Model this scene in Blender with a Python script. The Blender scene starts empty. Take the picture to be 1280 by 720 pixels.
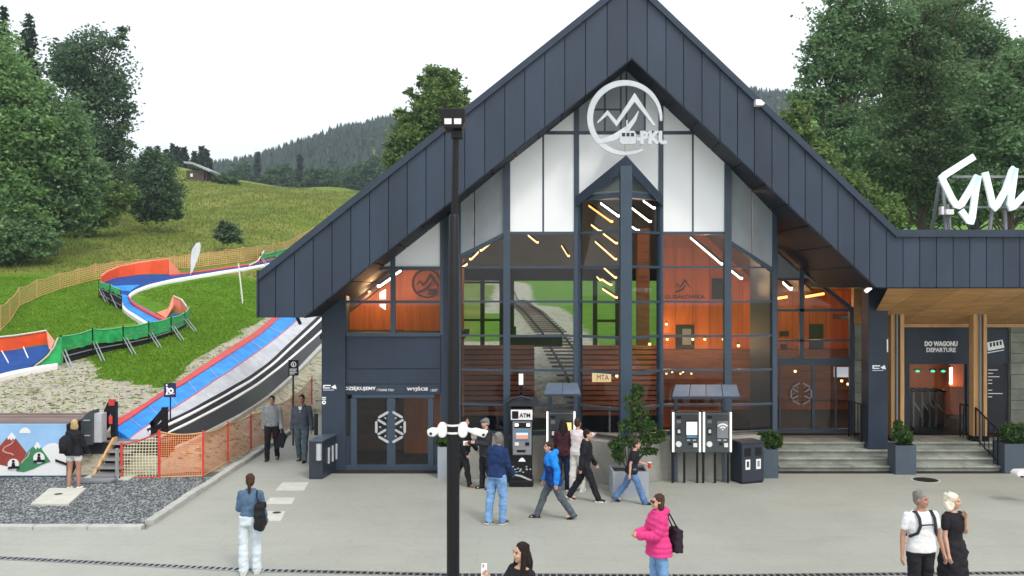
import bpy, bmesh, math, random
import numpy as np
from mathutils import Vector, Matrix

random.seed(7)
RNG = np.random.default_rng(7)
SC = bpy.context.scene
COL = SC.collection
R = math.radians

# ------------------------------------------------------------------ camera
F, CH, CX, CY = 1150.0, 4.7, 640.0, 360.0
cd = bpy.data.cameras.new('camera'); cam = bpy.data.objects.new('camera', cd); COL.objects.link(cam)
cam.location = (0, 0, CH); cam.rotation_euler = (R(90), 0, 0)
cd.sensor_width = 36; cd.lens = 36 * F / 1280; cd.clip_end = 5000; cd.clip_start = .1
SC.camera = cam

# ------------------------------------------------------------------ sky, sun, exposure
SUN_EL, SUN_AZ = R(52), R(150)          # azimuth from +Y clockwise: sun behind the camera, to its right
w = bpy.data.worlds.new('World'); SC.world = w; w.use_nodes = True
nt = w.node_tree; nt.nodes.clear()
sky = nt.nodes.new('ShaderNodeTexSky'); sky.sky_type = 'NISHITA'; sky.sun_disc = False
sky.sun_elevation = SUN_EL; sky.sun_rotation = SUN_AZ; sky.dust_density = 6; sky.air_density = 1.0
bg1 = nt.nodes.new('ShaderNodeBackground'); bg1.inputs[1].default_value = 0.06
bg2 = nt.nodes.new('ShaderNodeBackground'); bg2.inputs[0].default_value = (.98, .99, 1, 1); bg2.inputs[1].default_value = 1.13   # even overcast cloud deck
add = nt.nodes.new('ShaderNodeAddShader'); out = nt.nodes.new('ShaderNodeOutputWorld')
nt.links.new(sky.outputs[0], bg1.inputs[0])
nt.links.new(bg1.outputs[0], add.inputs[0]); nt.links.new(bg2.outputs[0], add.inputs[1]); nt.links.new(add.outputs[0], out.inputs[0])
sl = bpy.data.lights.new('sun', 'SUN'); sl.energy = 1.4; sl.angle = R(10); sl.color = (1, .96, .9)
so = bpy.data.objects.new('sun', sl); COL.objects.link(so)
sd = Vector((math.sin(SUN_AZ) * math.cos(SUN_EL), math.cos(SUN_AZ) * math.cos(SUN_EL), math.sin(SUN_EL)))
so.rotation_euler = sd.to_track_quat('Z', 'Y').to_euler()
vs = SC.view_settings; vs.view_transform = 'Standard'; vs.look = 'None'; vs.exposure = 0.0; vs.gamma = 1

SC.cycles.transparent_max_bounces = 24; SC.cycles.max_bounces = 8

# ------------------------------------------------------------------ pixel / world helpers
def PX(px, Y): return (px - CX) / F * Y
def PZ(py, Y): return CH - (py - CY) / F * Y
def P(px, py, Y): return Vector((PX(px, Y), Y, PZ(py, Y)))
def gy(py): return F * CH / (py - CY)              # depth of a point of the flat plaza
def sstep(t): t = np.clip(t, 0, 1); return t * t * (3 - 2 * t)

# ------------------------------------------------------------------ materials
def mat(name, col, rough=.6, metal=0, var=.12, vscale=3.0, bump=0, bscale=40, spec=.5, emit=None, estr=0, stretch=None, col2=None, objrand=0):
    m = bpy.data.materials.new(name); m.use_nodes = True
    t = m.node_tree; b = t.nodes['Principled BSDF']
    b.inputs['Roughness'].default_value = rough; b.inputs['Metallic'].default_value = metal
    b.inputs['Specular IOR Level'].default_value = spec
    b.inputs['Base Color'].default_value = (*col, 1)
    if emit: b.inputs['Emission Color'].default_value = (*emit, 1); b.inputs['Emission Strength'].default_value = estr
    if var or bump or col2:
        tc = t.nodes.new('ShaderNodeTexCoord'); mp = t.nodes.new('ShaderNodeMapping')
        t.links.new(tc.outputs['Object'], mp.inputs[0])
        if stretch: mp.inputs['Scale'].default_value = stretch
        n = t.nodes.new('ShaderNodeTexNoise'); n.inputs['Scale'].default_value = vscale; n.inputs['Detail'].default_value = 6
        n.inputs['Roughness'].default_value = .65
        t.links.new(mp.outputs[0], n.inputs['Vector'])
        cr = t.nodes.new('ShaderNodeValToRGB')
        c2 = col2 or tuple(min(1, c * (1 + var)) for c in col)
        c1 = col if col2 else tuple(c * (1 - var) for c in col)
        cr.color_ramp.elements[0].position = .32; cr.color_ramp.elements[1].position = .68
        cr.color_ramp.elements[0].color = (*c1, 1); cr.color_ramp.elements[1].color = (*c2, 1)
        t.links.new(n.outputs['Fac'], cr.inputs[0]); t.links.new(cr.outputs[0], b.inputs['Base Color'])
        if objrand:
            oi = t.nodes.new('ShaderNodeObjectInfo'); mr = t.nodes.new('ShaderNodeMapRange'); mr.inputs[3].default_value = 1 - objrand; mr.inputs[4].default_value = 1 + objrand
            hv = t.nodes.new('ShaderNodeHueSaturation'); t.links.new(oi.outputs['Random'], mr.inputs[0]); t.links.new(mr.outputs[0], hv.inputs['Value'])
            t.links.new(cr.outputs[0], hv.inputs['Color']); t.links.new(hv.outputs[0], b.inputs['Base Color'])
        if bump:
            n2 = t.nodes.new('ShaderNodeTexNoise'); n2.inputs['Scale'].default_value = bscale; n2.inputs['Detail'].default_value = 4
            t.links.new(mp.outputs[0], n2.inputs['Vector'])
            bp = t.nodes.new('ShaderNodeBump'); bp.inputs['Strength'].default_value = bump; bp.inputs['Distance'].default_value = .02
            t.links.new(n2.outputs['Fac'], bp.inputs['Height']); t.links.new(bp.outputs[0], b.inputs['Normal'])
    return m

def glass(name, tint, refl=.05, edge=.9):
    m = bpy.data.materials.new(name); m.use_nodes = True; t = m.node_tree; t.nodes.clear()
    tr = t.nodes.new('ShaderNodeBsdfTransparent'); tr.inputs[0].default_value = (*tint, 1)
    gl = t.nodes.new('ShaderNodeBsdfGlossy'); gl.inputs['Roughness'].default_value = .015
    lw = t.nodes.new('ShaderNodeLayerWeight'); lw.inputs[0].default_value = .5
    pw = t.nodes.new('ShaderNodeMath'); pw.operation = 'POWER'; pw.inputs[1].default_value = 4
    ma = t.nodes.new('ShaderNodeMath'); ma.operation = 'MULTIPLY_ADD'; ma.inputs[1].default_value = edge; ma.inputs[2].default_value = refl
    mx = t.nodes.new('ShaderNodeMixShader'); o = t.nodes.new('ShaderNodeOutputMaterial')
    t.links.new(lw.outputs['Facing'], pw.inputs[0]); t.links.new(pw.outputs[0], ma.inputs[0]); t.links.new(ma.outputs[0], mx.inputs[0])
    t.links.new(tr.outputs[0], mx.inputs[1]); t.links.new(gl.outputs[0], mx.inputs[2]); t.links.new(mx.outputs[0], o.inputs[0])
    return m

def leafmat(name, dark, light, trans=.42):
    m = bpy.data.materials.new(name); m.use_nodes = True; t = m.node_tree; t.nodes.clear()
    g = t.nodes.new('ShaderNodeNewGeometry'); cr = t.nodes.new('ShaderNodeValToRGB')
    cr.color_ramp.elements[0].color = (*dark, 1); cr.color_ramp.elements[1].color = (*light, 1)
    d = t.nodes.new('ShaderNodeBsdfPrincipled'); d.inputs['Roughness'].default_value = .55; d.inputs['Specular IOR Level'].default_value = .3
    tl = t.nodes.new('ShaderNodeBsdfTranslucent'); mx = t.nodes.new('ShaderNodeMixShader'); mx.inputs[0].default_value = trans
    o = t.nodes.new('ShaderNodeOutputMaterial')
    t.links.new(g.outputs['Random Per Island'], cr.inputs[0]); t.links.new(cr.outputs[0], d.inputs['Base Color']); t.links.new(cr.outputs[0], tl.inputs[0])
    t.links.new(d.outputs[0], mx.inputs[1]); t.links.new(tl.outputs[0], mx.inputs[2]); t.links.new(mx.outputs[0], o.inputs[0])
    return m

def netmat(name, col, cell=.05, fill=.3):
    m = bpy.data.materials.new(name); m.use_nodes = True; t = m.node_tree; b = t.nodes['Principled BSDF']
    b.inputs['Base Color'].default_value = (*col, 1); b.inputs['Roughness'].default_value = .6
    uv = t.nodes.new('ShaderNodeUVMap'); sp = t.nodes.new('ShaderNodeSeparateXYZ'); t.links.new(uv.outputs[0], sp.inputs[0])
    acc = None
    for k in (0, 1):
        q = t.nodes.new('ShaderNodeMath'); q.operation = 'MULTIPLY'; q.inputs[1].default_value = 1 / cell; t.links.new(sp.outputs[k], q.inputs[0])
        fr = t.nodes.new('ShaderNodeMath'); fr.operation = 'FRACT'; t.links.new(q.outputs[0], fr.inputs[0])
        l = t.nodes.new('ShaderNodeMath'); l.operation = 'LESS_THAN'; l.inputs[1].default_value = fill; t.links.new(fr.outputs[0], l.inputs[0])
        if acc:
            mxx = t.nodes.new('ShaderNodeMath'); mxx.operation = 'MAXIMUM'; t.links.new(acc.outputs[0], mxx.inputs[0]); t.links.new(l.outputs[0], mxx.inputs[1]); acc = mxx
        else: acc = l
    t.links.new(acc.outputs[0], b.inputs['Alpha'])
    return m

def emis(name, col, s): return mat(name, tuple(.4 * c for c in col), .4, var=0, emit=col, estr=s)

M = {}
M['navy'] = mat('navy_metal', (.028, .043, .070), .45, var=.16, vscale=1.2, spec=.35, bump=.04, bscale=6)
M['navy_panel'] = mat('navy_seam_panel', (.027, .042, .071), .42, var=.22, vscale=.9, spec=.4, bump=.16, bscale=2.2, stretch=(1, 1, .35), objrand=.12)
M['navy_dark'] = mat('dark_navy', (.018, .022, .034), .6, var=.1)
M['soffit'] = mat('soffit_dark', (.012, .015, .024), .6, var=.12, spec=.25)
M['frame'] = mat('frame_blue_grey', (.036, .060, .094), .38, var=.1, spec=.5)
M['white_panel'] = mat('white_panel', (.88, .90, .93), .35, var=.02, vscale=1.5)
M['grey_panel'] = mat('grey_panel', (.27, .30, .33), .4, var=.12, vscale=1.5)
M['glass'] = glass('window_glass', (.80, .83, .84), .03)
M['wood_orange'] = mat('wood_orange', (.54, .130, .030), .5, var=.22, vscale=2.2, stretch=(3, 3, .3), bump=.05, objrand=.16)
M['wood_brown'] = mat('wood_brown', (.20, .075, .035), .55, var=.35, vscale=3, stretch=(.5, 4, 4), bump=.1)
M['slat'] = mat('slat_wood', (.36, .115, .045), .5, objrand=.3, var=.35, vscale=3, stretch=(.5, 4, 4), bump=.1)
M['wood_light'] = mat('wood_light', (.58, .34, .14), .5, var=.18, vscale=3, stretch=(5, 5, .4), bump=.06)
M['plywood'] = mat('plywood', (.56, .300, .110), .55, objrand=.12, var=.22, vscale=1.4, stretch=(1, 3, 3), bump=.04)
M['ceil'] = mat('hall_ceiling', (.16, .10, .075), .6, var=.2, vscale=2)
M['floor'] = mat('hall_floor', (.04, .034, .03), .9, var=.2, spec=.05)
M['concrete'] = mat('concrete', (.30, .30, .27), .8, var=.16, vscale=2, bump=.12, bscale=30)
M['step'] = mat('stone_step', (.31, .33, .29), .75, objrand=.14, var=.3, vscale=2.2, bump=.15, bscale=25)
M['stone'] = mat('stone_block', (.24, .26, .22), .8, objrand=.2, var=.25, vscale=2.5, bump=.25, bscale=18)
M['kerb'] = mat('kerb_stone', (.42, .43, .40), .8, var=.15, bump=.15)
M['slab'] = mat('pale_slab', (.52, .52, .46), .8, var=.1, bump=.1)
M['black'] = mat('black_paint', (.006, .006, .008), .45, var=.2, spec=.3)
M['rubber'] = mat('black_rubber', (.014, .014, .017), .75, var=.3, vscale=5, spec=.25)
M['steel'] = mat('steel', (.50, .52, .54), .35, .8, var=.1)
M['silver'] = mat('silver_sign', (.54, .58, .62), .35, .35, var=.12, vscale=1.2)
M['white'] = mat('white_paint', (.80, .80, .80), .4, var=.03)
M['cream'] = mat('cream_wall', (.62, .58, .48), .8, var=.1)
M['grey_mach'] = mat('machine_grey', (.052, .062, .072), .4, var=.08)
M['grey_mid'] = mat('mid_grey', (.22, .23, .25), .45, var=.08)
M['planter'] = mat('planter_metal', (.060, .086, .118), .5, var=.12, vscale=2)
M['planter_pale'] = mat('planter_pale', (.34, .38, .43), .5, var=.1, vscale=2)
M['bin'] = mat('bin_metal', (.020, .028, .045), .42, var=.1)
M['orange'] = mat('orange_plastic', (.86, .10, .028), .45, var=.1, vscale=2)
M['salmon'] = mat('salmon_plastic', (.80, .24, .15), .5, var=.1)
M['green'] = mat('green_tarp', (.018, .36, .10), .55, var=.35, vscale=2.5, bump=.3, bscale=5)
M['blue'] = mat('blue_mat', (.006, .235, .74), .6, var=.34, vscale=2, bump=.05)
M['blue_deep'] = mat('blue_deep_mat', (.006, .058, .25), .75, var=.25, vscale=2, spec=.2)
M['red'] = mat('red_edge', (.52, .04, .035), .5, var=.15)
M['redpost'] = mat('red_post', (.66, .06, .045), .5, var=.15)
M['deck'] = mat('weathered_board', (.17, .12, .11), .8, objrand=.25, var=.35, stretch=(.5, 5, 5), bump=.2)
M['pale_mat'] = mat('pale_mat', (.47, .49, .53), .8, var=.2, vscale=1.5, bump=.1)
M['warm'] = emis('warm_lamp', (1, .52, .20), 5)
M['led'] = emis('led_tube', (1, .86, .74), 9)
M['ledo'] = emis('led_orange', (1, .36, .08), 5)
M['ledw'] = emis('lit_white', (1, .98, .96), 1.6)
M['screen'] = emis('lit_screen', (.8, .88, 1), .6)
M['screen_y'] = emis('lit_yellow', (1, .72, .25), 1.0)
M['screen_r'] = emis('lit_orange_red', (.9, .35, .22), .7)
M['screen_b'] = emis('lit_blue', (.10, .28, .42), .5)
M['signlit'] = emis('lit_sign', (1, .70, .36), 1.2)
M['greenlit'] = emis('lit_green', (.1, 1, .45), 1.6)
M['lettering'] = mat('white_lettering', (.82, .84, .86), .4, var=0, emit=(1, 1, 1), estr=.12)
M['darkletter'] = mat('dark_lettering', (.10, .028, .016), .6, var=0)
M['trunk'] = mat('bark', (.075, .058, .045), .9, var=.3, vscale=6, bump=.4, bscale=18)
M['soil'] = mat('soil', (.05, .035, .025), .95, var=.3)

# ------------------------------------------------------------------ object building
ORG = {}     # world origin of each object built (mesh data are stored relative to it)
class MB:
    def __init__(s): s.v = []; s.f = []; s.mi = []; s.m = 0; s.sm = []
    def _add(s, vs, fs, smooth=False):
        o = len(s.v); s.v += [tuple(v) for v in vs]
        for f in fs: s.f.append(tuple(i + o for i in f)); s.mi.append(s.m); s.sm.append(smooth)
        return s
    def box(s, x0, x1, y0, y1, z0, z1):
        v = [(x, y, z) for z in (z0, z1) for y in (y0, y1) for x in (x0, x1)]
        return s._add(v, [(0, 2, 3, 1), (4, 5, 7, 6), (0, 1, 5, 4), (2, 6, 7, 3), (0, 4, 6, 2), (1, 3, 7, 5)])
    def bar(s, a, b, w, h, up=(0, 0, 1)):
        a = Vector(a); b = Vector(b); d = (b - a).normalized(); u = Vector(up)
        if abs(d.dot(u)) > .99: u = Vector((0, 1, 0))
        sx = d.cross(u).normalized() * w / 2; su = sx.cross(d).normalized() * h / 2
        v = [p + i * sx + j * su for p in (a, b) for i, j in ((-1, -1), (1, -1), (1, 1), (-1, 1))]
        return s._add(v, [(0, 1, 2, 3), (7, 6, 5, 4), (0, 4, 5, 1), (1, 5, 6, 2), (2, 6, 7, 3), (3, 7, 4, 0)])
    def tube(s, pts, rad, n=8, cap=True, flat=None):
        pts = [Vector(p) for p in pts]; k = len(pts)
        if not hasattr(rad, '__len__'): rad = [rad] * k
        rings = []; ref = None
        for i, p in enumerate(pts):
            d = (pts[min(i + 1, k - 1)] - pts[max(i - 1, 0)]).normalized()
            if ref is None: ref = Vector((0, 1, 0)) if abs(d.y) < .9 else Vector((1, 0, 0))
            a = (ref - d * ref.dot(d)).normalized(); b = d.cross(a); ref = a
            r = rad[i]; ra, rb = (r if hasattr(r, '__len__') else (r, r))
            rings.append([p + a * math.cos(q) * ra + b * math.sin(q) * rb for q in [2 * math.pi * j / n for j in range(n)]])
        v = [x for r in rings for x in r]; f = []
        for i in range(k - 1):
            for j in range(n):
                f.append((i * n + j, i * n + (j + 1) % n, (i + 1) * n + (j + 1) % n, (i + 1) * n + j))
        s._add(v, f, True)
        if cap:
            s._add(rings[0], [tuple(range(n))[::-1]]); s._add(rings[-1], [tuple(range(n))])
        return s
    def prism(s, poly, dv):        # planar polygon (3D points) extruded by vector dv
        n = len(poly); a = [Vector(p) for p in poly]; b = [p + Vector(dv) for p in a]
        nn = Vector((0, 0, 0))
        for i in range(n): nn += a[i].cross(a[(i + 1) % n])
        fl = nn.dot(Vector(dv)) > 0
        f = [tuple(range(n))[::-1], tuple(range(n, 2 * n))] + [(i, (i + 1) % n, n + (i + 1) % n, n + i) for i in range(n)]
        if not fl: f = [x[::-1] for x in f]
        return s._add(a + b, f)
    def quad(s, *p): return s._add(p, [tuple(range(len(p)))])
    def sphere(s, c, r, n=12, m=8):
        c = Vector(c); r = r if hasattr(r, '__len__') else (r, r, r); v = [c + Vector((0, 0, r[2]))]
        for i in range(1, m):
            for j in range(n):
                t = math.pi * i / m; q = 2 * math.pi * j / n
                v.append(c + Vector((r[0] * math.sin(t) * math.cos(q), r[1] * math.sin(t) * math.sin(q), r[2] * math.cos(t))))
        v.append(c - Vector((0, 0, r[2]))); f = []
        for j in range(n):
            f.append((0, 1 + j, 1 + (j + 1) % n)); f.append((len(v) - 1, 1 + (m - 2) * n + (j + 1) % n, 1 + (m - 2) * n + j))
        for i in range(m - 2):
            for j in range(n):
                a = 1 + i * n; f.append((a + j, a + n + j, a + n + (j + 1) % n, a + (j + 1) % n))
        return s._add(v, f, True)
    def mesh(s, name, mats, off=(0, 0, 0)):
        me = bpy.data.meshes.new(name); o = Vector(off)
        me.from_pydata([Vector(v) - o for v in s.v], [], s.f)
        for m in (mats if isinstance(mats, (list, tuple)) else [mats]): me.materials.append(m)
        me.polygons.foreach_set('material_index', s.mi); me.polygons.foreach_set('use_smooth', s.sm)
        me.update(); return me
    def build(s, name, mats, parent=None, loc=None, bevel=0):
        base = ORG[parent.name] if parent else Vector((0, 0, 0))
        org = Vector(loc) if loc is not None else (base.copy())
        o = bpy.data.objects.new(name, s.mesh(name, mats, org)); COL.objects.link(o)
        if parent: o.parent = parent; o.location = org - base
        else: o.location = org
        ORG[o.name] = org
        if bevel:
            b = o.modifiers.new('bevel', 'BEVEL'); b.width = bevel; b.segments = 2; b.limit_method = 'ANGLE'
        return o
def rawobj(name, me, parent=None):
    o = bpy.data.objects.new(name, me); COL.objects.link(o); o.parent = parent
    ORG[o.name] = ORG[parent.name].copy() if parent else Vector((0, 0, 0))
    return o
def tag(o, label=None, cat=None, group=None, kind=None):
    if label: o['label'] = label
    if cat: o['category'] = cat
    if group: o['group'] = group
    if kind: o['kind'] = kind
    return o
def thing(name, label, cat, loc=(0, 0, 0), group=None):
    o = bpy.data.objects.new(name, None); COL.objects.link(o); o.location = loc; o.empty_display_size = .2
    ORG[o.name] = Vector(loc); return tag(o, label, cat, group)
def clone(o, loc=None, label=None, parent=None):      # a thing with copies of its parts and sub-parts (mesh data shared)
    c = o.copy(); COL.objects.link(c); c.parent = parent
    if loc is not None: c.location = loc
    if label: c['label'] = label
    for ch in list(o.children): clone(ch, parent=c)
    return c

def textmesh(s, width=None, height=None, depth=.01, bold=0, shear=0):
    cu = bpy.data.curves.new('lettering', 'FONT'); cu.body = s; cu.extrude = depth / 2; cu.offset = bold; cu.shear = shear; cu.resolution_u = 2
    o = bpy.data.objects.new('lettering', cu); COL.objects.link(o)
    dg = bpy.context.evaluated_depsgraph_get(); me = bpy.data.meshes.new_from_object(o.evaluated_get(dg))
    bpy.data.objects.remove(o); bpy.data.curves.remove(cu)
    n = len(me.vertices); a = np.zeros(n * 3); me.vertices.foreach_get('co', a); a = a.reshape(-1, 3)
    lo, hi = a.min(0), a.max(0); a[:, :2] -= (lo[:2] + hi[:2]) / 2
    sx = width / (hi[0] - lo[0]) if width else 1; sy = height / (hi[1] - lo[1]) if height else sx
    if not width: sx = sy
    a[:, 0] *= sx; a[:, 1] *= sy
    b = np.stack([a[:, 0], -a[:, 2], a[:, 1]], 1)     # upright, facing -Y
    me.vertices.foreach_set('co', b.ravel()); me.update(); me.materials.clear(); return me
def text(s, loc, width, height, m, parent, name='lettering', rz=0, depth=.01, bold=0, shear=0):
    me = textmesh(s, width, height, depth, bold, shear); me.materials.append(m)
    o = rawobj(name, me, parent); o.location = Vector(loc) - (ORG[parent.name] if parent else Vector((0, 0, 0))); o.rotation_euler = (0, 0, rz)
    return o

class Face:              # a vertical wall plane seen from the plaza, from A (left) to B (right), plan points
    def __init__(s, A, B):
        s.A = Vector((A[0], A[1], 0)); s.B = Vector((B[0], B[1], 0)); s.d = (s.B - s.A); s.L = s.d.length; s.t = s.d.normalized()
        s.n = Vector((s.t.y, -s.t.x, 0))      # towards the plaza
    def pt(s, px, py, off=0):                 # pixel of the photograph -> point of the wall
        k = (px - CX) / F
        u = (k * s.A.y - s.A.x) / (s.d.x - k * s.d.y); p = s.A + s.d * u
        return Vector((p.x, p.y, CH - (py - CY) / F * p.y)) + s.n * off
    def at(s, px, z, off=0):
        p = s.pt(px, 0, off); p.z = z; return p
    def bar(s, mb, a, b, w, d, off=0):
        A_, B_ = s.pt(*a), s.pt(*b); dr = (B_ - A_).normalized(); pr = s.n.cross(dr).normalized() * w / 2
        mb.prism([A_ + pr + s.n * off, B_ + pr + s.n * off, B_ - pr + s.n * off, A_ - pr + s.n * off], -s.n * d)
    def poly(s, name, pts, m, parent, thick=.012, off=0):
        return MB().prism([s.pt(*p) + s.n * off for p in pts], -s.n * thick).build(name, m, parent)
    def polyw(s, name, pts, m, parent, thick=.012, off=0):   # points (px, z)
        return MB().prism([s.at(p[0], p[1]) + s.n * off for p in pts], -s.n * thick).build(name, m, parent)
def flat(Y): return Face((-20, Y), (20, Y))
# ------------------------------------------------------------------ terrain
_ly = [-1e4, 23, 24.5, 31, 42, 52, 60, 80, 110, 150, 200, 1e5]; _lz = [0, 0, .95, 1.9, 3.3, 5.4, 7.2, 10.8, 15.6, 20.8, 20, 20]
_by = [-1e4, 33, 36, 48, 128, 200, 1e5]; _bz = [0, 0, 1.15, 2.3, 5.6, 9, 9]
def H(x, y):
    x = np.asarray(x, float); y = np.asarray(y, float)
    hl = np.interp(y, _ly, _lz); hb = np.interp(y, _by, _bz)
    hl = hl * (1 + sstep((y - 70) / 80) * np.clip(.006 * (-30 - x), -.3, .16))
    w = np.minimum(2.2 + np.maximum(0, y - 30) * .3, 13)
    z = hb + (hl - hb) * sstep((-7.35 - x) / w)
    z = z + (np.sin(x * .21 + y * .13) * .5 + np.sin(x * .5 - y * .31) * .2) * sstep((y - 45) / 60)
    z = z + (np.sin(x * 2.1 + y * 1.3) * .015 + np.sin(x * .9 - y * 2.3) * .015) * sstep((-8 - x) / 3) * sstep((y - 24.5) / 3)
    far = np.clip(66 + (x + 158) * .20, 40, 114) + 5 * np.sin(x * .021 + 1) + 3 * np.sin(x * .06)
    z = z + (far - 24) * sstep((y - 250) / 230)
    return z - .06
def G(px, py, lift=0):             # photograph pixel -> point where its ray meets the terrain
    Y = 16.0
    while Y < 600:
        if PZ(py, Y) <= H(PX(px, Y), Y) + lift: break
        Y += .1
    return Vector((PX(px, Y), Y, float(H(PX(px, Y), Y)) + lift))

def inpoly(x, y, poly):
    r = np.zeros(x.shape, bool); n = len(poly)
    for i in range(n):
        (x1, y1), (x2, y2) = poly[i], poly[(i + 1) % n]
        c = ((y1 > y) != (y2 > y)); r ^= c & (x < (x2 - x1) * (y - y1) / ((y2 - y1) or 1e-9) + x1)
    return r
xs = np.concatenate([np.arange(-520, -60, 20), np.arange(-60, -24, 1.), np.arange(-24, -3, .4), np.arange(-3, 30, 2), np.arange(30, 540, 20)])
ys = np.concatenate([np.arange(-200, 16, 12), np.arange(16, 46, .4), np.arange(46, 160, 1.2), np.arange(160, 300, 5), np.arange(300, 1500, 30)])
gx, gyy = np.meshgrid(xs, ys); gz = H(gx, gyy)
me = bpy.data.meshes.new('ground'); nx, ny = len(xs), len(ys)
idx = np.arange(nx * ny).reshape(ny, nx)
fc = np.stack([idx[:-1, :-1], idx[:-1, 1:], idx[1:, 1:], idx[1:, :-1]], -1).reshape(-1, 4)
me.from_pydata(np.stack([gx, gyy, gz], -1).reshape(-1, 3).tolist(), [], fc.tolist())
me.polygons.foreach_set('use_smooth', np.ones(len(fc), bool))
# where the ground is bare dirt and gravel, where it is short mown turf (the rest is meadow): laid out as real patches of the slope
ppx = CX + gx / np.maximum(gyy, 1) * F; ppy = CY - (gz - CH) / np.maximum(gyy, 1) * F
dirt = inpoly(ppx, ppy, [(-400, 455), (0, 462), (60, 448), (100, 446), (118, 452), (122, 474), (160, 478), (212, 486), (240, 452), (285, 425), (330, 398), (420, 330), (700, 330), (700, 700), (-400, 700)]) & (gyy < 46)
dirt |= (gx > -4.9) & (gx < 3.2) & (gyy > 33) & (gyy < 150) & (np.abs(gx - (2.6 - (gyy - 34) * .045)) < 2.3)
mown = (gyy < 53) & (gx < -3); mown |= (gx > -3)
for nm, a in (('dirt', dirt), ('mown', mown)):
    at = me.attributes.new(nm, 'FLOAT', 'POINT'); at.data.foreach_set('value', a.astype(np.float32).ravel())
gm = bpy.data.materials.new('hillside'); gm.use_nodes = True; t = gm.node_tree; b = t.nodes['Principled BSDF']; b.inputs['Roughness'].default_value = .95
b.inputs['Specular IOR Level'].default_value = .15
def nz(sc, det=6, st=None):
    tc = t.nodes.new('ShaderNodeTexCoord'); mp = t.nodes.new('ShaderNodeMapping'); n = t.nodes.new('ShaderNodeTexNoise')
    if st: mp.inputs['Scale'].default_value = st
    n.inputs['Scale'].default_value = sc; n.inputs['Detail'].default_value = det; n.inputs['Roughness'].default_value = .7
    t.links.new(tc.outputs['Object'], mp.inputs[0]); t.links.new(mp.outputs[0], n.inputs['Vector']); return n
def ramp(src, stops):
    cr = t.nodes.new('ShaderNodeValToRGB'); e = cr.color_ramp.elements
    while len(e) < len(stops): e.new(.5)
    for q, (p, c) in zip(e, stops): q.position = p; q.color = (*c, 1)
    t.links.new(src, cr.inputs[0]); return cr
def mixc(f, a, c):
    mx = t.nodes.new('ShaderNodeMix'); mx.data_type = 'RGBA'; t.links.new(f, mx.inputs[0]); t.links.new(a, mx.inputs[6]); t.links.new(c, mx.inputs[7]); return mx.outputs[2]
def attr(nm):
    a = t.nodes.new('ShaderNodeAttribute'); a.attribute_name = nm; return a.outputs['Fac']
def soft(nm, amp, sc):           # mask with a ragged edge
    n = nz(sc); ad = t.nodes.new('ShaderNodeMath'); ad.operation = 'MULTIPLY_ADD'; ad.inputs[1].default_value = amp
    t.links.new(n.outputs['Fac'], ad.inputs[0]); t.links.new(attr(nm), ad.inputs[2])
    mr = t.nodes.new('ShaderNodeMapRange'); mr.inputs[1].default_value = .5 + amp * .5 - .12; mr.inputs[2].default_value = .5 + amp * .5 + .12
    t.links.new(ad.outputs[0], mr.inputs[0]); return mr.outputs[0]
meadow = ramp(nz(.11, 8, (1, 2.2, 1)).outputs['Fac'], [(.33, (.095, .155, .018)), (.48, (.140, .195, .028)), (.60, (.205, .220, .048)), (.74, (.30, .255, .085))])
turf = ramp(nz(.8, 9, (1, 2.4, 1)).outputs['Fac'], [(.30, (.055, .140, .007)), (.5, (.100, .225, .012)), (.7, (.155, .280, .024))])
soil = ramp(nz(1.6, 10, (1, 1.8, 1)).outputs['Fac'], [(.28, (.16, .15, .10)), (.40, (.34, .32, .25)), (.50, (.50, .47, .39)), (.60, (.20, .22, .08)), (.66, (.42, .41, .37)), (.78, (.26, .27, .27))])
c = mixc(soft('mown', .9, .22), meadow.outputs[0], turf.outputs[0])
c = mixc(soft('dirt', 1.1, .9), c, soil.outputs[0]); t.links.new(c, b.inputs['Base Color'])
bp = t.nodes.new('ShaderNodeBump'); bp.inputs['Strength'].default_value = .8; bp.inputs['Distance'].default_value = .12
t.links.new(nz(7, 6).outputs['Fac'], bp.inputs['Height']); t.links.new(bp.outputs[0], b.inputs['Normal'])
me.materials.append(gm); ground = bpy.data.objects.new('ground', me); COL.objects.link(ground); tag(ground, kind='structure'); ORG['ground'] = Vector((0, 0, 0))

# ------------------------------------------------------------------ plaza paving
pm = bpy.data.materials.new('plaza_concrete'); pm.use_nodes = True; t = pm.node_tree; b = t.nodes['Principled BSDF']; b.inputs['Roughness'].default_value = .7
big = ramp(nz(.16, 5).outputs['Fac'], [(.3, (.305, .320, .284)), (.7, (.375, .388, .348))])
fine = ramp(nz(9, 8, (.8, 1.1, 1)).outputs['Fac'], [(.35, (.94, .94, .93)), (.65, (1.03, 1.03, 1.02))])
mm = t.nodes.new('ShaderNodeMix'); mm.data_type = 'RGBA'; mm.blend_type = 'MULTIPLY'; mm.inputs[0].default_value = 1
t.links.new(big.outputs[0], mm.inputs[6]); t.links.new(fine.outputs[0], mm.inputs[7])
stn = ramp(nz(.7, 9, (.7, 1.1, 1)).outputs['Fac'], [(.28, (.80, .80, .78)), (.36, (.93, .93, .92)), (.48, (1, 1, 1))])
m3 = t.nodes.new('ShaderNodeMix'); m3.data_type = 'RGBA'; m3.blend_type = 'MULTIPLY'; m3.inputs[0].default_value = 1
t.links.new(mm.outputs[2], m3.inputs[6]); t.links.new(stn.outputs[0], m3.inputs[7])
tc = t.nodes.new('ShaderNodeTexCoord'); bk = t.nodes.new('ShaderNodeTexBrick'); bk.inputs['Scale'].default_value = 1
bk.inputs['Color1'].default_value = (1, 1, 1, 1); bk.inputs['Color2'].default_value = (.94, .94, .95, 1); bk.inputs['Mortar'].default_value = (.80, .80, .79, 1)
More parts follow.
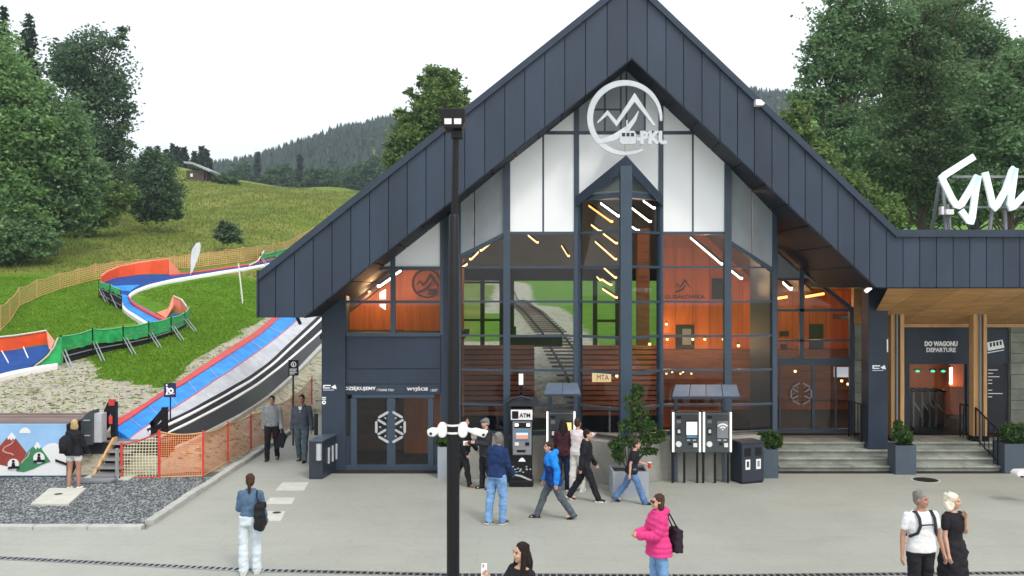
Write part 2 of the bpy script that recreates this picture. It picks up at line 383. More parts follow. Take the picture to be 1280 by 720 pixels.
bk.inputs['Mortar Size'].default_value = .008; bk.inputs['Brick Width'].default_value = 1.2; bk.inputs['Row Height'].default_value = .6
t.links.new(tc.outputs['Object'], bk.inputs['Vector'])
m2 = t.nodes.new('ShaderNodeMix'); m2.data_type = 'RGBA'; m2.blend_type = 'MULTIPLY'; m2.inputs[0].default_value = .6
t.links.new(m3.outputs[2], m2.inputs[6]); t.links.new(bk.outputs['Color'], m2.inputs[7]); t.links.new(m2.outputs[2], b.inputs['Base Color'])
KX = -7.2                                            # the kerb along the walkway runs straight back
mb = MB(); YK = 18.0
mb.quad((-60, -30, 0), (60, -30, 0), (60, YK - .1, 0), (-60, YK - .1, 0))
mb.quad((KX + .08, YK - .1, 0), (60, YK - .1, 0), (60, 25, 0), (KX + .08, 25, 0)); mb.quad((KX + .08, 25, 0), (-4.6, 25, 0), (-4.6, 35, 0), (KX + .08, 35, 0))
tag(mb.build('plaza', pm), kind='structure')
# kerbs
mb = MB(); n = 14
for i in range(n):
    x0 = -22 + i * (22 + KX) / n; x1 = -22 + (i + 1) * (22 + KX) / n - .012
    mb.box(x0, x1, YK - .12, YK + .08, -.1, .07)
tag(mb.build('kerb_front', M['kerb'], bevel=.012), kind='structure')
mb = MB()
for i in range(17):
    y0 = YK + .25 + i; mb.box(KX - .09, KX + .09, y0, y0 + .985, -.1, .10 + .012 * (i % 3))
tag(mb.build('kerb_walkway', M['kerb'], bevel=.012), kind='structure')
# gravel bed
gravm = mat('gravel_bed', (.085, .095, .10), .9, var=.4, vscale=9, bump=.6, bscale=30)
mb = MB(); mb.quad((-22, YK, .02), (KX - .05, YK, .02), (KX - .05, 23.4, .02), (-22, 23.4, .02))
tag(mb.build('gravel_bed', gravm), kind='structure')
N = 24000; px_ = np.where(RNG.random(N) < .85, RNG.uniform(-12.2, KX - .12, N), RNG.uniform(-16, -12.2, N)); py_ = YK + .12 + 4.6 * RNG.random(N); sz = RNG.uniform(.014, .032, N)
mb = MB()
for i in range(N):
    a = sz[i]; q = RNG.uniform(0, 6.28); v = []
    for zz, rr in ((-.2, .9), (.35, 1.0), (.9, .45)):
        for k in range(4):
            an = q + k * 1.5708 + RNG.uniform(-.3, .3); v.append((px_[i] + a * rr * math.cos(an), py_[i] + a * rr * math.sin(an), .02 + a * .8 * zz))
    mb.m = int(RNG.integers(0, 3))
    mb._add(v, [(8, 9, 10, 11)] + [(r * 4 + k, r * 4 + (k + 1) % 4, r * 4 + 4 + (k + 1) % 4, r * 4 + 4 + k) for r in (0, 1) for k in range(4)])
tag(mb.build('gravel', [mat('stone_a', (.13, .15, .165), .85, var=.3), mat('stone_b', (.27, .29, .29), .85, var=.3), mat('stone_c', (.06, .068, .075), .85, var=.3)]), kind='stuff')
# rubble scattered on the bare slope above the deck
N = 5200; u_ = RNG.uniform(-30, 420, N); v_ = RNG.uniform(425, 575, N); mb = MB(); dp_ = [(-40, 455), (0, 462), (60, 452), (100, 447), (118, 452), (122, 474), (160, 480), (212, 490), (240, 456), (285, 428), (330, 402), (339, 400), (257, 458), (200, 497), (142, 528), (100, 518), (-40, 516)]
dq_ = [(398, 437), (398, 520), (330, 562), (250, 600), (200, 590), (262, 545), (322, 510), (376, 464)]
ok_ = inpoly(u_, v_, dp_) | inpoly(u_, v_, dq_)
for i in np.nonzero(ok_)[0]:
    p = G(u_[i], v_[i]); a = random.uniform(.02, .07); q = random.uniform(0, 6.28); v = []
    for zz, rr in ((-.4, 1), (.5, .7)):
        for k in range(4): an = q + k * 1.5708 + random.uniform(-.4, .4); v.append((p.x + a * rr * math.cos(an) * 1.4, p.y + a * rr * math.sin(an), p.z + a * .7 * zz))
    mb.m = random.choice((0, 0, 1, 2)); mb._add(v, [(4, 5, 6, 7)] + [(k, (k + 1) % 4, 4 + (k + 1) % 4, 4 + k) for k in range(4)])
tag(mb.build('rubble', [mat('rubble_tan', (.46, .42, .33), .9, var=.3), mat('rubble_grey', (.34, .35, .35), .9, var=.3), mat('rubble_dark', (.13, .12, .08), .9, var=.3)]), kind='stuff')
# slabs and covers let into the ground
def groundslab(name, label, pts, z, h, m, cat, hole=None):
    c = [Vector((PX(a, gy(b)), gy(b), z)) for a, b in pts]; mid = sum(c, Vector()) / len(c)
    o = thing(name, label, cat, (mid.x, mid.y, 0)); MB().prism(c, (0, 0, h)).build('cover_slab', m, o, bevel=.008)
    if hole:
        y = gy(hole[1]); MB().tube([(PX(hole[0], y), y, z + h - .01), (PX(hole[0], y), y, z + h + .004)], .09, 12).build('lifting_hole', M['black'], o)
groundslab('manhole_slab', 'pale square concrete manhole slab with a dark hole set in the dark gravel', [(38, 634), (86, 634), (108, 614), (62, 614)], .02, .06, M['slab'], 'manhole cover', (73, 622))
groundslab('manhole_slab', 'pale blank slab in the walkway nearest the turnstile gate box', [(344, 613), (380, 613), (386, 603), (353, 603)], -.02, .024, M['slab'], 'manhole cover')
groundslab('manhole_slab', 'thin pale buff slab in the walkway, middle one of a row of three', [(331, 630), (365, 630), (369, 622), (338, 622)], -.02, .024, M['slab'], 'manhole cover')
groundslab('manhole_slab', 'pale slab with a dark slot beside the woman in white trousers', [(322, 651), (351, 651), (357, 639), (332, 639)], -.02, .024, M['slab'], 'manhole cover', (346, 641))
o = thing('manhole_cover', 'dark round manhole cover in the paving in front of the right hand steps', 'manhole cover', (PX(1157, gy(600)), gy(600), 0))
y = gy(600); c = (PX(1157, y), y)
MB().tube([(c[0], c[1], -.01), (c[0], c[1], .004)], .34, 28).build('cover_ring', M['slab'], o)
MB().tube([(c[0], c[1], -.01), (c[0], c[1], .010)], .29, 28).build('iron_cover', M['black'], o)
# slot drain across the plaza
o = thing('drain_channel', 'long dark slotted drain channel crossing the foreground paving', 'drain', (0, 15, 0))
pts = [Vector((PX(-420, 16.6), 16.6, 0)), Vector((PX(-40, 16.1), 16.1, 0)), Vector((PX(0, 16), 16, 0)), Vector((PX(320, 15.3), 15.3, 0)), Vector((PX(560, 15.05), 15.05, 0)), Vector((PX(900, 15.0), 15.0, 0)), Vector((PX(1400, 15.2), 15.2, 0))]
mb = MB(); m2_ = MB()
for a, b_ in zip(pts, pts[1:]):
    d = (b_ - a).normalized(); nrm = Vector((-d.y, d.x, 0))
    mb.prism([a - nrm * .085, b_ - nrm * .085, b_ + nrm * .085, a + nrm * .085], (0, 0, .004))
    for k in range(int((b_ - a).length / .11)):
        p = a + d * .11 * k; m2_.prism([p - nrm * .07, p - nrm * .07 + d * .035, p + nrm * .07 + d * .035, p + nrm * .07], (0, 0, .012))
    for sgn in (-1, 1):
        m2_.prism([a + nrm * sgn * .085, b_ + nrm * sgn * .085, b_ + nrm * sgn * .07, a + nrm * sgn * .07], (0, 0, .012))
mb.build('channel', M['black'], o); tag(m2_.build('grating', M['steel'], o), kind='stuff')
# ------------------------------------------------------------------ the station building
YF, YC, YL, YR = 21.8, 22.9, 23.7, 25.6          # depth of roof front, middle glazing, exit wall, entrance wall
SB = thing('station_building', 'large black gabled cable railway station with a tall glazed front', 'building', (0, YC, 0))
def yo(p): return 340 - (p - 323) * .797 if p < 789 else min(-31.5 + (p - 789) * .9566, 287)
def yi(p): return 397 if p < 379 else (397 - (p - 379) * .79 if p < 790 else (72.3 + (p - 790) * .9375 if p < 1095.5 else 359))
KO = [789, 789 + 318.5 / .9566]; KI = [379, 790, 1095.5]
def zso(x):                                       # world height of the soffit above plan position x
    p = CX + x / YF * F
    return PZ(yi(p), YF)
def strip(p0, p1, top, bot, kt, kb):
    a = [p0] + [k for k in kt if p0 < k < p1] + [p1]; b = [p1] + [k for k in kb[::-1] if p0 < k < p1] + [p0]
    return [P(p, top(p), YF) for p in a] + [P(p, bot(p), YF) for p in b]
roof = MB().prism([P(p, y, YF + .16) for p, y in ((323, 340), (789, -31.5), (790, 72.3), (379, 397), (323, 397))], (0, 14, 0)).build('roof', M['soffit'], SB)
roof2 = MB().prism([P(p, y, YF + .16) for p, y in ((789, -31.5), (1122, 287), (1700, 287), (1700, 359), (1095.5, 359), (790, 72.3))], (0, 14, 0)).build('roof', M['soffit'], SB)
def yo2(p): return yo(p) + 9
seamsL = [323] + list(np.linspace(344.5, 556, 10)) + [581, 606, 631, 656, 681, 706, 732, 759, 784]
seamsR = [809, 832.5, 854.5, 877.5, 900, 922, 943, 965, 986, 1006.5, 1027.5, 1047.5, 1067.7, 1087.3] + [1108 + 20.85 * k for k in range(29)]
sm_ = seamsL + seamsR
fas = MB()
for a, b_ in ((323, 789), (789, 1122), (1122, 1700)):
    fas.prism([P(a, yo(a), YF - .09), P(b_, yo(b_), YF - .09), P(b_, yo(b_) + (9 if a > 1100 else 10), YF - .09), P(a, yo(a) + (9 if a > 1100 else 10), YF - .09)], (0, .25, 0))
fas.box(PX(323, YF) - .03, PX(323, YF), YF - .06, YF + .16, PZ(397, YF), PZ(338, YF))
fascia = fas.build('fascia_trim', M['navy'], SB)
for a, b_ in zip(sm_, sm_[1:]):
    g = .45; m_ = MB().prism(strip(a + g, b_ - g, yo2, yi, KO, KI), (0, .12, 0))
    m_.build('fascia_panel', M['navy_panel'], fascia)
# soffit sheets
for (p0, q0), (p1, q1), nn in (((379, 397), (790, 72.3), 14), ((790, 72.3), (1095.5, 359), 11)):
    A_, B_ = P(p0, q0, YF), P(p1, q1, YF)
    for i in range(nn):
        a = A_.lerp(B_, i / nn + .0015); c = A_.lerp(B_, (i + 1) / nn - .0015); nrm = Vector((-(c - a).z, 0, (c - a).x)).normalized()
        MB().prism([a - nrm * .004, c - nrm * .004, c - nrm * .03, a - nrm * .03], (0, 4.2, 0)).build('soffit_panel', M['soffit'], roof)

Fc, Fl, Fr = flat(YC), flat(YL), flat(YR)
La, Lb = (PX(633.5, YC), YC), (PX(571, 23.2), 23.2)
Ra, Rb = (PX(910, YC), YC), (PX(970, 23.25), 23.25)
FsL, FsR = Face(Lb, La), Face(Ra, Rb)
pC = (PX(782, 21.95), 21.95); FpL, FpR = Face((PX(722, YC), YC), pC), Face(pC, (PX(827, YC), YC))
def under(face, p0, p1, zb, zt, name, m, par, drop=.0):     # panel between two pixel columns, cut off by the soffit
    a, b_ = face.at(p0, 0), face.at(p1, 0); k = P(790, 72, YF).x
    tops = [(p1, min(zt, zso(b_.x) + drop))]
    n = 6
    for i in range(1, n):
        q = p1 + (p0 - p1) * i / n; tops.append((q, min(zt, zso(face.at(q, 0).x) + drop)))
    tops.append((p0, min(zt, zso(a.x) + drop)))
    if all(z <= zb + .02 for _, z in tops): return
    face.polyw(name, [(p0, zb), (p1, zb)] + [(q, max(z, zb + .002)) for q, z in tops], m, par)
def vbar(face, mb, p, z0, z1, w_, d_, off=0):
    a, b_ = face.at(p, z0, off), face.at(p, z1, off); s_ = face.t * w_ / 2
    mb.prism([a - s_, a + s_, b_ + s_, b_ - s_], -face.n * d_)
def hbar(face, mb, p0, p1, z, h_, d_, off=0):
    a, b_ = face.at(p0, z - h_ / 2, off), face.at(p1, z - h_ / 2, off); u = Vector((0, 0, h_))
    mb.prism([a, b_, b_ + u, a + u], -face.n * d_)
levels = [PZ(q, YC) for q in (291.5, 334, 377, 420, 463, 506.5)]
ZPL = 1.06                                            # top of the concrete plinth
# middle front: frame, white panels, panes
mb = MB()
for p, w_, o_ in ((633.5, .17, .06), (720.5, .13, .03), (826, .12, .03), (909.5, .17, .06)): vbar(Fc, mb, p, ZPL, zso(Fc.at(p, 0).x) + .2, w_, .22, o_)
for p0, p1 in ((637, 719), (828, 906)):
    for z in levels: hbar(Fc, mb, p0, p1, z, .055 if z != levels[0] else .075, .12, .02)
    hbar(Fc, mb, p0, p1, ZPL + .04, .1, .12, .02)
for p in (679, 866): vbar(Fc, mb, p, levels[0], zso(Fc.at(p, 0).x) + .1, .045, .08, .006)
hbar(Fc, mb, 670, 885, PZ(166, YC), .09, .08, .004)
for p in (718.5, 756, 776, 783, 806, 828): vbar(Fc, mb, p, PZ(166, YC) if p not in (718.5, 828) else levels[0], zso(Fc.at(p, 0).x) + .1, .045, .08, .006)
hbar(Fc, mb, 741, 776, PZ(137, YC), .05, .08, .006)
fr = mb.build('window_frame', M['frame'], SB)
zt = PZ(167.5, YC); zh = PZ(164.5, YC)
for p0, p1 in ((637, 678.2), (679.8, 717.8), (829.2, 865.2), (866.8, 905.5)): under(Fc, p0, p1, levels[0] + .03, zt, 'white_panel', M['white_panel'], fr)
for p0, p1 in ((719.4, 781), (781.5, 827.2)): under(Fc, p0, p1, PZ(250, YC), zt, 'white_panel', M['white_panel'], fr)
for p0, p1 in ((655, 678.5), (679.5, 718), (719, 755.5), (756.5, 775.5), (775.6, 783.4), (783.5, 805.5), (806.5, 827.5), (828.5, 865.5), (866.5, 898)): under(Fc, p0, p1, zh, 99, 'white_panel', M['white_panel'] if p0 not in (719, 756.5, 775.6, 783.5) else M['grey_panel'], fr)
for p0, p1 in ((637.5, 717.5), (829, 905.5)):
    zz = levels + [ZPL + .09]
    for za, zb in zip(zz, zz[1:]): Fc.polyw('pane', [(p0, zb + .028), (p1, zb + .028), (p1, za - .028), (p0, za - .028)], M['glass'], fr, .01, -.03)
# pointed bay with its own little gable
mb = MB(); zE = PZ(246, YC); ax = Vector((pC[0], pC[1] - .12, PZ(194, 21.83))); apL = PZ(194, 21.83)
for fc, pe, pc in ((FpL, 722.6, 781), (FpR, 826.4, 783)):
    lo, hi = min(pe, pc), max(pe, pc)
    vbar(fc, mb, pe, ZPL, zE + .05, .12, .12, .02)
    for z in levels + [ZPL + .04, PZ(248, YC)]: hbar(fc, mb, lo, hi, z, .06 if z < zE - .2 else .13, .10, .02)
mb.box(pC[0] - .135, pC[0] + .135, pC[1] - .14, pC[1] + .14, 0, apL - .25)
fb = mb.build('bay_frame', M['frame'], SB)
for sgn, pe in ((-1, 720.0), (1, 829.0)):
    e = Vector((PX(pe, YC - .1), YC - .1, zE)); dn = Vector((0, 0, -.26))
    mb = MB().prism([ax, e, e + dn, ax + dn * 1.15], (0, .06, 0))
    wl = Vector((ax.x, YC + .1, ax.z)); mb.prism([ax + Vector((0, .06, 0)), e + Vector((0, .06, 0)), Vector((e.x, YC + .1, e.z)), wl], (0, 0, -.06)); mb.build('bay_roof', M['navy'], SB)
for fc, pe, pc in ((FpL, 724.5, 776.6), (FpR, 824.6, 787.8)):
    zz = [PZ(248, YC)] + levels + [ZPL + .09]
    for za, zb in zip(zz, zz[1:]): fc.polyw('pane', [(pe, zb + .03), (pc, zb + .03), (pc, za - .03), (pe, za - .03)], M['glass'], fb, .01, -.03)
    fc.polyw('pane', [(pe, zE + .08), (pc, zE + .08), (pc, apL - .4)], M['glass'], fb, .01, -.03)
# angled side bays
for fc, pc, pe, sl0, sl1, pm_ in ((FsL, 637, 573, 290, 322, 593), (FsR, 906, 968, 299, 339, 940)):
    mb = MB(); zb0 = fc.pt(pc, sl0).z; zb1 = fc.pt(pe, sl1).z
    vbar(fc, mb, pe, ZPL if fc is FsL else .6, zso(fc.at(pe, 0).x) + .2, .13, .14, .03)
    fc.bar(mb, (pc, sl0), (pe, sl1), .10, .10, .02)
    for z in levels[1:] + [ZPL + .04]: hbar(fc, mb, min(pc, pe), max(pc, pe), z, .05, .10, .015)
    f2 = mb.build('side_bay_frame', M['frame'], SB)
    def zsl(p): return zb0 + (zb1 - zb0) * (fc.at(p, 0).x - fc.at(pc, 0).x) / (fc.at(pe, 0).x - fc.at(pc, 0).x)
    for qa, qb in ((pc, pm_ + (.8 if fc is FsL else -.8)), (pm_ - (.8 if fc is FsL else -.8), pe)):
        a, b_ = min(qa, qb), max(qa, qb)
        fc.polyw('grey_panel', [(a, zsl(a) + .06), (b_, zsl(b_) + .06), (b_, zso(fc.at(b_, 0).x) + .05), (a, zso(fc.at(a, 0).x) + .05)], M['grey_panel'], f2, .03, .0)
    a, b_ = min(pc, pe), max(pc, pe); zz = levels[1:] + [ZPL + .09]
    fc.polyw('pane', [(a, levels[1] + .03), (b_, levels[1] + .03), (b_, max(zsl(b_) - .06, levels[1] + .05)), (a, max(zsl(a) - .06, levels[1] + .05))], M['glass'], f2, .01, -.03)
    for za, zb in zip(zz, zz[1:]): fc.polyw('pane', [(a, zb + .027), (b_, zb + .027), (b_, za - .027), (a, za - .027)], M['glass'], f2, .01, -.03)
mb = MB(); mb.box(Rb[0] - .06, Rb[0] + .06, Rb[1] + .1, YR - .05, .6, 8); mb.box(Lb[0] - .04, Lb[0] + .06, Lb[1] + .1, YL + .1, 0, 8.5)
mb.build('return_wall', M['navy'], SB)
# concrete plinth under the glazing
mb = MB(); pl = [(PX(575, 22.7), 22.75), (PX(632, 22.5), 22.5), (PX(720, 22.5), 22.5), (PX(782, 21.7), 21.7), (PX(828, 22.5), 22.5), (PX(912, 22.5), 22.5), (PX(965, 23.0), 23.0), (PX(965, 23.2), 23.4), (PX(575, 23.2), 23.4)]
mb.prism([(a, b_, 0) for a, b_ in pl], (0, 0, ZPL - .03)); mb.build('plinth', M['concrete'], SB, bevel=.015)

# exit wall (left)
wallx0, wallx1 = 402, 573
mb = MB(); Y1 = YL + .12
def wbox(m_, p0, p1, q0, q1, Y, d_): m_.box(PX(p0, Y), PX(p1, Y), Y, Y + d_, PZ(q1, Y), PZ(q0, Y))
wbox(mb, 402, 431.5, 300, 588, YL - .10, .6); wbox(mb, 551.5, 576, 200, 588, YL - .04, .3)
wbox(mb, 431.5, 551.5, 418, 493.5, YL + .03, .22)
mb.box(PX(402, YL) + .0, PX(402, YL) + .2, YL + .5, YL + 12, 0, PZ(380, YL)); mb.build('exit_wall', M['navy'], SB)
for a, b_, c0, c1 in ((432.5, 550.5, 420.5, 460.3), (432.5, 550.5, 461.7, 479.5), (432.5, 550.5, 480.5, 492.5)):
    Fl.poly('wall_panel', [(a, c1), (b_, c1), (b_, c0), (a, c0)], M['navy'], SB, .03, 0)
mb = MB()
for a, b_, c0, c1 in ((430, 433, 360, 419), (488, 494, 310, 419), (550, 554, 265, 419), (433, 550, 375.5, 379), (433, 550, 416, 420.5), (430, 552, 333, 337.5)): wbox(mb, a, b_, c0, c1, YL - .05 - .001 * (a % 7), .12)
fr = mb.build('upper_window_frame', M['frame'], SB)
for a, b_ in ((433, 488), (494, 550)):
    for c0, c1 in ((337.5, 375.5), (379, 416)): Fl.poly('pane', [(a, c1), (b_, c1), (b_, c0), (a, c0)], M['glass'], fr, .01, -.03)
for a, b_ in ((455, 488), (494, 550)): under(Fl, a, b_, PZ(333, YL), 99, 'white_panel', M['white_panel'], fr)
mb = MB()
for a, b_, c0, c1 in ((431.5, 433, 493, 587), (438.5, 446, 498, 587), (440, 543, 493, 497.5), (483.5, 494, 498, 587), (535, 541.5, 498, 587), (550.5, 553, 493, 587), (433, 551, 581, 588)): wbox(mb, a, b_, c0, c1, YL - .03 - .001 * (a % 5), .12)
dfr = mb.build('door_frame', M['frame'], SB)
mb = MB(); wbox(mb, 431, 439, 545, 588, YL + .02, .1); wbox(mb, 541, 552, 545, 588, YL + .02, .1); mb.build('side_panel', M['navy'], SB)
for a, b_ in ((446, 483.5), (494, 535)): Fl.poly('door_pane', [(a, 581), (b_, 581), (b_, 498), (a, 498)], M['glass'], dfr, .01, -.03)
for a, b_ in ((433, 438.5), (541.5, 550.5)): Fl.poly('side_pane', [(a, 545), (b_, 545), (b_, 498), (a, 498)], M['glass'], dfr, .01, -.03)
def snow(face, cx, cy, r, par, m_, off=.03):
    mb = MB(); c = face.pt(cx, cy, off); sc_ = (face.pt(cx + 1, cy) - face.pt(cx, cy)).length * r; ex, ez = face.t, Vector((0, 0, 1))
    def pp(x, z): return c + ex * x * sc_ + ez * z * sc_
    def seg(a, b_, w_):
        A_, B_ = pp(*a), pp(*b_); d = (B_ - A_).normalized(); s_ = face.n.cross(d) * w_ * sc_ / 2; k = d * w_ * sc_ * .5
        mb.prism([A_ - s_ * .3, A_ + k - s_, B_ - k - s_, B_ - s_ * .3, B_ + s_ * .3, B_ - k + s_, A_ + k + s_, A_ + s_ * .3], -face.n * .008)
    for k in range(6):
        a0, a1 = R(60 * k + 30), R(60 * k + 90)
        va, vb = (math.cos(a0), math.sin(a0)), (math.cos(a1), math.sin(a1))
        l = lambda t_: (va[0] + (vb[0] - va[0]) * t_, va[1] + (vb[1] - va[1]) * t_)
        seg(l(.13), l(.87), .15)
        seg((.30 * va[0], .30 * va[1]), (.92 * va[0], .92 * va[1]), .14) if k % 3 != 1 else None
        md = ((va[0] + vb[0]) * .5, (va[1] + vb[1]) * .5)
        mb.prism([pp(md[0] * .86, md[1] * .86), pp(md[0] * .55 + .12 * va[0], md[1] * .55 + .12 * va[1]), pp(md[0] * .55 + .12 * vb[0], md[1] * .55 + .12 * vb[1])], -face.n * .006)
    return mb.build('snowflake_emblem', m_, par)
snow(Fl, 488.5, 533.5, 20.5, dfr, M['silver'], .055)
text('DZIĘKUJEMY', Fl.pt(450.5, 486, .012), PX(470, YL) - PX(431, YL), .115, M['lettering'], SB, bold=.02)
text('/ THANK YOU', Fl.pt(481.5, 487.5, .012), PX(492, YL) - PX(471, YL), .06, M['lettering'], SB)
text('WYJŚCIE', Fl.pt(521.8, 486.2, .012), PX(535, YL) - PX(508.5, YL), .125, M['lettering'], SB, bold=.02)
text('/ EXIT', Fl.pt(542.5, 487.8, .012), PX(547, YL) - PX(538, YL), .06, M['lettering'], SB)
def arrowsign(face, cx, cy, off, par):          # two short lines and a wedge, with a thin rule below
    mb = MB(); q = lambda x, y: face.pt(cx + x, cy + y, off)
    for a in ([(-8.5, -3.4), (1, -3.4), (1, -2), (-8.5, -2)], [(-8.5, -.2), (0, -.2), (0, 1), (-8.5, 1)], [(-8.5, -2), (-7, -2), (-7, -.2), (-8.5, -.2)], [(1.4, -.6), (6.5, -3.8), (8.3, 1.6), (4.5, 1.2)], [(-8.5, 2.7), (5, 2.7), (5, 3.3), (-8.5, 3.3)]):
        mb.prism([q(*v) for v in a], -face.n * .01)
    mb.build('arrow_sign', M['lettering'], par)
FlW = flat(YL - .10)
arrowsign(FlW, 412.5, 484.5, .012, SB)
mb = MB()
for c0, c1 in ((496.3, 497.6), (498.6, 499.5)): mb.prism([FlW.pt(a, b_, .012) for a, b_ in ((402.5, c0), (407.5, c0), (407.5, c1), (402.5, c1))], (0, .01, 0))
ring = [(FlW.pt(405 + 2.6 * math.cos(R(a)), 503 + 2.6 * math.sin(R(a)), .012), FlW.pt(405 + 1.1 * math.cos(R(a)), 503 + 1.1 * math.sin(R(a)), .012)) for a in range(0, 360, 30)]
for i in range(12): a, b_ = ring[i], ring[(i + 1) % 12]; mb.prism([a[0], b_[0], b_[1], a[1]], (0, .01, 0))
mb.build('pictogram', M['lettering'], SB)
# small roof drain stub and pale wall seen past the left corner
MB().tube([P(371, 396, YF + .5), P(375, 404, YF + .9)], .045).build('gutter_spout', M['navy_dark'], SB)

# entrance wall (right): glazing and doors
mb = MB()
for a, b_, c0, c1 in ((965, 972, 300, 541), (1000, 1005, 335, 448), (1062.5, 1067, 386, 541), (972, 1063, 386, 389.5), (972, 1063, 447.5, 456.5), (972, 1063, 536, 541.5), (972, 1000, 348, 350.5), (972, 1063, 424.5, 427)): wbox(mb, a, b_, c0, c1, YR - .03 - .0013 * (a % 7), .12)
Fr.bar(mb, (1003, 338), (1066, 387), .10, .12, .03)
for a, b_, c0, c1 in ((1015, 1019, 457, 536), (1044, 1046, 457, 536), (974, 976, 457, 536)): wbox(mb, a, b_, c0, c1, YR, .06)
efr = mb.build('entrance_frame', M['frame'], SB)
for pts_ in ([(972, 424.5), (1000, 424.5), (1000, 389.5), (972, 389.5)], [(1005, 424.5), (1062.5, 424.5), (1062.5, 389.5), (1005, 389.5)], [(972, 447.5), (1000, 447.5), (1000, 427), (972, 427)], [(1005, 447.5), (1062.5, 447.5), (1062.5, 427), (1005, 427)], [(972, 386), (1000, 386), (1000, 350.5), (972, 350.5)], [(1005, 386), (1062, 386), (1005, 341)],
             [(976, 536), (1015, 536), (1015, 456.5), (976, 456.5)], [(1019, 536), (1044, 536), (1044, 456.5), (1019, 456.5)], [(1046, 536), (1062.5, 536), (1062.5, 456.5), (1046, 456.5)]):
    Fr.poly('pane', pts_, M['glass'], efr, .01, -.04)
Fr.poly('grey_panel', [(972, 348), (1000, 348), (1000, 341), (972, 316)], M['grey_panel'], efr, .03, 0); Fr.poly('grey_panel', [(1005, 348), (1012, 348), (1005, 342)], M['grey_panel'], efr, .03, 0)
snow(Fr, 1001, 492, 14.5, efr, M['grey_mid'], .05)
# stone cheeks, header with the departure sign, wood bulkhead
def stonewall(p0, p1, q0, q1, Y, name='stone_wall'):
    core = MB(); core.box(PX(p0, Y), PX(p1, Y), Y + .05, Y + .4, PZ(q1, Y), PZ(q0, Y)); o = core.build(name, M['stone'], SB)
    z = PZ(q1, Y); zt_ = PZ(q0, Y); k = 0
    while z < zt_ - .05:
        h_ = min(random.choice((.26, .32, .40)), zt_ - z); x = PX(p0, Y); off = .25 * (k % 2)
        while x < PX(p1, Y) - .03:
            l_ = min((.75 if off == 0 else .5) * random.uniform(.7, 1.2), PX(p1, Y) - x); off = 0
            j = random.uniform(0, .02)
            MB().box(x + .008, x + l_ - .008, Y - j, Y + .06, z + .008, z + h_ - .008).build('stone', M['stone'], o); x += l_
        z += h_; k += 1
stonewall(1068, 1088, 405, 541, YR); stonewall(1263, 1420, 405, 548, YR)
mb = MB(); wbox(mb, 1067.5, 1088, 360, 404.5, YR, .2); mb.build('wood_bulkhead', M['plywood'], SB)
YD = YR + .1
mb = MB(); wbox(mb, 1129, 1264, 409, 455, YD, .25); wbox(mb, 1131, 1137, 455, 541, YD, .2); wbox(mb, 1209, 1218, 455, 541, YD, .2); wbox(mb, 1258, 1264, 455, 541, YD + .01, .2)
hd = mb.build('departure_header', M['navy'], SB)
FD = flat(YD)
FD.poly('header_panel', [(1131, 453), (1262.5, 453), (1262.5, 411), (1131, 411)], M['navy'], hd, .03, .025)
text('DO WAGONU', FD.pt(1175.5, 429.5, .045), PX(1196, YD) - PX(1155, YD), .145, M['lettering'], hd, bold=.045)
text('DEPARTURE', FD.pt(1175.5, 437.3, .045), PX(1194, YD) - PX(1157.5, YD), .125, M['lettering'], hd, bold=.02)
mb = MB(); q = lambda x, y: FD.pt(x, y, .045)
for a in ([(1233, 428), (1252, 424.5), (1254.5, 434.5), (1234, 438.5)],): mb.prism([q(*v) for v in a], (0, .02, 0))
mb.prism([q(*v) for v in ((1233.5, 440.4), (1254, 436.8), (1254, 437.8), (1233.5, 441.6))], (0, .02, 0)); mb.build('railcar_emblem', M['lettering'], hd)
mb = MB()
for k in range(4): x = 1236 + k * 4.1; y = 428.6 - k * .75; mb.prism([FD.pt(a, b_, .052) for a, b_ in ((x, y), (x + 2.4, y - .4), (x + 2.8, y + 4.6), (x + .4, y + 5))], (0, .01, 0))
mb.build('emblem_window', M['navy_dark'], hd)
FD.poly('info_panel', [(1219, 541), (1257, 541), (1257, 456), (1219, 456)], M['navy_dark'], hd, .04, 0)
mb = MB()
for k, l_ in enumerate((12, 6, 14, 5, 5, 0, 5, 18, 5)):
    if l_: y = 462 + k * 4.2; mb.prism([FD.pt(a, b_, .01) for a, b_ in ((1235, y), (1235 + l_, y), (1235 + l_, y + .9), (1235, y + .9))], (0, .01, 0))
mb.build('info_lines', M['lettering'], hd)
FD.poly('door_pane', [(1137, 541), (1209, 541), (1209, 455), (1137, 455)], M['glass'], hd, .01, -.06)
# sloping plywood soffit over the porch, in sheets, with battens
for i in range(8):
    p0, p1 = 1112 + i * 46, 1112 + (i + 1) * 46 - .6
    a = [P(p0, 358.5, YF + .2), P(p1, 358.5, YF + .2), P(p1 - (p1 - CX) * .0, 405, YR)]; a[2] = Vector((a[1].x, YR, PZ(404.5, YR))); a.append(Vector((a[0].x if i else PX(1088, YR), YR, PZ(404.5, YR))))
    MB().prism(a, (0, 0, .05)).build('soffit_board', M['plywood'], SB)
mb = MB(); mb.box(PX(1129, YR), PX(1500, YR), YR - .06, YR + .02, PZ(409, YR), PZ(404.6, YR)); mb.build('soffit_batten', M['wood_light'], SB)
mb = MB(); mb.box(PX(1104, YF), PX(1700, YF), YF + .17, YF + .35, PZ(359, YF) - .03, PZ(359, YF) + .02); mb.build('soffit_edge', M['navy'], SB)
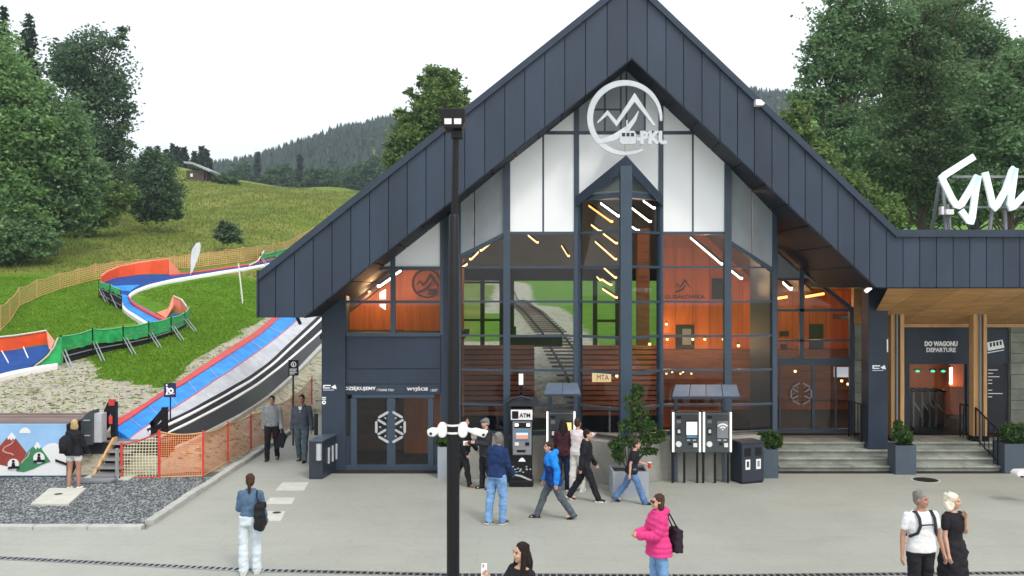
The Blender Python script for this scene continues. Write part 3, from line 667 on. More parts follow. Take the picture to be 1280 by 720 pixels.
# navy column and pairs of timber posts
def zstep(Y): return 0 if Y < 23.5 else .15 * (1 + int((Y - 23.5) / .32)) if Y < 24.46 else .6
Yc = 24.2; mb = MB(); mb.box(PX(1085.5, Yc), PX(1110, Yc), Yc, Yc + .5, .45, PZ(350, Yc)); col_ = mb.build('column', M['navy'], SB, bevel=.012)
arrowsign(flat(Yc), 1099, 460, .012, col_)
MB().box(PX(1108.5, Yc), PX(1110, Yc), Yc - .01, Yc, PZ(440, Yc), PZ(424, Yc)).build('sign_strip', M['lettering'], col_)
for p0, p1, p2, p3 in ((1114, 1119, 1125.5, 1130.5), (1217, 1224, 1229.5, 1234)):
    o = thing('timber_post', 'pair of pale timber planks on a dark steel core left of the departure door' if p0 < 1200 else 'pair of pale timber planks on a dark steel core right of the departure door', 'post', (PX((p0 + p3) / 2, 24.7), 24.7, .6), 'timber posts of the porch')
    for a, b_ in ((p0, p1), (p2, p3)): MB().box(PX(a, 24.6), PX(b_, 24.6), 24.6, 24.85, .72, 4.2).build('plank', M['wood_light'], o, bevel=.008)
    MB().box(PX(p1, 24.68), PX(p2, 24.68), 24.68, 24.8, .6, 4.2).build('steel_core', M['navy_dark'], o)
    MB().box(PX(p0 - 1, 24.6), PX(p3 + 1, 24.6), 24.56, 24.9, .6, .74).build('base_plate', M['black'], o)
    pm2 = (p1 + p2) / 2; MB().tube([(PX(pm2, 24.5), 24.56, .47), (PX(pm2, 24.5), 24.56, 4.2)], .035, 8).build('drain_pipe', M['grey_mid'], o)
# steps
for k in range(4):
    y0 = 23.5 + .32 * k; x0 = PX(974 - k * 1, y0); x1 = PX(1252, y0)
    nst = 6
    st = MB().box(x0, x1 + (0 if k == 0 else -.04 * k), y0 + .06, 27.2, .15 * k - .01, .15 * (k + 1) - .04).build('step', M['step'], SB)
    for i in range(nst):
        a = x0 + (x1 - x0) * i / nst + .005; c_ = x0 + (x1 - x0) * (i + 1) / nst - .005
        MB().box(a, c_, y0, y0 + (.34 if k < 3 else 1.3), .15 * (k + 1) - .042, .15 * (k + 1)).build('tread', M['step'], st, bevel=.006)
MB().box(PX(1252, 24.2), 30, 24.3, 25.6, -.02, .55).build('landing', M['stone'], SB)

# ------------------------------------------------------------------ hall interior
mb = MB(); mb.box(-4.6, 16, 23.3, 34, -.05, .012); mb.build('hall_floor', M['floor'], SB)
MB().box(PX(970, 25.6), 16, 25.62, 34, .012, .6).build('raised_floor', M['floor'], SB)
mb = MB()
for (p0, q0), (p1, q1) in (((379, 397), (790, 72.3)), ((790, 72.3), (1095.5, 359))):
    A_, B_ = P(p0, q0, YF), P(p1, q1, YF); nrm = Vector((-(B_ - A_).z, 0, (B_ - A_).x)).normalized()
    a = A_ - nrm * .12; c = B_ - nrm * .12; mb.prism([Vector((a.x, 26.1, a.z)), Vector((c.x, 26.1, c.z)), Vector((c.x, 26.1, c.z)) - nrm * .05, Vector((a.x, 26.1, a.z)) - nrm * .05], (0, 8.4, 0))
mb.build('hall_ceiling', M['ceil'], SB)
YW = 31.0
def inner(name, p0, p1, q0, q1, Y, d_, m_, par=None):
    mb = MB(); wbox(mb, p0, p1, q0, q1, Y, d_); return mb.build(name, m_, par or SB)
wl = MB()
bx0, bx1 = PX(824, YW), PX(1075, YW); nb = 12
_xs = [PX(p_, YW) for p_ in (1068, 1030, 990, 950, 910, 870, 824)]; ow = MB().prism([Vector((_xs[-1], YW + .05, 0)), Vector((_xs[0], YW + .05, 0))] + [Vector((x_, YW + .05, min(7.5, zso(x_) - .02))) for x_ in _xs], (0, .2, 0)).build('inner_wall', M['wood_orange'], SB)
for i in range(nb):
    a = bx0 + (bx1 - bx0) * i / nb; b_ = bx0 + (bx1 - bx0) * (i + 1) / nb - .012
    MB().box(a, b_, YW, YW + .05, PZ(436, YW), min(PZ(310, YW), zso(b_) - .1)).build('wall_board', M['wood_orange'], ow) if zso(b_) > PZ(430, YW) else None
inner('counter', 824, 1075, 437, 500, YW - .3, .5, M['wood_brown'])
for a, b_, c0, c1 in ((845, 868, 406, 436), (890, 906, 348, 374), (1012, 1029, 405, 446), (975, 986, 414, 420), (976, 984, 430, 447)): inner('inner_window', a, b_, c0, c1, YW - .06, .05, M['navy_dark'], ow)
inner('window_blind', 853, 864, 411, 431, YW - .08, .02, M['grey_mid'], ow)
text('GUBAŁÓWKA', P(856, 370.5, YW - .02), PX(881, YW) - PX(831, YW), .17, M['darkletter'], ow, bold=.01)
def mountainlogo(c, s, m_, par, ring_=True, name='mountain_emblem', yd=.02, n=40):
    mb = MB(); q = lambda x, z: Vector((c[0] + x * s, c[1], c[2] + z * s))
    if ring_:
        for i in range(n):
            a0, a1 = R(-5 + 305 * i / n), R(-5 + 305 * (i + 1) / n)
            w0, w1 = [.06 + .10 * math.sin(math.pi * min(1, max(0, u))) ** .8 for u in (i / n, (i + 1) / n)]
            mb.prism([q(math.cos(a0), math.sin(a0)), q(math.cos(a1), math.sin(a1)), q(math.cos(a1) * (1 - w1), math.sin(a1) * (1 - w1)), q(math.cos(a0) * (1 - w0), math.sin(a0) * (1 - w0))], (0, yd, 0))
    pk = [(-.74, -.12), (-.46, .20), (-.22, -.08), (.26, .66), (.82, -.20)]; wd = [.02, .06, .075, .075, .02]
    lo = [(-.72, -.15), (-.46, .07), (-.22, -.23), (.26, .42), (.76, -.22)]
    q = lambda x, z: Vector((c[0] + x * s, c[1] - .006, c[2] + z * s))
    for i in range(4): mb.prism([q(*pk[i]), q(*pk[i + 1]), q(*lo[i + 1]), q(*lo[i])], (0, yd, 0))
    top = [(-.70, -.60), (-.3, -.44), (.05, -.22), (.25, .02), (.36, .19)]; bt = [(-.72, -.70), (-.3, -.62), (.08, -.40), (.30, -.08), (.37, .16)]
    q = lambda x, z: Vector((c[0] + x * s, c[1] - .012, c[2] + z * s))
    for i in range(4): mb.prism([q(*top[i]), q(*top[i + 1]), q(*bt[i + 1]), q(*bt[i])], (0, yd, 0))
    return mb.build(name, m_, par)
mountainlogo(P(853, 357, YW - .03), .34, M['darkletter'], ow, False)
# timber column, slatted screens either side of the track
inner('timber_column', 797, 812, 285, 470, 28.5, .35, M['wood_brown'])
for p0, p1 in ((560, 668), (722, 824)):
    sc_ = inner('slat_screen', p0, p1, 436, 610, 28.12, .04, M['soffit'])
    z = .05
    while z < PZ(436, 28):
        if z > .8: MB().box(PX(p0, 28), PX(p1, 28), 28 + random.uniform(-.03, .02), 28.11, z, z + .115).build('slat', M['slat'], sc_)
        z += .155
inner('hall_beam', 574, 826, 336, 351, 33.9, .3, M['navy_dark'])
mb = MB()
for p in (574, 603, 627, 640, 720, 744, 772, 826): vbar(flat(33.9), mb, p, .5, PZ(336, 33.9), .16, .12)
for q_ in (353, 400, 434): mb.box(PX(574, 33.9), PX(632, 33.9), 33.85, 33.95, PZ(q_, 33.9) - .04, PZ(q_, 33.9) + .04)
for q_ in (401, 436): mb.box(PX(744, 33.9), PX(772, 33.9), 33.85, 33.95, PZ(q_, 33.9) - .05, PZ(q_, 33.9) + .05)
mb.build('rear_frame', M['navy_dark'], SB)
inner('gable_infill', 560, 826, 200, 336, 34.0, .2, M['grey_panel'])
o = thing('hall_sign', 'dark blank board on a post above the track inside the hall', 'sign', P(643, 600, 30)); inner('board', 640, 703, 420, 433.5, 30, .12, M['navy_dark'], o); inner('post', 641.5, 645, 408, 470, 30.12, .1, M['navy_dark'], o)
inner('door_room', 1100, 1300, 400, 548, YR + 4.2, .1, M['wood_orange']); inner('side_wall', 1126, 1130, 380, 548, YR + .3, 3.9, M['navy_dark'])
inner('porch_ceiling', 1100, 1300, 398, 404, YR + .3, 3.8, M['navy_dark'])
inner('orange_wall', 1187, 1213, 455, 483, YR + 3, .1, M['wood_orange'])
# back room behind exit wall
inner('exit_room_wall', 420, 505, 300, 440, YL + 3.0, .1, M['wood_orange'])
bw = inner('exit_room_wall', 505, 580, 300, 600, YL + 2.4, .1, M['wood_orange'])
mountainlogo(P(533, 354, YL + 2.37), .42, M['darkletter'], bw, True, 'wall_emblem'); MB().box(PX(535, YL + 2.3), PX(546, YL + 2.3), YL + 2.36, YL + 2.4, PZ(369, YL + 2.3), PZ(361, YL + 2.3)).build('car_emblem', M['darkletter'], bw)
inner('exit_room_floor', 400, 580, 418, 424, YL + .3, 3.2, M['navy_dark']); inner('exit_lower_wall', 420, 580, 424, 588, YL + 2.8, .1, M['wood_brown'])

# lamps of the hall: each is a lit tube, with its own light
def lamp(a, b_, r, m_, label, watt=0, col=(1, .62, .32), size=1.2, group='strip lights under the hall ceiling'):
    a, b_ = Vector(a), Vector(b_); c = (a + b_) / 2
    o = thing('strip_light', label, 'lamp', c, group)
    MB().bar(a, b_, r * 2, r * 2).build('tube', m_, o); MB().bar(a + Vector((0, 0, r * 1.6)), b_ + Vector((0, 0, r * 1.6)), r * 2.4, r).build('housing', M['navy_dark'], o)
    if watt:
        l = bpy.data.lights.new('glow', 'POINT'); l.energy = watt * (2.0 if 'upper left' in label else 1.15); l.color = col; l.shadow_soft_size = .25
        lo_ = bpy.data.objects.new('glow', l); COL.objects.link(lo_); lo_.parent = o; lo_.location = (0, 0, -.35)
    return o
def L(px, py, Y): return P(px, py, Y)
GEN = 'slanting lit strip light under the hall ceiling'
for a, b_, Y0, Y1, m_, wt in (((752, 254), (774, 270), 27, 25, 'led', 40), ((787, 257), (813, 277), 27, 25, 'led', 50), ((805, 251), (818, 260), 28, 26.4, 'led', 0), ((787, 281), (798, 288), 28, 27, 'led', 0), ((864, 297), (903, 330), 28, 24.6, 'led', 70),
                              ((737, 257), (765, 277), 28.5, 26, 'ledo', 0), ((740, 281), (751, 289), 29, 27.5, 'warm', 0), ((755, 292), (771, 304), 29, 27.5, 'warm', 0), ((745, 302), (770, 324), 29.5, 27, 'warm', 0), ((756, 335), (770, 347), 29.5, 27.5, 'warm', 0), ((753, 349), (764, 356), 30, 28.5, 'warm', 0), ((747, 346), (751, 350), 30, 29, 'warm', 0), ((754, 361), (771, 372), 30, 28.5, 'warm', 0),
                              ((661, 294), (672, 303), 30, 29, 'warm', 0), ((703, 307), (711, 320), 30, 29, 'warm', 0), ((601, 313), (612, 304), 27, 28, 'warm', 12), ((588, 324), (597, 315), 26, 27, 'warm', 0), ((577, 334), (583, 330), 25, 26, 'warm', 0), ((916, 339), (927, 348), 25.5, 24.8, 'led', 15), ((940, 359), (947, 365), 27, 26, 'led', 0)):
    lamp(L(*a, Y0), L(*b_, Y1), .030, M[m_], GEN, wt)
for a, b_, Y0, Y1, m_, wt in (((462, 350), (478, 338), 24.6, 25.4, 'led', 22), ((473, 358), (490, 346), 24.8, 25.6, 'led', 22), ((492, 343.5), (500, 338), 25, 25.5, 'led', 0)):
    lamp(L(*a, Y0), L(*b_, Y1), .035, M[m_], 'bright strip light in the upper left room', wt, (1, .5, .2), .8, 'strip lights in the exit room')
for a, b_, Y0, Y1, m_, wt in (((971, 373), (984, 371), 29, 29, 'ledo', 25), ((1007, 371), (1030, 367), 29, 29, 'ledo', 40), ((980, 353), (989, 361), 27, 26.4, 'led', 18)):
    lamp(L(*a, Y0), L(*b_, Y1), .04, M[m_], 'glowing strip light over the right glass doors', wt, (1, .55, .25), .8, 'strip lights over the glass doors')
lamp(L(1188.5, 459, YR + 2.6), L(1188.5, 480, YR + 2.6), .035, M['led'], 'upright lit strip lamp on the orange wall inside the departure door', 34, (1, .6, .3), .6, None)
def glow(px, py, Y, watt, col=(1, .60, .30), r=.045, label='small warm lamp inside the hall'):
    c = P(px, py, Y); o = thing('hall_lamp', label, 'lamp', c, 'small warm lamps inside the hall'); MB().sphere((c.x, c.y, c.z), r, 8, 6).build('bulb', M['warm'], o)
    MB().tube([(c.x, c.y, c.z + r * .8), (c.x, c.y, c.z + r * 2.2)], [r * .9, r * .4]).build('cap', M['navy_dark'], o)
    l = bpy.data.lights.new('glow', 'POINT'); l.energy = watt * (1.6 if px < 500 else 1.0); l.color = col; l.shadow_soft_size = .15
    lo_ = bpy.data.objects.new('glow', l); COL.objects.link(lo_); lo_.parent = o; lo_.location = (0, -r * 3, -r * 3)
for a in ((833, 405, 30.4, 30), (834, 424, 30, 14), (866, 424, 30, 14), (881, 424, 30, 14), (904, 424, 30, 20), (812, 430, 27.4, 10), (771, 470, 27.4, 4), (923, 432, 27, 14), (968, 466, 28, 6), (1060, 480, 28, 12), (994, 464, 28.6, 8), (1052, 476, 28, 5), (448, 352, 26, 22), (462, 365, 26.2, 14)): glow(*a)
for k in range(7): glow(833 + k * 5.2 + (k % 2) * 2, 467 - (k % 3) * 2, 28.6, .6, r=.03)
# gates inside the departure door
for k, p_ in enumerate((1141, 1152, 1161, 1169, 1180)):
    Yk = YR + 1.6; o = thing('entry_gate', 'slim steel gate inside the departure door', 'turnstile', (PX(p_, Yk), Yk, .6), 'entry gates inside the departure door')
    MB().box(PX(p_, Yk), PX(p_, Yk) + .05, Yk, Yk + .7, .6, 1.62).build('column', M['steel'], o); MB().box(PX(p_, Yk) - .02, PX(p_, Yk) + .07, Yk - .02, Yk + .72, 1.62, 1.68).build('cap', M['black'], o)
    MB().bar((PX(p_, Yk) + .05, Yk + .1, 1.35), (PX(p_, Yk) + .24, Yk + .05, 1.05), .03, .03).build('arm', M['steel'], o)
for k, p_ in enumerate((1147, 1166, 1179)):
    Yk = YR + 2.2; o = thing('signal_light', 'small green signal light over the entry gates', 'light', P(p_, 464, Yk), 'green signals over the entry gates'); c = P(p_, 464, Yk); MB().sphere(c, (.07, .04, .04), 8, 6).build('lens', M['greenlit'], o); MB().box(c.x - .09, c.x + .09, c.y, c.y + .06, c.z + .03, c.z + .07).build('shade', M['black'], o)
# lit signs and screens inside
o = thing('lit_hall_sign', 'glowing warm white sign reading MTA inside the hall', 'sign', P(752, 471, 26)); sb_ = inner('sign_box', 740.5, 764, 466, 477.5, 26, .1, M['signlit'], o); text('MTA', P(753.5, 471.8, 25.99), PX(761, 26) - PX(746, 26), .15, M['darkletter'], sb_)
o = thing('lit_lantern', 'upright white lit lantern on a dark stand inside the hall above the cash machine', 'lamp', P(650, 600, 25)); inner('lit_face', 648.5, 654, 467.5, 481, 25, .08, M['ledw'], o); inner('stand', 650, 653, 481, 498, 25.02, .05, M['black'], o)
o = thing('wall_screen', 'small pale lit screen inside the right hand glass doors', 'screen', P(1052, 465, 28)); inner('screen_face', 1043, 1062, 459, 471.5, 28, .05, M['screen'], o)
o = thing('wall_lamp', 'white faceted lantern in the orange room behind the upper left window', 'lamp', P(479, 370, 25.2)); MB().prism([P(474.5, 366, 25.2), P(481.5, 361.5, 25.2), P(481.5, 374, 25.2), P(474.5, 374, 25.2)], (0, .15, 0)).build('shade', M['ledw'], o); MB().prism([P(474.5, 380, 25.2), P(481.5, 380, 25.2), P(481.5, 387.5, 25.2), P(474.5, 383, 25.2)], (0, .15, 0)).build('shade', M['ledw'], o)
# ------------------------------------------------------------------ signs on the building
Yl = 21.88
LG = thing('cableway_logo', 'big silver ring emblem of a mountain and cable car with PKL lettering on the gable', 'logo sign', P(781, 148, Yl))
rs = (PX(828, Yl) - PX(734, Yl)) / 2
mountainlogo(P(781, 147, Yl), rs, M['silver'], LG, True, 'ring_and_peaks', .07, 56)
mb = MB(); q = lambda x, y: P(x, y, Yl - .03)
mb.prism([q(775, 168), (q(775, 168) + q(777, 164)) / 2, q(778, 163.5), q(793, 163.5), q(795, 167), q(795, 178), q(793, 180), q(777, 180), q(775, 178)], (0, .07, 0))
mb.prism([q(783, 150), q(784.5, 150), q(784.5, 164), q(783, 164)], (0, .06, 0)); cab = mb.build('cable_car', M['silver'], LG)
mb = MB()
for k in range(3): x = 777.5 + k * 5.6; mb.prism([P(a, b_, Yl - .036) for a, b_ in ((x, 166), (x + 4, 166), (x + 4, 170.5), (x, 170.5))], (0, .01, 0))
mb.build('car_window', M['navy_dark'], cab)
for s_, a, b_ in (('-', 795.5, 800), ('PKL', 800, 833.5)):
    text(s_, P((a + b_) / 2, 172 if s_ == 'PKL' else 174, Yl), PX(b_, Yl) - PX(a, Yl), PX(16.5, Yl) - PX(0, Yl) if s_ == 'PKL' else .08, M['silver'], LG, depth=.07, bold=.065)
mb = MB()
for a, b_ in ((745, 130), (815, 130), (760, 185), (800, 182)): mb.tube([P(a, b_, Yl + .05), P(a, b_, YC - .1)], .018, 6)
mb.build('fixing', M['silver'], LG)

Yg = 23.0
RS = thing('rooftop_lettering', 'huge white brush style letters Gu standing on the flat roof at the right edge', 'roof sign', P(1215, 287, Yg))
def brush(pts, w_, name):
    mb = MB(); n = len(pts); p3 = [P(a, b_, Yg) for a, b_ in pts]; wl_ = w_ if hasattr(w_, '__len__') else [w_] * n
    lft, rgt = [], []
    for i in range(n):
        if i == 0: d = (p3[1] - p3[0]).normalized(); k = 1
        elif i == n - 1: d = (p3[-1] - p3[-2]).normalized(); k = 1
        else:
            d1 = (p3[i] - p3[i - 1]).normalized(); d2 = (p3[i + 1] - p3[i]).normalized(); d = (d1 + d2).normalized(); k = min(1.6, 1 / max(.3, d.dot(d1)))
        s_ = Vector((-d.z, 0, d.x)) * wl_[i] / F * Yg / 2 * k; lft.append(p3[i] + s_); rgt.append(p3[i] - s_)
    for i in range(n - 1): mb.prism([lft[i], lft[i + 1], rgt[i + 1], rgt[i]], (0, .07 + .002 * i, 0))
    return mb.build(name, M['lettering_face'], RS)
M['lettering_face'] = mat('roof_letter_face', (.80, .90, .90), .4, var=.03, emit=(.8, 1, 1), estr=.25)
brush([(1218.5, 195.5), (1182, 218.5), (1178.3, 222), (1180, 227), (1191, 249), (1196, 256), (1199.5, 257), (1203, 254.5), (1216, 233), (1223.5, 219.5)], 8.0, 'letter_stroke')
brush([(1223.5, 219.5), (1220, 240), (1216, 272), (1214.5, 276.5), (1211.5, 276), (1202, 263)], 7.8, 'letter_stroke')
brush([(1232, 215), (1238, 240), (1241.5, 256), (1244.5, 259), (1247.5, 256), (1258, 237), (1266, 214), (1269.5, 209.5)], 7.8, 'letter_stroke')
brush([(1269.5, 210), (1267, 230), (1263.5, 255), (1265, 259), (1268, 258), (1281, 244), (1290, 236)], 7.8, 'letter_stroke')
mb = MB()
for a, b_ in (((1178, 228), (1182, 288)), ((1174, 228), (1165, 288)), ((1254, 225), (1257, 288)), ((1240, 262), (1237, 288)), ((1184, 255), (1186, 288))): mb.bar(P(*a, Yg + .3), P(*b_, Yg + (.3 if a[0] != 1174 else .9)), .07, .07)
for y0 in (221, 259): mb.bar(P(1190, y0, Yg + .25), P(1330, y0, Yg + .25), .06, .06)
mb.build('support_frame', M['grey_mid'], RS)
o = thing('roof_floodlight', 'small pale floodlight mounted on the roof beside the white letter frame', 'floodlight', P(1187, 268, Yg)); mb = MB(); wbox(mb, 1183, 1192.5, 261.5, 268, Yg, .2); mb.build('lamp_head', M['white'], o); mb = MB(); wbox(mb, 1177, 1180, 258, 268, Yg, .15); mb.build('bracket', M['white'], o); MB().bar(P(1187, 268, Yg + .1), P(1188, 288, Yg + .1), .04, .04).build('stand', M['grey_mid'], o)
o = thing('wall_floodlight', 'small white floodlight on the right roof slope of the gable', 'floodlight', P(950, 127, YF)); mb = MB(); mb.prism([P(a, b_, YF - .22) for a, b_ in ((945, 124), (951, 124), (956.5, 129), (954, 131.5), (945, 131.5))], (0, .2, 0)); mb.build('lamp_head', M['white'], o)
o = thing('soffit_spotlight', 'small bright spotlight under the right corner of the soffit by the navy column', 'spotlight', P(1085, 362, 23)); MB().bar(P(1082, 364.5, 23), P(1088, 359.5, 23), .10, .08).build('lamp_head', M['ledw'], o); MB().bar(P(1085, 361, 23), P(1085, 352, 23.1), .03, .03).build('bracket', M['black'], o)

# ------------------------------------------------------------------ cash machine, ticket machines and shelters
Ya = 21.75
AT = thing('cash_machine', 'tall black and grey free standing cash machine with an ATM sign on top', 'cash machine', (PX(652, Ya), Ya, 0))
def bx(name, p0, p1, q0, q1, Y, d_, m_, par, bev=0):
    mb = MB(); wbox(mb, p0, p1, q0, q1, Y, d_); return mb.build(name, m_, par, bevel=bev)
bx('body', 638, 665.5, 512, 607, Ya, .55, M['black'], AT, .012)
bx('fascia', 640.8, 664.5, 527, 569, Ya - .03, .05, M['grey_mid'], AT, .008)
s_ = bx('header', 638.5, 665.5, 512.5, 525, Ya - .05, .08, M['white'], AT, .006); bx('header_logo', 640, 648, 514, 523.5, Ya - .056, .01, M['black'], s_); text('ATM', P(656, 519.2, Ya - .055), PX(663, Ya) - PX(649.5, Ya), .10, M['black'], s_, bold=.02)
bx('upper_bezel', 643, 663, 528.5, 535, Ya - .04, .02, M['black'], AT)
for a in (643.5, 658): bx('indicator_lamp', a, a + 4.5, 529.5, 533, Ya - .045, .01, M['ledw'], AT)
sc_ = bx('screen', 644, 661, 537.5, 550.5, Ya - .045, .02, M['screen_b'], AT); bx('screen_image', 645, 660, 541, 544, Ya - .05, .008, M['screen'], sc_); bx('screen_image', 645, 660, 544.2, 548.5, Ya - .05, .008, M['screen_r'], sc_)
bx('card_slot', 643.5, 648.5, 553, 557, Ya - .045, .02, M['white'], AT); bx('contact_reader', 656.5, 661.5, 553, 557, Ya - .045, .02, M['black'], AT)
bx('keypad', 641.5, 663.5, 561, 568, Ya - .06, .05, M['grey_mid'], AT); bx('cash_slot', 646, 657, 562.5, 565.5, Ya - .066, .02, M['black'], AT)
MB().prism([P(a, b_, Ya - .01) for a, b_ in ((648, 577), (657, 577), (655, 573.5), (652.5, 572), (650, 573.5))], (0, .01, 0)).build('emblem', M['lettering'], AT)
mb = MB(); mb.prism([P(a, b_, Ya - .012) for a, b_ in ((639, 592), (652, 594), (665, 600), (665, 602), (650, 596), (639, 593.5))], (0, .01, 0))
for k in range(14): x = 640 + random.random() * 22; y = 583 + random.random() * 7; mb.prism([P(a, b_, Ya - .012) for a, b_ in ((x, y), (x + 2.2, y - .6), (x + 2.4, y + .8), (x + .3, y + 1.2))], (0, .01, 0))
mb.build('decal', M['silver'], AT); bx('base', 636.5, 667, 601, 608, Ya - .06, .66, M['black'], AT, .02)
o = thing('machine_surround', 'dark metal surround and curved hood behind the cash machine', 'shelter', (PX(648, 22.2), 22.2, 0))
mb = MB(); wbox(mb, 630, 636.5, 498, 603, 22.2, .25); mb.build('side_post', M['navy'], o)
mb = MB(); wbox(mb, 634, 672, 499, 508, 22.05, .5); mb.tube([P(632, 504, 22.0), P(640, 498, 22.0), P(652, 495.5, 22.0), P(664, 499, 22.0)], .03); mb.build('hood', M['navy_dark'], o, bevel=.03)
M['sheet'] = mat('canopy_sheet', (.11, .15, .21), .45, var=.15)
def ticket(p0, p1, q0, q1, Y, label, scr, foot):
    o = thing('ticket_machine', label, 'ticket machine', (PX((p0 + p1) / 2, Y), Y, 0), 'ticket machines in front of the glass'); k = (p1 - p0) / 35.0
    X_ = lambda t_: p0 + t_ * k
    Yq = lambda t_: q0 + t_ * (q1 - q0) / 51.0
    bx('housing', p0, p1, q0, q1, Y, .32, M['grey_mach'], o, .015)
    for a in (0.2, 33.2): bx('light_strip', X_(a), X_(a + 2.0), Yq(.5), Yq(50), Y - .03, .05, M['ledw'], o)
    s2 = bx('screen', X_(17), X_(31), Yq(11), Yq(33), Y - .02, .03, M['black'], o)
    if scr == 'wifi':
        mb = MB(); c = P(X_(24), Yq(23), Y - .03); r_ = .13
        for r0, r1 in ((.0, .035), (.065, .10), (.13, .17)):
            an = [R(40 + 20 * j) for j in range(6)]
            for a0, a1 in zip(an, an[1:]): mb.prism([c + Vector((math.cos(a0) * r1, 0, math.sin(a0) * r1)), c + Vector((math.cos(a1) * r1, 0, math.sin(a1) * r1)), c + Vector((math.cos(a1) * r0, 0, math.sin(a1) * r0)), c + Vector((math.cos(a0) * r0, 0, math.sin(a0) * r0))][:4 if r0 else 3] if r0 else [c, c + Vector((math.cos(a1) * r1, 0, math.sin(a1) * r1)), c + Vector((math.cos(a0) * r1, 0, math.sin(a0) * r1))], (0, .01, 0))
        mb.build('contactless_symbol', M['lettering'], s2); bx('screen_back', X_(17.2), X_(30.8), Yq(11.2), Yq(32.8), Y - .024, .01, M['grey_mid'], s2)
    else:
        bx('lit_display', X_(17.6), X_(30.4), Yq(12.5), Yq(28.5), Y - .026, .015, M[scr], s2); bx('display_foot', X_(17.6), X_(30.4), Yq(29), Yq(32.4), Y - .026, .015, M['screen_b'] if scr == 'screen_w' else M['screen_y'], s2)
    for a, b_, c0, c1, m_ in ((5, 11, 5, 8, 'black'), (5.5, 10.5, 10, 14, 'grey_mid'), (5.5, 10.5, 20.5, 28.5, 'black'), (6.6, 9.8, 22, 26.5, 'white'), (20, 24, 38.5, 41, 'black'), (26, 30.5, 39, 44, 'white'), (18, 22, 34.5, 36, 'silver'), (25, 29, 34.5, 36, 'silver'), (4, 32, 2, 2.8, 'grey_mid')):
        bx('control', X_(a), X_(b_), Yq(c0), Yq(c1), Y - .016 - .01 * (m_ == 'white'), .03, M[m_], o)
    mb = MB(); c = P(X_(7.5), Yq(40), Y); mb.tube([(c.x, Y + .01, c.z), (c.x, Y - .035, c.z)], .068 * k, 14); mb.build('coin_tray', M['white'], o)
    mb = MB()
    for a in (0, 14.5, 30.5): mb.box(PX(X_(a), Y), PX(X_(a + 2.2), Y), Y + .06, Y + .14, 0, PZ(q1, Y) + .02)
    mb.build('leg', M['black'], o); return o
M['screen_w'] = M['ledw']
ticket(840.5, 876, 515, 566, 22.1, 'grey ticket machine with a bright white screen, left one of the pair by the bin', 'screen_w', 600)
ticket(879, 914.5, 515, 566, 22.1, 'grey ticket machine with a contactless wave symbol on its screen, next to the dark bin', 'wifi', 600)
ticket(683, 719, 514, 572, 22.1, 'grey ticket machine with a yellow lit screen being used beside the cash machine', 'screen_y', 600)
def canopy(p0, p1, q0, q1, label, n, ps):
    o = thing('machine_canopy', label, 'canopy', (PX((p0 + p1) / 2, 22.1), 22.1, 0), 'canopies over the ticket machines')
    a0, a1 = P(p0 + 4, q0, 22.2), P(p1 - 4, q0, 22.2); b0, b1 = P(p0, q1, 21.45), P(p1, q1, 21.45)
    for k in range(n):
        l0, l1 = k / n + .006, (k + 1) / n - .006
        MB().prism([a0.lerp(a1, l0), a0.lerp(a1, l1), b0.lerp(b1, l1), b0.lerp(b1, l0)], (0, 0, .025)).build('roof_sheet', M['sheet'], o)
    mb = MB(); mb.bar(b0 - Vector((0, 0, .02)), b1 - Vector((0, 0, .02)), .05, .05); mb.bar(a0 - Vector((0, 0, .03)), a1 - Vector((0, 0, .03)), .06, .05)
    for l in (.01, .5, .99): mb.bar(a0.lerp(a1, l) - Vector((0, 0, .03)), b0.lerp(b1, l) - Vector((0, 0, .03)), .04, .04)
    mb.build('canopy_frame', M['navy'], o); mb = MB()
    for p_ in ps: mb.box(PX(p_, 22.25), PX(p_ + 4, 22.25), 22.25, 22.33, 0, PZ(q0 + 2, 22.25))
    mb.build('canopy_post', M['frame'], o)
canopy(840, 925, 482, 496, 'long slanted grey sheet canopy over the two ticket machines near the bin', 4, (843, 903))
canopy(680, 726, 480, 493, 'short slanted grey canopy over the ticket machine with the yellow screen', 2, (686, 717))

# ------------------------------------------------------------------ bins, planters, gate box
B = thing('recycling_bin', 'dark twin recycling bin with two openings and white labels beside the ticket machines', 'bin', (PX(936, 22.2), 22.2, 0))
rot = R(-24); cB = Vector((PX(934, 22.35), 22.35, 0)); rB = Matrix.Rotation(rot, 4, 'Z')
def rbox(name, x0, x1, y0, y1, z0, z1, m_, par, bev=0):
    mb = MB().box(x0, x1, y0, y1, z0, z1); mb.v = [tuple(rB.inverted() @ Vector(v) + cB) if 0 else tuple(Matrix.Rotation(R(20), 4, 'Z') @ Vector(v) + cB) for v in mb.v]; return mb.build(name, m_, par, bevel=bev)
rbox('body', -.31, .31, -.24, .24, .04, .96, M['bin'], B, .015); rbox('lid', -.33, .33, -.26, .26, .96, 1.0, M['bin'], B, .01); rbox('base', -.29, .29, -.22, .22, 0, .04, M['black'], B)
for s_ in (-1, 1):
    rbox('opening', s_ * .15 - .09, s_ * .15 + .09, -.246, -.2, .66, .86, M['black'], B); lb = rbox('bin_label', s_ * .15 - .065, s_ * .15 + .065, -.25, -.22, .34, .58, M['white'], B)
    rbox('label_symbol', s_ * .15 - .03, s_ * .15 + .03, -.254, -.22, .40, .54, M['bin'] if s_ < 0 else M['grey_mid'], lb)
LEAVES = {}
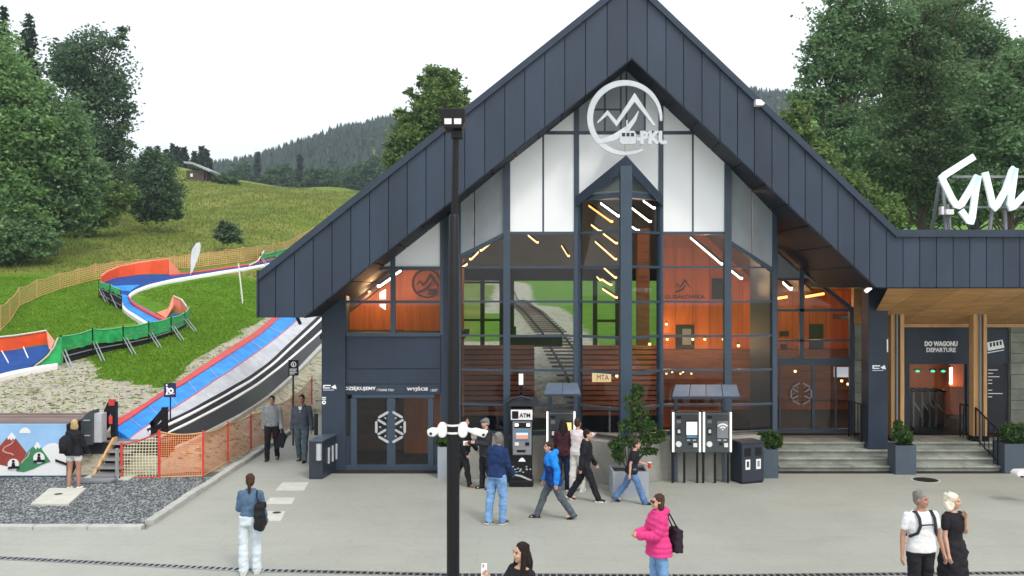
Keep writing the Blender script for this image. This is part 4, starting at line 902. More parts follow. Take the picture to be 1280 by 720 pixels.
def leaves(name, cen, size, m_, parent, aspect=.5, up=.0, jit=.35):
    n = len(cen); cen = np.asarray(cen, float)
    a = RNG.normal(size=(n, 3)); a[:, 2] *= (1 - up); a /= np.linalg.norm(a, axis=1)[:, None]
    b_ = RNG.normal(size=(n, 3)); b_ -= a * (a * b_).sum(1)[:, None]; b_ /= np.linalg.norm(b_, axis=1)[:, None]
    s_ = size * RNG.uniform(1 - jit, 1 + jit, (n, 1))
    v = np.stack([cen - a * s_, cen + b_ * s_ * aspect + a * s_ * .1, cen + a * s_, cen - b_ * s_ * aspect + a * s_ * .1], 1).reshape(-1, 3) - np.array(ORG[parent.name] if parent else (0, 0, 0))
    me = bpy.data.meshes.new(name); me.vertices.add(4 * n); me.vertices.foreach_set('co', v.ravel().astype(np.float32))
    me.loops.add(4 * n); me.loops.foreach_set('vertex_index', np.arange(4 * n, dtype=np.int32))
    me.polygons.add(n); me.polygons.foreach_set('loop_start', np.arange(0, 4 * n, 4, dtype=np.int32)); me.polygons.foreach_set('loop_total', np.full(n, 4, np.int32))
    me.update(calc_edges=True); me.materials.append(m_)
    return rawobj(name, me, parent)
M['leaf_shrub'] = leafmat('leaf_shrub', (.030, .075, .016), (.085, .17, .035))
def blob(c, r, n):
    d = RNG.normal(size=(n, 3)); d /= np.linalg.norm(d, axis=1)[:, None]; rho = RNG.uniform(.25, 1, (n, 1)) ** .5
    return np.asarray(c) + d * rho * np.asarray(r)
def planter(name, p0, p1, q0, q1, Y, dpt, label, m_, sh, nl, flowers=False):
    c = Vector((PX((p0 + p1) / 2, Y), Y, 0)); o = thing(name, label, 'planter', c)
    x0, x1 = PX(p0, Y), PX(p1, Y); zt_ = PZ(q0, Y); t_ = .03
    mb = MB(); mb.box(x0, x1, Y, Y + t_, 0, zt_); mb.box(x0, x1, Y + dpt - t_, Y + dpt, 0, zt_); mb.box(x0, x0 + t_, Y + t_, Y + dpt - t_, 0, zt_); mb.box(x1 - t_, x1, Y + t_, Y + dpt - t_, 0, zt_)
    mb.build('pot', m_, o); MB().box(x0 + t_, x1 - t_, Y + t_, Y + dpt - t_, .05, zt_ - .06).build('soil', M['soil'], o)
    cs = []
    for (px_, py_, rx, rz) in sh: k = Y / F; cs.append(blob((PX(px_, Y), Y + dpt / 2, PZ(py_, Y)), (rx * k, rx * k * .8, rz * k), nl))
    mb = MB()
    for (px_, py_, rx, rz) in sh: mb.tube([(c.x, Y + dpt / 2, zt_ - .08), (PX(px_, Y), Y + dpt / 2, PZ(py_, Y))], [.02, .008], 5)
    mb.build('stem', M['trunk'], o); leaves('foliage', np.concatenate(cs), .055, M['leaf_shrub'], o); return o
planter('shrub_planter', 1119.5, 1145.5, 557, 593, 23.15, .5, 'tall slate planter with an upright green shrub in front of the timber post', M['planter'], [(1132, 544, 13, 12), (1128, 534, 6, 7), (1137, 550, 10, 8)], 320)
planter('shrub_planter', 1256, 1300, 555, 590, 23.3, .6, 'wide slate planter with a round shrub at the right edge beyond the hand rail', M['planter'], [(1270, 543, 14, 13), (1285, 545, 14, 14)], 420)
planter('shrub_planter', 950, 973, 562, 597, 22.7, .5, 'slate planter with a spreading shrub standing beside the dark twin bin', M['planter'], [(967, 551, 14, 11), (958, 549, 9, 8), (975, 553, 8, 9)], 300)
planter('shrub_planter', 547, 562, 559, 596, 22.7, .4, 'narrow grey planter with a low shrub half hidden behind the lamp post', M['planter_pale'], [(552, 553, 9, 6), (560, 554, 7, 6)], 260)
bg_ = planter('tree_planter', 766, 811, 589.5, 622, 20.62, .8, 'big pale grey square planter holding a bushy young tree before the pointed bay', M['planter_pale'], [(795, 508, 15, 13), (802, 525, 17, 12), (788, 535, 15, 10), (810, 537, 14, 10), (783, 556, 15, 8), (776, 572, 9, 12), (822, 552, 14, 7), (800, 492, 9, 9), (803, 556, 15, 8), (812, 568, 16, 5), (770, 560, 8, 5), (830, 546, 7, 4)], 150)
# turnstile gate box
G0 = thing('gate_box', 'dark turnstile cabinet with four pale slots beside the walkway to the slide', 'turnstile', (PX(392, 22.6), 22.6, 0))
x0, x1 = PX(386, 22.6), PX(399, 22.6) ; zt_ = PZ(552, 22.6)
MB().prism([(PX(386, 22.6), 22.6, 0), (PX(403, 22.6), 22.6, 0), (PX(403, 22.6) + .22, 24.1, 0), (PX(386, 22.6) + .22, 24.1, 0)], (0, 0, zt_)).build('cabinet', M['bin'], G0, bevel=.015)
MB().prism([(PX(385, 22.6), 22.58, zt_), (PX(404, 22.6), 22.58, zt_), (PX(404, 22.6) + .22, 24.12, zt_), (PX(385, 22.6) + .22, 24.12, zt_)], (0, 0, .03)).build('top_plate', M['planter'], G0)
for k in range(4):
    t_ = .28 + .19 * k; p = Vector((PX(403, 22.6), 22.6, 0)).lerp(Vector((PX(403, 22.6) + .22, 24.1, 0)), t_); MB().box(p.x - .01, p.x + .035, p.y - .035, p.y + .035, zt_ - .62, zt_ - .22).build('arm_slot', M['silver'], G0, bevel=.01)
MB().tube([(PX(399, 22.6), 22.56, .48), (PX(399, 22.6), 22.56, zt_ - .05)], .07, 14).build('reader_column', M['silver'], G0)
MB().tube([(PX(394, 23.5), 23.6, zt_), (PX(394, 23.5), 23.6, zt_ + .55)], .05, 10).build('mast', M['black'], G0)
# hand rails at the steps
def rail(pts, label, nb, h=.9):
    o = thing('hand_rail', label, 'railing', pts[0]); mb = MB()
    for a, b_ in zip(pts, pts[1:]):
        a, b_ = Vector(a), Vector(b_); up = Vector((0, 0, h)); MB().tube([a + up, b_ + up], .022, 6).build('top_rail', M['black'], o); MB().tube([a + up * .1, b_ + up * .1], .015, 6).build('bottom_rail', M['black'], o)
        for k in range(nb + 1):
            p = a.lerp(b_, k / nb); MB().tube([p, p + up], .012 if 0 < k < nb else .024, 6).build('baluster', M['black'], o)
xr = PX(1248, 23.6); rail([(xr, 23.62, .15), (xr - .08, 24.6, .6), (xr - .1, 25.4, .6)], 'black barred hand rail descending the steps beside the wide planter', 5)
xr = PX(1080, 24.3); rail([(xr, 24.5, .6), (xr, 25.4, .6)], 'black hand rail on the landing left of the navy column', 4, 1.0)

# ------------------------------------------------------------------ lamp post with cameras
Yp = 11.5
LP = thing('lamp_post', 'tall black stepped lamp post with a flat head standing in the foreground', 'lamp post', (PX(566.4, Yp), Yp, 0))
def pz(p): return PZ(p, Yp)
xp = PX(566.4, Yp)
MB().tube([(xp, Yp, 0), (xp, Yp, pz(545))], .08, 20).build('lower_shaft', M['black'], LP)
MB().tube([(xp, Yp, pz(545)), (xp + .01, Yp, pz(272)), (xp + .01, Yp, pz(268))], [.078, .064, .045], 18).build('shaft', M['black'], LP)
MB().tube([(xp + .02, Yp, pz(270)), (xp + .035, Yp, pz(163))], .042, 14).build('upper_shaft', M['black'], LP)
MB().tube([(xp, Yp, 0), (xp, Yp, .02)], .16, 20).build('foot_plate', M['black'], LP)
mb = MB(); xa, xb = PX(551, Yp), PX(582, Yp); mb.prism([(PX(548, Yp), Yp - .16, pz(138)), (PX(582, Yp), Yp - .16, pz(138)), (PX(582, Yp), Yp - .16, pz(153)), (PX(578, Yp), Yp - .16, pz(163)), (PX(556, Yp), Yp - .16, pz(163)), (PX(551, Yp), Yp - .16, pz(147))], (0, .34, 0)); hd_ = mb.build('lamp_head', M['black'], LP, bevel=.01)
mb = MB(); wbox(mb, 564, 578, 163, 172, Yp - .08, .16); mb.build('head_socket', M['black'], LP)
for a in (555.5, 567.5): bx('lamp_lens', a, a + 9, 148, 155, Yp - .17, .02, M['white'], hd_)
def cctv(sg, label):
    o = thing('security_camera', label, 'camera', (xp + sg * .12, Yp - .02, pz(535)), 'white cameras on the lamp post')
    zc = pz(536.5); c = Vector((PX(566 + sg * 12.8, Yp), Yp - .03, zc)); k = Yp / F
    MB().prism([c + Vector((a * k, -.06, b_ * k)) for a, b_ in ((-3, 9), (3, 9), (6, 4), (6, -5), (3, -9.5), (-3, -9.5), (-6, -5), (-6, 4))], (0, .12, 0)).build('junction_box', M['white'], o, bevel=.02)
    if sg > 0: hp = [(8, 1.2), (16, 2.5), (32, -1), (27, -9), (14, -5), (8, -2)]
    else: hp = [(-4, 2), (-13, 3.2), (-19, 0), (-17, -7), (-10, -8), (-5, -4)]
    MB().prism([c + Vector((a * k, -.10, b_ * k)) for a, b_ in hp], (0, .11, 0)).build('camera_body', M['white'], o, bevel=.02)
    e = hp[2]; f_ = hp[3]; m_ = Vector(((e[0] * .8 + f_[0] * .2 - sg * 5) * k, -.104, (e[1] * .5 + f_[1] * .5) * k)); MB().sphere(c + m_, (.018, .012, .018), 10, 6).build('lens', M['black'], o)
    MB().bar(c + Vector((sg * 5 * k, -.02, .5 * k)), c + Vector((sg * 11 * k, -.05, -.5 * k)), .045, .045).build('arm', M['white'], o)
cctv(1, 'white bullet camera pointing to the right on the black lamp post'); cctv(-1, 'white bullet camera pointing to the left on the black lamp post')
o = thing('camera_clamp', 'pair of pale clamp straps holding the cameras round the lamp post', 'clamp', (xp, Yp, pz(536)))
for q_ in (531, 540.5): MB().tube([(xp, Yp, pz(q_) - .012), (xp, Yp, pz(q_) + .012)], .087, 20).build('strap', M['white'], o)
o = thing('camera_casing', 'white rounded casing jutting in low at the right edge before the wide planter', 'casing', P(1284, 594, 20)); MB().prism([P(a, b_, 20) for a, b_ in ((1271.5, 592), (1275, 589), (1300, 588.5), (1300, 597), (1275, 597.5), (1271.5, 595))], (0, .3, 0)).build('shell', M['white'], o, bevel=.04); MB().tube([P(1290, 597, 20.15), (PX(1290, 20.15), 20.15, 0)], .03).build('stand', M['grey_mid'], o); bx('underside', 1276, 1300, 595.2, 597, 19.98, .02, M['black'], o)
# ------------------------------------------------------------------ mural, deck, steps, slide, conveyor and nets on the left
Ym = 22.75
MU = thing('mural_board', 'painted board of cartoon snowy mountains standing along the gravel bed', 'mural', (PX(40, Ym), Ym, 0))
mb = MB(); mb.box(PX(-60, Ym), PX(83.5, Ym), Ym, Ym + .06, PZ(595, Ym), PZ(530, Ym)); mb.build('board', mat('mural_sky', (.30, .52, .80), .5, var=.12, vscale=1.2), MU)
MB().box(PX(83.5, Ym), PX(86, Ym), Ym - .02, Ym + .1, 0, PZ(530, Ym)).build('board_post', M['black'], MU)
def flatpiece(name, pts, m_, k): return MB().prism([P(a, b_, Ym - .006 * k) for a, b_ in pts], (0, .006 * k + .004, 0)).build(name, m_, MU)
mr = mat('mural_red', (.30, .045, .035), .5, var=.15); mg = mat('mural_green', (.045, .22, .10), .5, var=.15); mw = mat('mural_white', (.78, .80, .80), .5, var=.03)
def arc(cx, cy, rx, ry, a0, a1, n=14): return [(cx + rx * math.cos(R(a0 + (a1 - a0) * i / n)), cy - ry * math.sin(R(a0 + (a1 - a0) * i / n))) for i in range(n + 1)]
flatpiece('painted_cloud', arc(31, 541.5, 7, 7, 0, 180), mw, 1)
flatpiece('painted_snowfield', [(83, 594), (-50, 594), (-50, 580), (0, 575), (18, 582), (50, 580)] + arc(66, 578, 19, 24, 150, 20)[0:] + [(83, 572)], mw, 1)
flatpiece('painted_peak', [(14, 541), (33, 566), (25, 580), (10, 583), (-30, 575), (-40, 585), (-40, 575), (0, 557)], mr, 2)
flatpiece('painted_peak', [(46, 553), (63, 577), (52, 581), (42, 586), (30, 590), (20, 589), (26, 577), (37, 562)], mg, 3)
flatpiece('painted_snowcap', [(14, 541), (19, 547.5), (18, 550), (16, 548), (14, 551), (12, 548), (10, 550), (9, 547)], mw, 4)
flatpiece('painted_snowcap', [(46, 552.5), (50.5, 559), (49, 561), (46.5, 559), (45, 562), (43, 559), (41.5, 559)], mw, 4)
mb = MB(); pth = [(17, 551), (14, 555), (6, 559), (3, 563), (8, 566), (14, 567), (17, 569)]
for a, b_ in zip(pth, pth[1:]): mb.bar(P(*a, Ym - .018), P(*b_, Ym - .018), .012, .022)
pth = [(37, 565), (35, 571), (30, 575), (27, 579)]
for a, b_ in zip(pth, pth[1:]): mb.bar(P(*a, Ym - .024), P(*b_, Ym - .024), .012, .022)
mb.build('painted_path', mat('mural_path', (.62, .42, .34), .5, var=0), MU)
for cx, cy in ((16.5, 580.5), (48.5, 572.5)):
    d_ = flatpiece('painted_disc', arc(cx, cy, 7, 7, 0, 345, 22), mw, 5); mb = MB()
    mb.prism([P(a, b_, Ym - .04) for a, b_ in ((cx - 6, cy + 3), (cx + 6, cy + 2), (cx + 8, cy + 5), (cx - 7, cy + 6))], (0, .012, 0)); mb.prism([P(a, b_, Ym - .04) for a, b_ in ((cx - 2.5, cy + 3), (cx - 1.5, cy - 2), (cx + 1.5, cy - 2), (cx + 2.5, cy + 3))], (0, .012, 0)); mb.prism([P(a, b_, Ym - .04) for a, b_ in arc(cx, cy - 4, 1.8, 1.8, 0, 340, 8)], (0, .012, 0)); mb.build('painted_rider', M['rubber'], d_)
flatpiece('painted_rail', [(69, 574), (83, 579), (83, 582), (69, 577)], M['rubber'], 5)
# boarded deck behind it
DK = thing('deck', 'weathered brown board deck behind the mountain mural', 'deck', (PX(40, 23.6), 23.6, 0))
zd = PZ(529, Ym)
for k in range(6): MB().box(PX(-110, 24), PX(98, 23.4), Ym + .12 + k * .28, Ym + .39 + k * .28, zd - .05, zd - .0 + random.uniform(-.008, .008)).build('board', M['deck'], DK)
MB().box(PX(-110, 24), PX(97, 23.4), Ym + .14, Ym + 1.75, 0, zd - .05).build('underframe', M['soffit'], DK)
# steps up to the platform
Ys = 22.3
ST = thing('platform_steps', 'steel and timber steps with a white edged stringer up to the slide platform', 'steps', (PX(132, Ys), Ys, 0))
zp = PZ(553, 23.5)
for k in range(5):
    z = zp * (k + 1) / 5; y = Ys + .28 * k; MB().box(PX(114, Ys), PX(145, Ys), y, y + .3, z - .05, z).build('tread', M['steel'] if k else M['grey_mid'], ST)
    MB().box(PX(114, Ys), PX(145, Ys), y + .2, y + .22, z - zp / 5, z - .05).build('riser', M['black'], ST)
MB().prism([(PX(111, Ys), Ys - .05, 0), (PX(111, Ys), Ys + .1, 0), (PX(111, Ys), Ys + 1.5, zp), (PX(111, Ys), Ys + 1.5, zp + .1), (PX(111, Ys), Ys + 1.3, zp + .1)], (.06, 0, 0)).build('stringer', M['wood_light'], ST)
MB().box(PX(144, Ys), PX(147, Ys), Ys, Ys + .08, 0, zp + .05).build('newel', M['steel'], ST)
MB().prism([(PX(100, gy(602)), gy(602), 0), (PX(160, gy(602)), gy(602), 0), (PX(172, gy(596)), gy(596), 0), (PX(112, gy(596)), gy(596), 0)], (0, 0, .05)).build('foot_slab', M['slab'], ST)
MB().box(PX(100, Ys), PX(146, Ys), Ys - .35, Ys, .05, .10).build('foot_grating', M['grey_mid'], ST)
PL = thing('slide_platform', 'raised boarded platform between the steps and the foot of the blue slide', 'platform', (PX(132, 24), 24, 0))
for k in range(4): MB().box(PX(100, 24), PX(215, 24), 23.7 + .3 * k, 23.985 + .3 * k, zp - .04, zp).build('board', M['deck'], PL)
MB().box(PX(101, 24), PX(214, 24), 23.75, 24.85, 0, zp - .04).build('underframe', M['navy_dark'], PL)
# dark hooded rail panels either side
for (pts_, label, Yq) in (([(119, 553), (119, 549), (136, 506), (139, 500), (143, 502), (145, 512), (145, 553)], 'dark angled guard panel with a red capped post above the platform steps', 23.9), ([(187, 540), (190, 530), (202, 508), (208, 507), (208, 542)], 'black angled guard panel standing at the foot of the blue slide', 23.85)):
    o = thing('guard_panel', label, 'guard rail', P(pts_[0][0], 560, Yq)); 
    a, b_ = pts_[1], pts_[3]; pe = pts_[-1]
    mb = MB(); mb.bar(P(a[0], a[1] + 2, Yq), P(b_[0], b_[1] + 4, Yq), .10, .16); mb.bar(P(pe[0] - 2, pe[1], Yq), P(pe[0] - 2, b_[1] + 2, Yq), .12, .16)
    mb.bar(P(a[0] + 2, pe[1] - 2, Yq), P(pe[0] - 4, b_[1] + 22, Yq), .07, .12); mb.bar(P(a[0] + 8, pe[1] - 3, Yq), P(pe[0] - 3, pe[1] - 3, Yq), .07, .12); mb.bar(P(a[0] + 1.5, pe[1], Yq), P(a[0] + 1.5, a[1] - 4, Yq), .10, .10); mb.build('frame', M['black'], o)
    if b_[0] < 180:
        mb = MB(); wbox(mb, 135.5, 143, 499.5, 507, Yq - .1, .1); mb.build('red_cap', M['red'], o); mb = MB(); wbox(mb, 136, 140, 520, 530, Yq - .12, .05); mb.build('red_pad', M['redpost'], o)
o = thing('control_cabinet', 'dark rounded cabinet with a white side beside the platform steps', 'cabinet', P(108, 555, 23.6)); MB().prism([P(a, b_, 23.4) for a, b_ in ((101, 556), (101, 527), (106, 519), (112, 514), (115.5, 513), (115.5, 556))], (0, .4, 0)).build('hood', M['grey_mach'], o); mb = MB(); wbox(mb, 115.8, 127, 517, 553, 23.5, .3); mb.build('side_panel', M['pale_mat'], o)
for z_ in (525, 544): bx('handle_bar', 104, 112, z_, z_ + 1.2, 23.37, .04, M['silver'], o)

# --- ribbons along photograph lines, laid on the slope
def ground_line(pts, lift=0, sub=6):
    out_ = []
    for (a, b_), (c0, c1) in zip(pts, pts[1:]):
        for i in range(sub): t_ = i / sub; out_.append(G(a + (c0 - a) * t_, b_ + (c1 - b_) * t_, lift))
    out_.append(G(*pts[-1], lift)); P_ = np.array(out_)
    k = np.array([.25, .5, .25])
    for _ in range(4):
        q_ = P_.copy()
        for j in range(3): q_[1:-1, j] = (P_[:-2, j] * .25 + P_[1:-1, j] * .5 + P_[2:, j] * .25)
        P_ = q_
    return [Vector(p) for p in P_]
def ribbon(name, left, right, th, m_, par):
    mb = MB(); n = min(len(left), len(right)); v = []
    for i in range(n): v += [left[i], right[i], right[i] - Vector((0, 0, th)), left[i] - Vector((0, 0, th))]
    f = [(0, 1, 2, 3), tuple(4 * (n - 1) + j for j in (3, 2, 1, 0))]
    for i in range(n - 1):
        a, b_ = 4 * i, 4 * i + 4
        for j in range(4): f.append((a + j, b_ + j, b_ + (j + 1) % 4, a + (j + 1) % 4))
    mb._add(v, [x[::-1] for x in f]); return mb.build(name, m_, par)
SLk = thing('blue_slide', 'bright blue sliding mat with a red rim running up the slope beside the station', 'slide', tuple(G(200, 520)))
Lr = [(138, 531), (170, 513), (200, 493.6), (223, 478.7), (257, 455.8), (287, 436), (317, 418), (340, 398.4), (365, 374)]
Lb_ = [(144, 537), (172, 518), (200, 498), (230, 481), (262, 460.3), (292, 441), (324, 420.2), (349, 398.4), (374, 374)]
Rb_ = [(166, 549), (188, 532), (209, 516), (227, 506), (257, 483), (287, 463.8), (315, 444.3), (342, 424.8), (371, 400.7)]
Rb_ = [(162, 549), (186, 531), (212, 513), (240, 495), (272, 473), (304, 452), (338, 428), (366, 405), (393, 378)]
Rp_ = [(172, 559), (196, 546), (226, 529), (259, 512), (296, 482), (324, 464), (354, 437), (386, 409), (408, 388)]
def glift(pts, lift): return ground_line(pts, lift)
l0, l1, l2, l3 = glift(Lr, .26), glift(Lb_, .22), glift(Rb_, .20), glift(Rp_, .20)
ribbon('mat', l1, l2, .3, M['blue'], SLk)
ribbon('red_rim', [p + Vector((0, 0, .04)) for p in l0], [p + Vector((0, 0, .03)) for p in l1], .35, M['red'], SLk)
ribbon('rim_line', l2, [p.lerp(q_, .06) for p, q_ in zip(l2, l3)], .2, M['red'], SLk)
ribbon('side_mat', [p.lerp(q_, .065) for p, q_ in zip(l2, l3)], l3, .3, M['pale_mat'], SLk)
for i in range(4, len(l1) - 2, 5):
    a, b_ = l1[i], l2[i]; d = (l1[i + 1] - a) * .05; MB().prism([a + Vector((0, 0, .004)), b_ + Vector((0, 0, .004)), b_ + d + Vector((0, 0, .004)), a + d + Vector((0, 0, .004))], (0, 0, .012)).build('mat_seam', M['pale_mat'], SLk)
CV = thing('conveyor_belt', 'black rubber conveyor lift with white edge rails climbing beside the blue slide', 'conveyor', tuple(G(270, 530)))
W1 = [(186, 542.5), (209, 532), (246, 513.7), (282.5, 493.6), (312.3, 476.4), (340, 456), (364, 432.8), (394.4, 404.6), (415, 384)]
W2 = [(198, 548), (223, 536), (262, 515.4), (296.3, 496), (323.8, 478.7), (349, 459.2), (374.2, 437.4), (399.5, 415.2), (420, 395)]
KB = [(216, 558), (240, 546), (278, 527), (310, 509), (337, 491), (361, 470), (384, 446), (405, 424), (425, 404)]
K = [[(a - 2.4, b_ - 4.2) for a, b_ in W1], W1, [(a + 1.3, b_ + 2.2) for a, b_ in W1], W2, [(a + 1.2, b_ + 2.0) for a, b_ in W2], KB]
K = [ground_line(k_, .22) for k_ in K]
up_ = Vector((0, 0, .025))
ribbon('belt_edge', K[0], K[1], .2, M['rubber'], CV); ribbon('edge_rail', [p + up_ for p in K[1]], [p + up_ for p in K[2]], .25, M['white'], CV); ribbon('belt', K[2], K[3], .2, M['rubber'], CV)
ribbon('edge_rail', [p + up_ for p in K[3]], [p + up_ for p in K[4]], .25, M['white'], CV); ribbon('side_skirt', K[4], [p - Vector((0, 0, .05)) for p in K[5]], .3, M['black'], CV)
for i in range(3, len(K[2]) - 2, 4):
    a, b_ = K[2][i], K[3][i]; d = (K[2][i + 1] - a) * .05; u2 = Vector((0, 0, .006)); MB().prism([a + u2, b_ + u2, b_ + d + u2, a + d + u2], (0, 0, .012)).build('belt_cleat', M['grey_mach'], CV)
# low concrete edge below it
LE = thing('edge_wall', 'long low pale concrete edge running up below the conveyor', 'low wall', tuple(G(300, 540)))
w0 = ground_line([(218, 559), (262, 537), (292, 521.5), (322, 502), (347, 484), (376, 456), (398, 433), (420, 412)], .16); w1 = ground_line([(221, 561.5), (265, 539.5), (295, 524), (325, 504.5), (350, 486.5), (379, 458.5), (401, 435.5), (423, 414.5)], .14); ribbon('coping', w0, w1, .3, M['kerb'], LE)

# --- tubing run above
TR = thing('tubing_run', 'winding summer tubing run with blue bed, orange banks and green tarpaulin sides', 'tubing run', tuple(G(150, 440)))
def fence_wall(name, base, hts, m_, par, th=.06, lean=(0, 0, 0), edge=None, em=None, skip=()):
    for i in range(len(base) - 1):
        if i in skip: continue
        a, b_ = base[i], base[i + 1]; ha, hb_ = hts[i], hts[i + 1]; ln = Vector(lean)
        A_, B_ = a + ln * ha + Vector((0, 0, ha)), b_ + ln * hb_ + Vector((0, 0, hb_)); d = (b_ - a); nrm = Vector((-d.y, d.x, 0)).normalized() * th
        e = d * .006
        w_ = MB().prism([a + e, b_ - e, B_ - e, A_ + e], nrm).build(name, m_, par)
        if edge: MB().tube([A_ + Vector((0, 0, .02)), B_ + Vector((0, 0, .02))], edge, 6).build('top_rail', em, w_)
def GL(pts, lift=0): return [G(a, b_) + Vector((0, 0, lift)) for a, b_ in pts]
def up_px(p, py):      # height above p at which its vertical reaches photograph row py
    return max(.02, PZ(py, p.y) - p.z)
# upper reach: white lower edge from the right, bend at left
up_w = ground_line([(345, 327), (310, 334), (275, 339), (240, 345), (210, 350), (185, 356), (167, 363), (160, 369), (162, 376)], .10)
up_w2 = ground_line([(345, 331), (310, 338), (276, 343), (241, 349), (212, 354), (189, 360), (171, 367), (164, 371.5), (166, 377)], .10)
ribbon('white_edge', up_w, [p.lerp(q_, .6) for p, q_ in zip(up_w, up_w2)], .2, M['white'], TR)
up_o = ground_line([(345, 323), (310, 331), (275, 336), (240, 341), (212, 343.5), (180, 343), (145, 347), (128, 354), (127, 358)], .06)
ribbon('bed', up_o, up_w, .12, M['blue_deep'], TR)
rim = ground_line([(345, 322), (310, 330), (275, 335), (235, 340.5), (212, 343)], .12); rim2 = ground_line([(345, 323.4), (310, 331.4), (275, 336.4), (235, 342), (212, 344.4)], .12); ribbon('red_rim', rim, rim2, .2, M['red'], TR)
bk_ = GL([(211, 343), (188, 342), (168, 344), (148, 347.5), (134, 352), (126, 357)])
tops_ = [324.5, 327, 330, 334, 340, 346]
fence_wall('orange_bank', bk_, [up_px(p, t_) for p, t_ in zip(bk_, tops_)], M['orange'], TR, edge=.05, em=M['salmon'])
e_ = G(213, 343.5); MB().prism([bk_[0], bk_[0] + Vector((0, 0, up_px(bk_[0], 324.5))), G(214, 336) + Vector((0, -.4, 0)), G(228, 343)], (0, .06, 0)).build('bank_end', M['salmon'], TR)
# bend and middle reach down to the right
m_l = ground_line([(126, 358), (138, 363), (150, 366), (152, 374), (156, 384), (168, 392), (186, 403)], .10)
m_r = ground_line([(175, 356), (166, 361), (160, 368), (164, 375), (175, 382), (192, 391), (208, 400)], .10)
ribbon('bed', m_l, m_r, .12, M['blue'], TR)
r1 = ground_line([(160, 369), (164, 376), (176, 383), (193, 392), (210, 399)], .2); r2 = ground_line([(160, 371), (163, 378), (174, 385), (191, 394), (208, 402)], .2); ribbon('red_rim', r1, r2, .25, M['red'], TR)
r1 = ground_line([(151, 366), (152, 375), (156, 385), (168, 392.5), (188, 405)], .2); r2 = ground_line([(149.5, 366), (150, 376), (154, 387), (166, 395), (186, 408)], .18); ribbon('white_edge', r1, r2, .25, M['white'], TR)
# second bend on the right with orange bank
b2 = GL([(205, 400), (212, 397), (218, 390)]); MB().prism([G(196, 392), G(208, 399), G(217, 391) + Vector((0, 0, .3)), G(217, 383) + Vector((0, 0, .5)), G(210, 390) + Vector((0, 0, .1))], (0, -.05, .04)).build('bank_end', M['salmon'], TR)
b2 = GL([(217, 390), (227, 392), (233.5, 397)]); fence_wall('orange_bank', b2, [up_px(p, t_) for p, t_ in zip(b2, (370.5, 375, 384))], M['salmon'], TR, edge=.04, em=M['cream'])
bed3 = ground_line([(208, 400), (217, 391), (233, 395)], .1); bed4 = ground_line([(200, 406), (222, 400), (235, 399)], .1); ribbon('bed', bed3, bed4, .1, M['blue_deep'], TR)
# long green side facing the plaza, from the right bend to the left
M['hem'] = mat('pale_green_hem', (.16, .50, .24), .6, var=.2)
def greenwall(pts, tops, tarp_h, nm='green_tarp'):
    base = GL(pts); hts = [up_px(p, t_) for p, t_ in zip(base, tops)]
    for i in range(len(base) - 1):
        a, b_ = base[i], base[i + 1]; A_, B_ = a + Vector((0, 0, hts[i])), b_ + Vector((0, 0, hts[i + 1])); n = 6; mb = MB()
        lo = [A_.lerp(B_, k / n) - Vector((0, 0, (tarp_h + .05 * math.sin(k * 1.9 + i)))) + Vector((0, -.02 - .04 * (k % 2), 0)) for k in range(n + 1)]
        md = [A_.lerp(B_, k / n) - Vector((0, 0, tarp_h * .45)) + Vector((0, -.035 + .03 * math.sin(k * 2.4 + i * 2), .04 * math.sin(k * 1.7 + i))) for k in range(n + 1)]
        tp = [A_.lerp(B_, k / n) - Vector((0, 0, .05 * math.sin(math.pi * k / n))) for k in range(n + 1)]; th = Vector((0, .06, 0))
        v = []; f = []
        for row in (tp, md, lo): v += row
        v += [p + th for p in tp] + [p + th for p in lo]; W_ = n + 1
        for k in range(n):
            for r_ in (0, 1): f.append((r_ * W_ + k, (r_ + 1) * W_ + k, (r_ + 1) * W_ + k + 1, r_ * W_ + k + 1))
            f.append((k, k + 1, 3 * W_ + k + 1, 3 * W_ + k)); f.append((3 * W_ + k, 3 * W_ + k + 1, 4 * W_ + k + 1, 4 * W_ + k)); f.append((2 * W_ + k, 4 * W_ + k, 4 * W_ + k + 1, 2 * W_ + k + 1))
        mb._add(v, f, False); tr_ = mb.build(nm, M['green'], TR); MB().tube([p + Vector((0, -.01, .015)) for p in tp], .022, 6).build('tarp_hem', M['hem'], tr_)
        MB().prism([a + Vector((0, .1, 0)), b_ + Vector((0, .1, 0)), B_ + Vector((0, .1, -tarp_h)), A_ + Vector((0, .1, -tarp_h))], (0, .05, 0)).build('under_board', M['rubber'], TR)
        for t_ in (.25, .6): MB().bar(a.lerp(A_, t_) + Vector((0, .02, 0)), b_.lerp(B_, t_) + Vector((0, .02, 0)), .035, .035).build('side_rail', M['grey_mid'], TR)
        MB().tube([a, A_ + Vector((0, -.03, .06))], .03, 6).build('wall_post', M['black'], TR)
        ft = a + Vector((.75, -.95, 0)); ft.z = float(H(ft.x, ft.y)); s0 = a + Vector((0, -.02, hts[i] * .55))
        for k in (0, .12): MB().tube([s0 + Vector((k, 0, 0)), ft + Vector((k, 0, 0))], .022, 6).build('brace', M['steel'], TR)
greenwall([(77, 455), (116, 445), (154, 437), (186, 430), (214, 420), (231, 409), (237, 398)], [421, 412, 409, 403.5, 397, 391, 384], .52)
greenwall([(124, 373), (138, 381), (151, 389)], [351.5, 356, 362], .30)
greenwall([(326, 329), (344, 325), (372, 317), (400, 309)], [318, 314.5, 306, 298], .35)
sp = GL([(312, 334), (322, 331), (330, 327)]); fence_wall('curved_bank', sp, [.1, .2, up_px(sp[2], 314)], M['red'], TR, edge=.05, em=M['signlit'] if 0 else M['cream'])
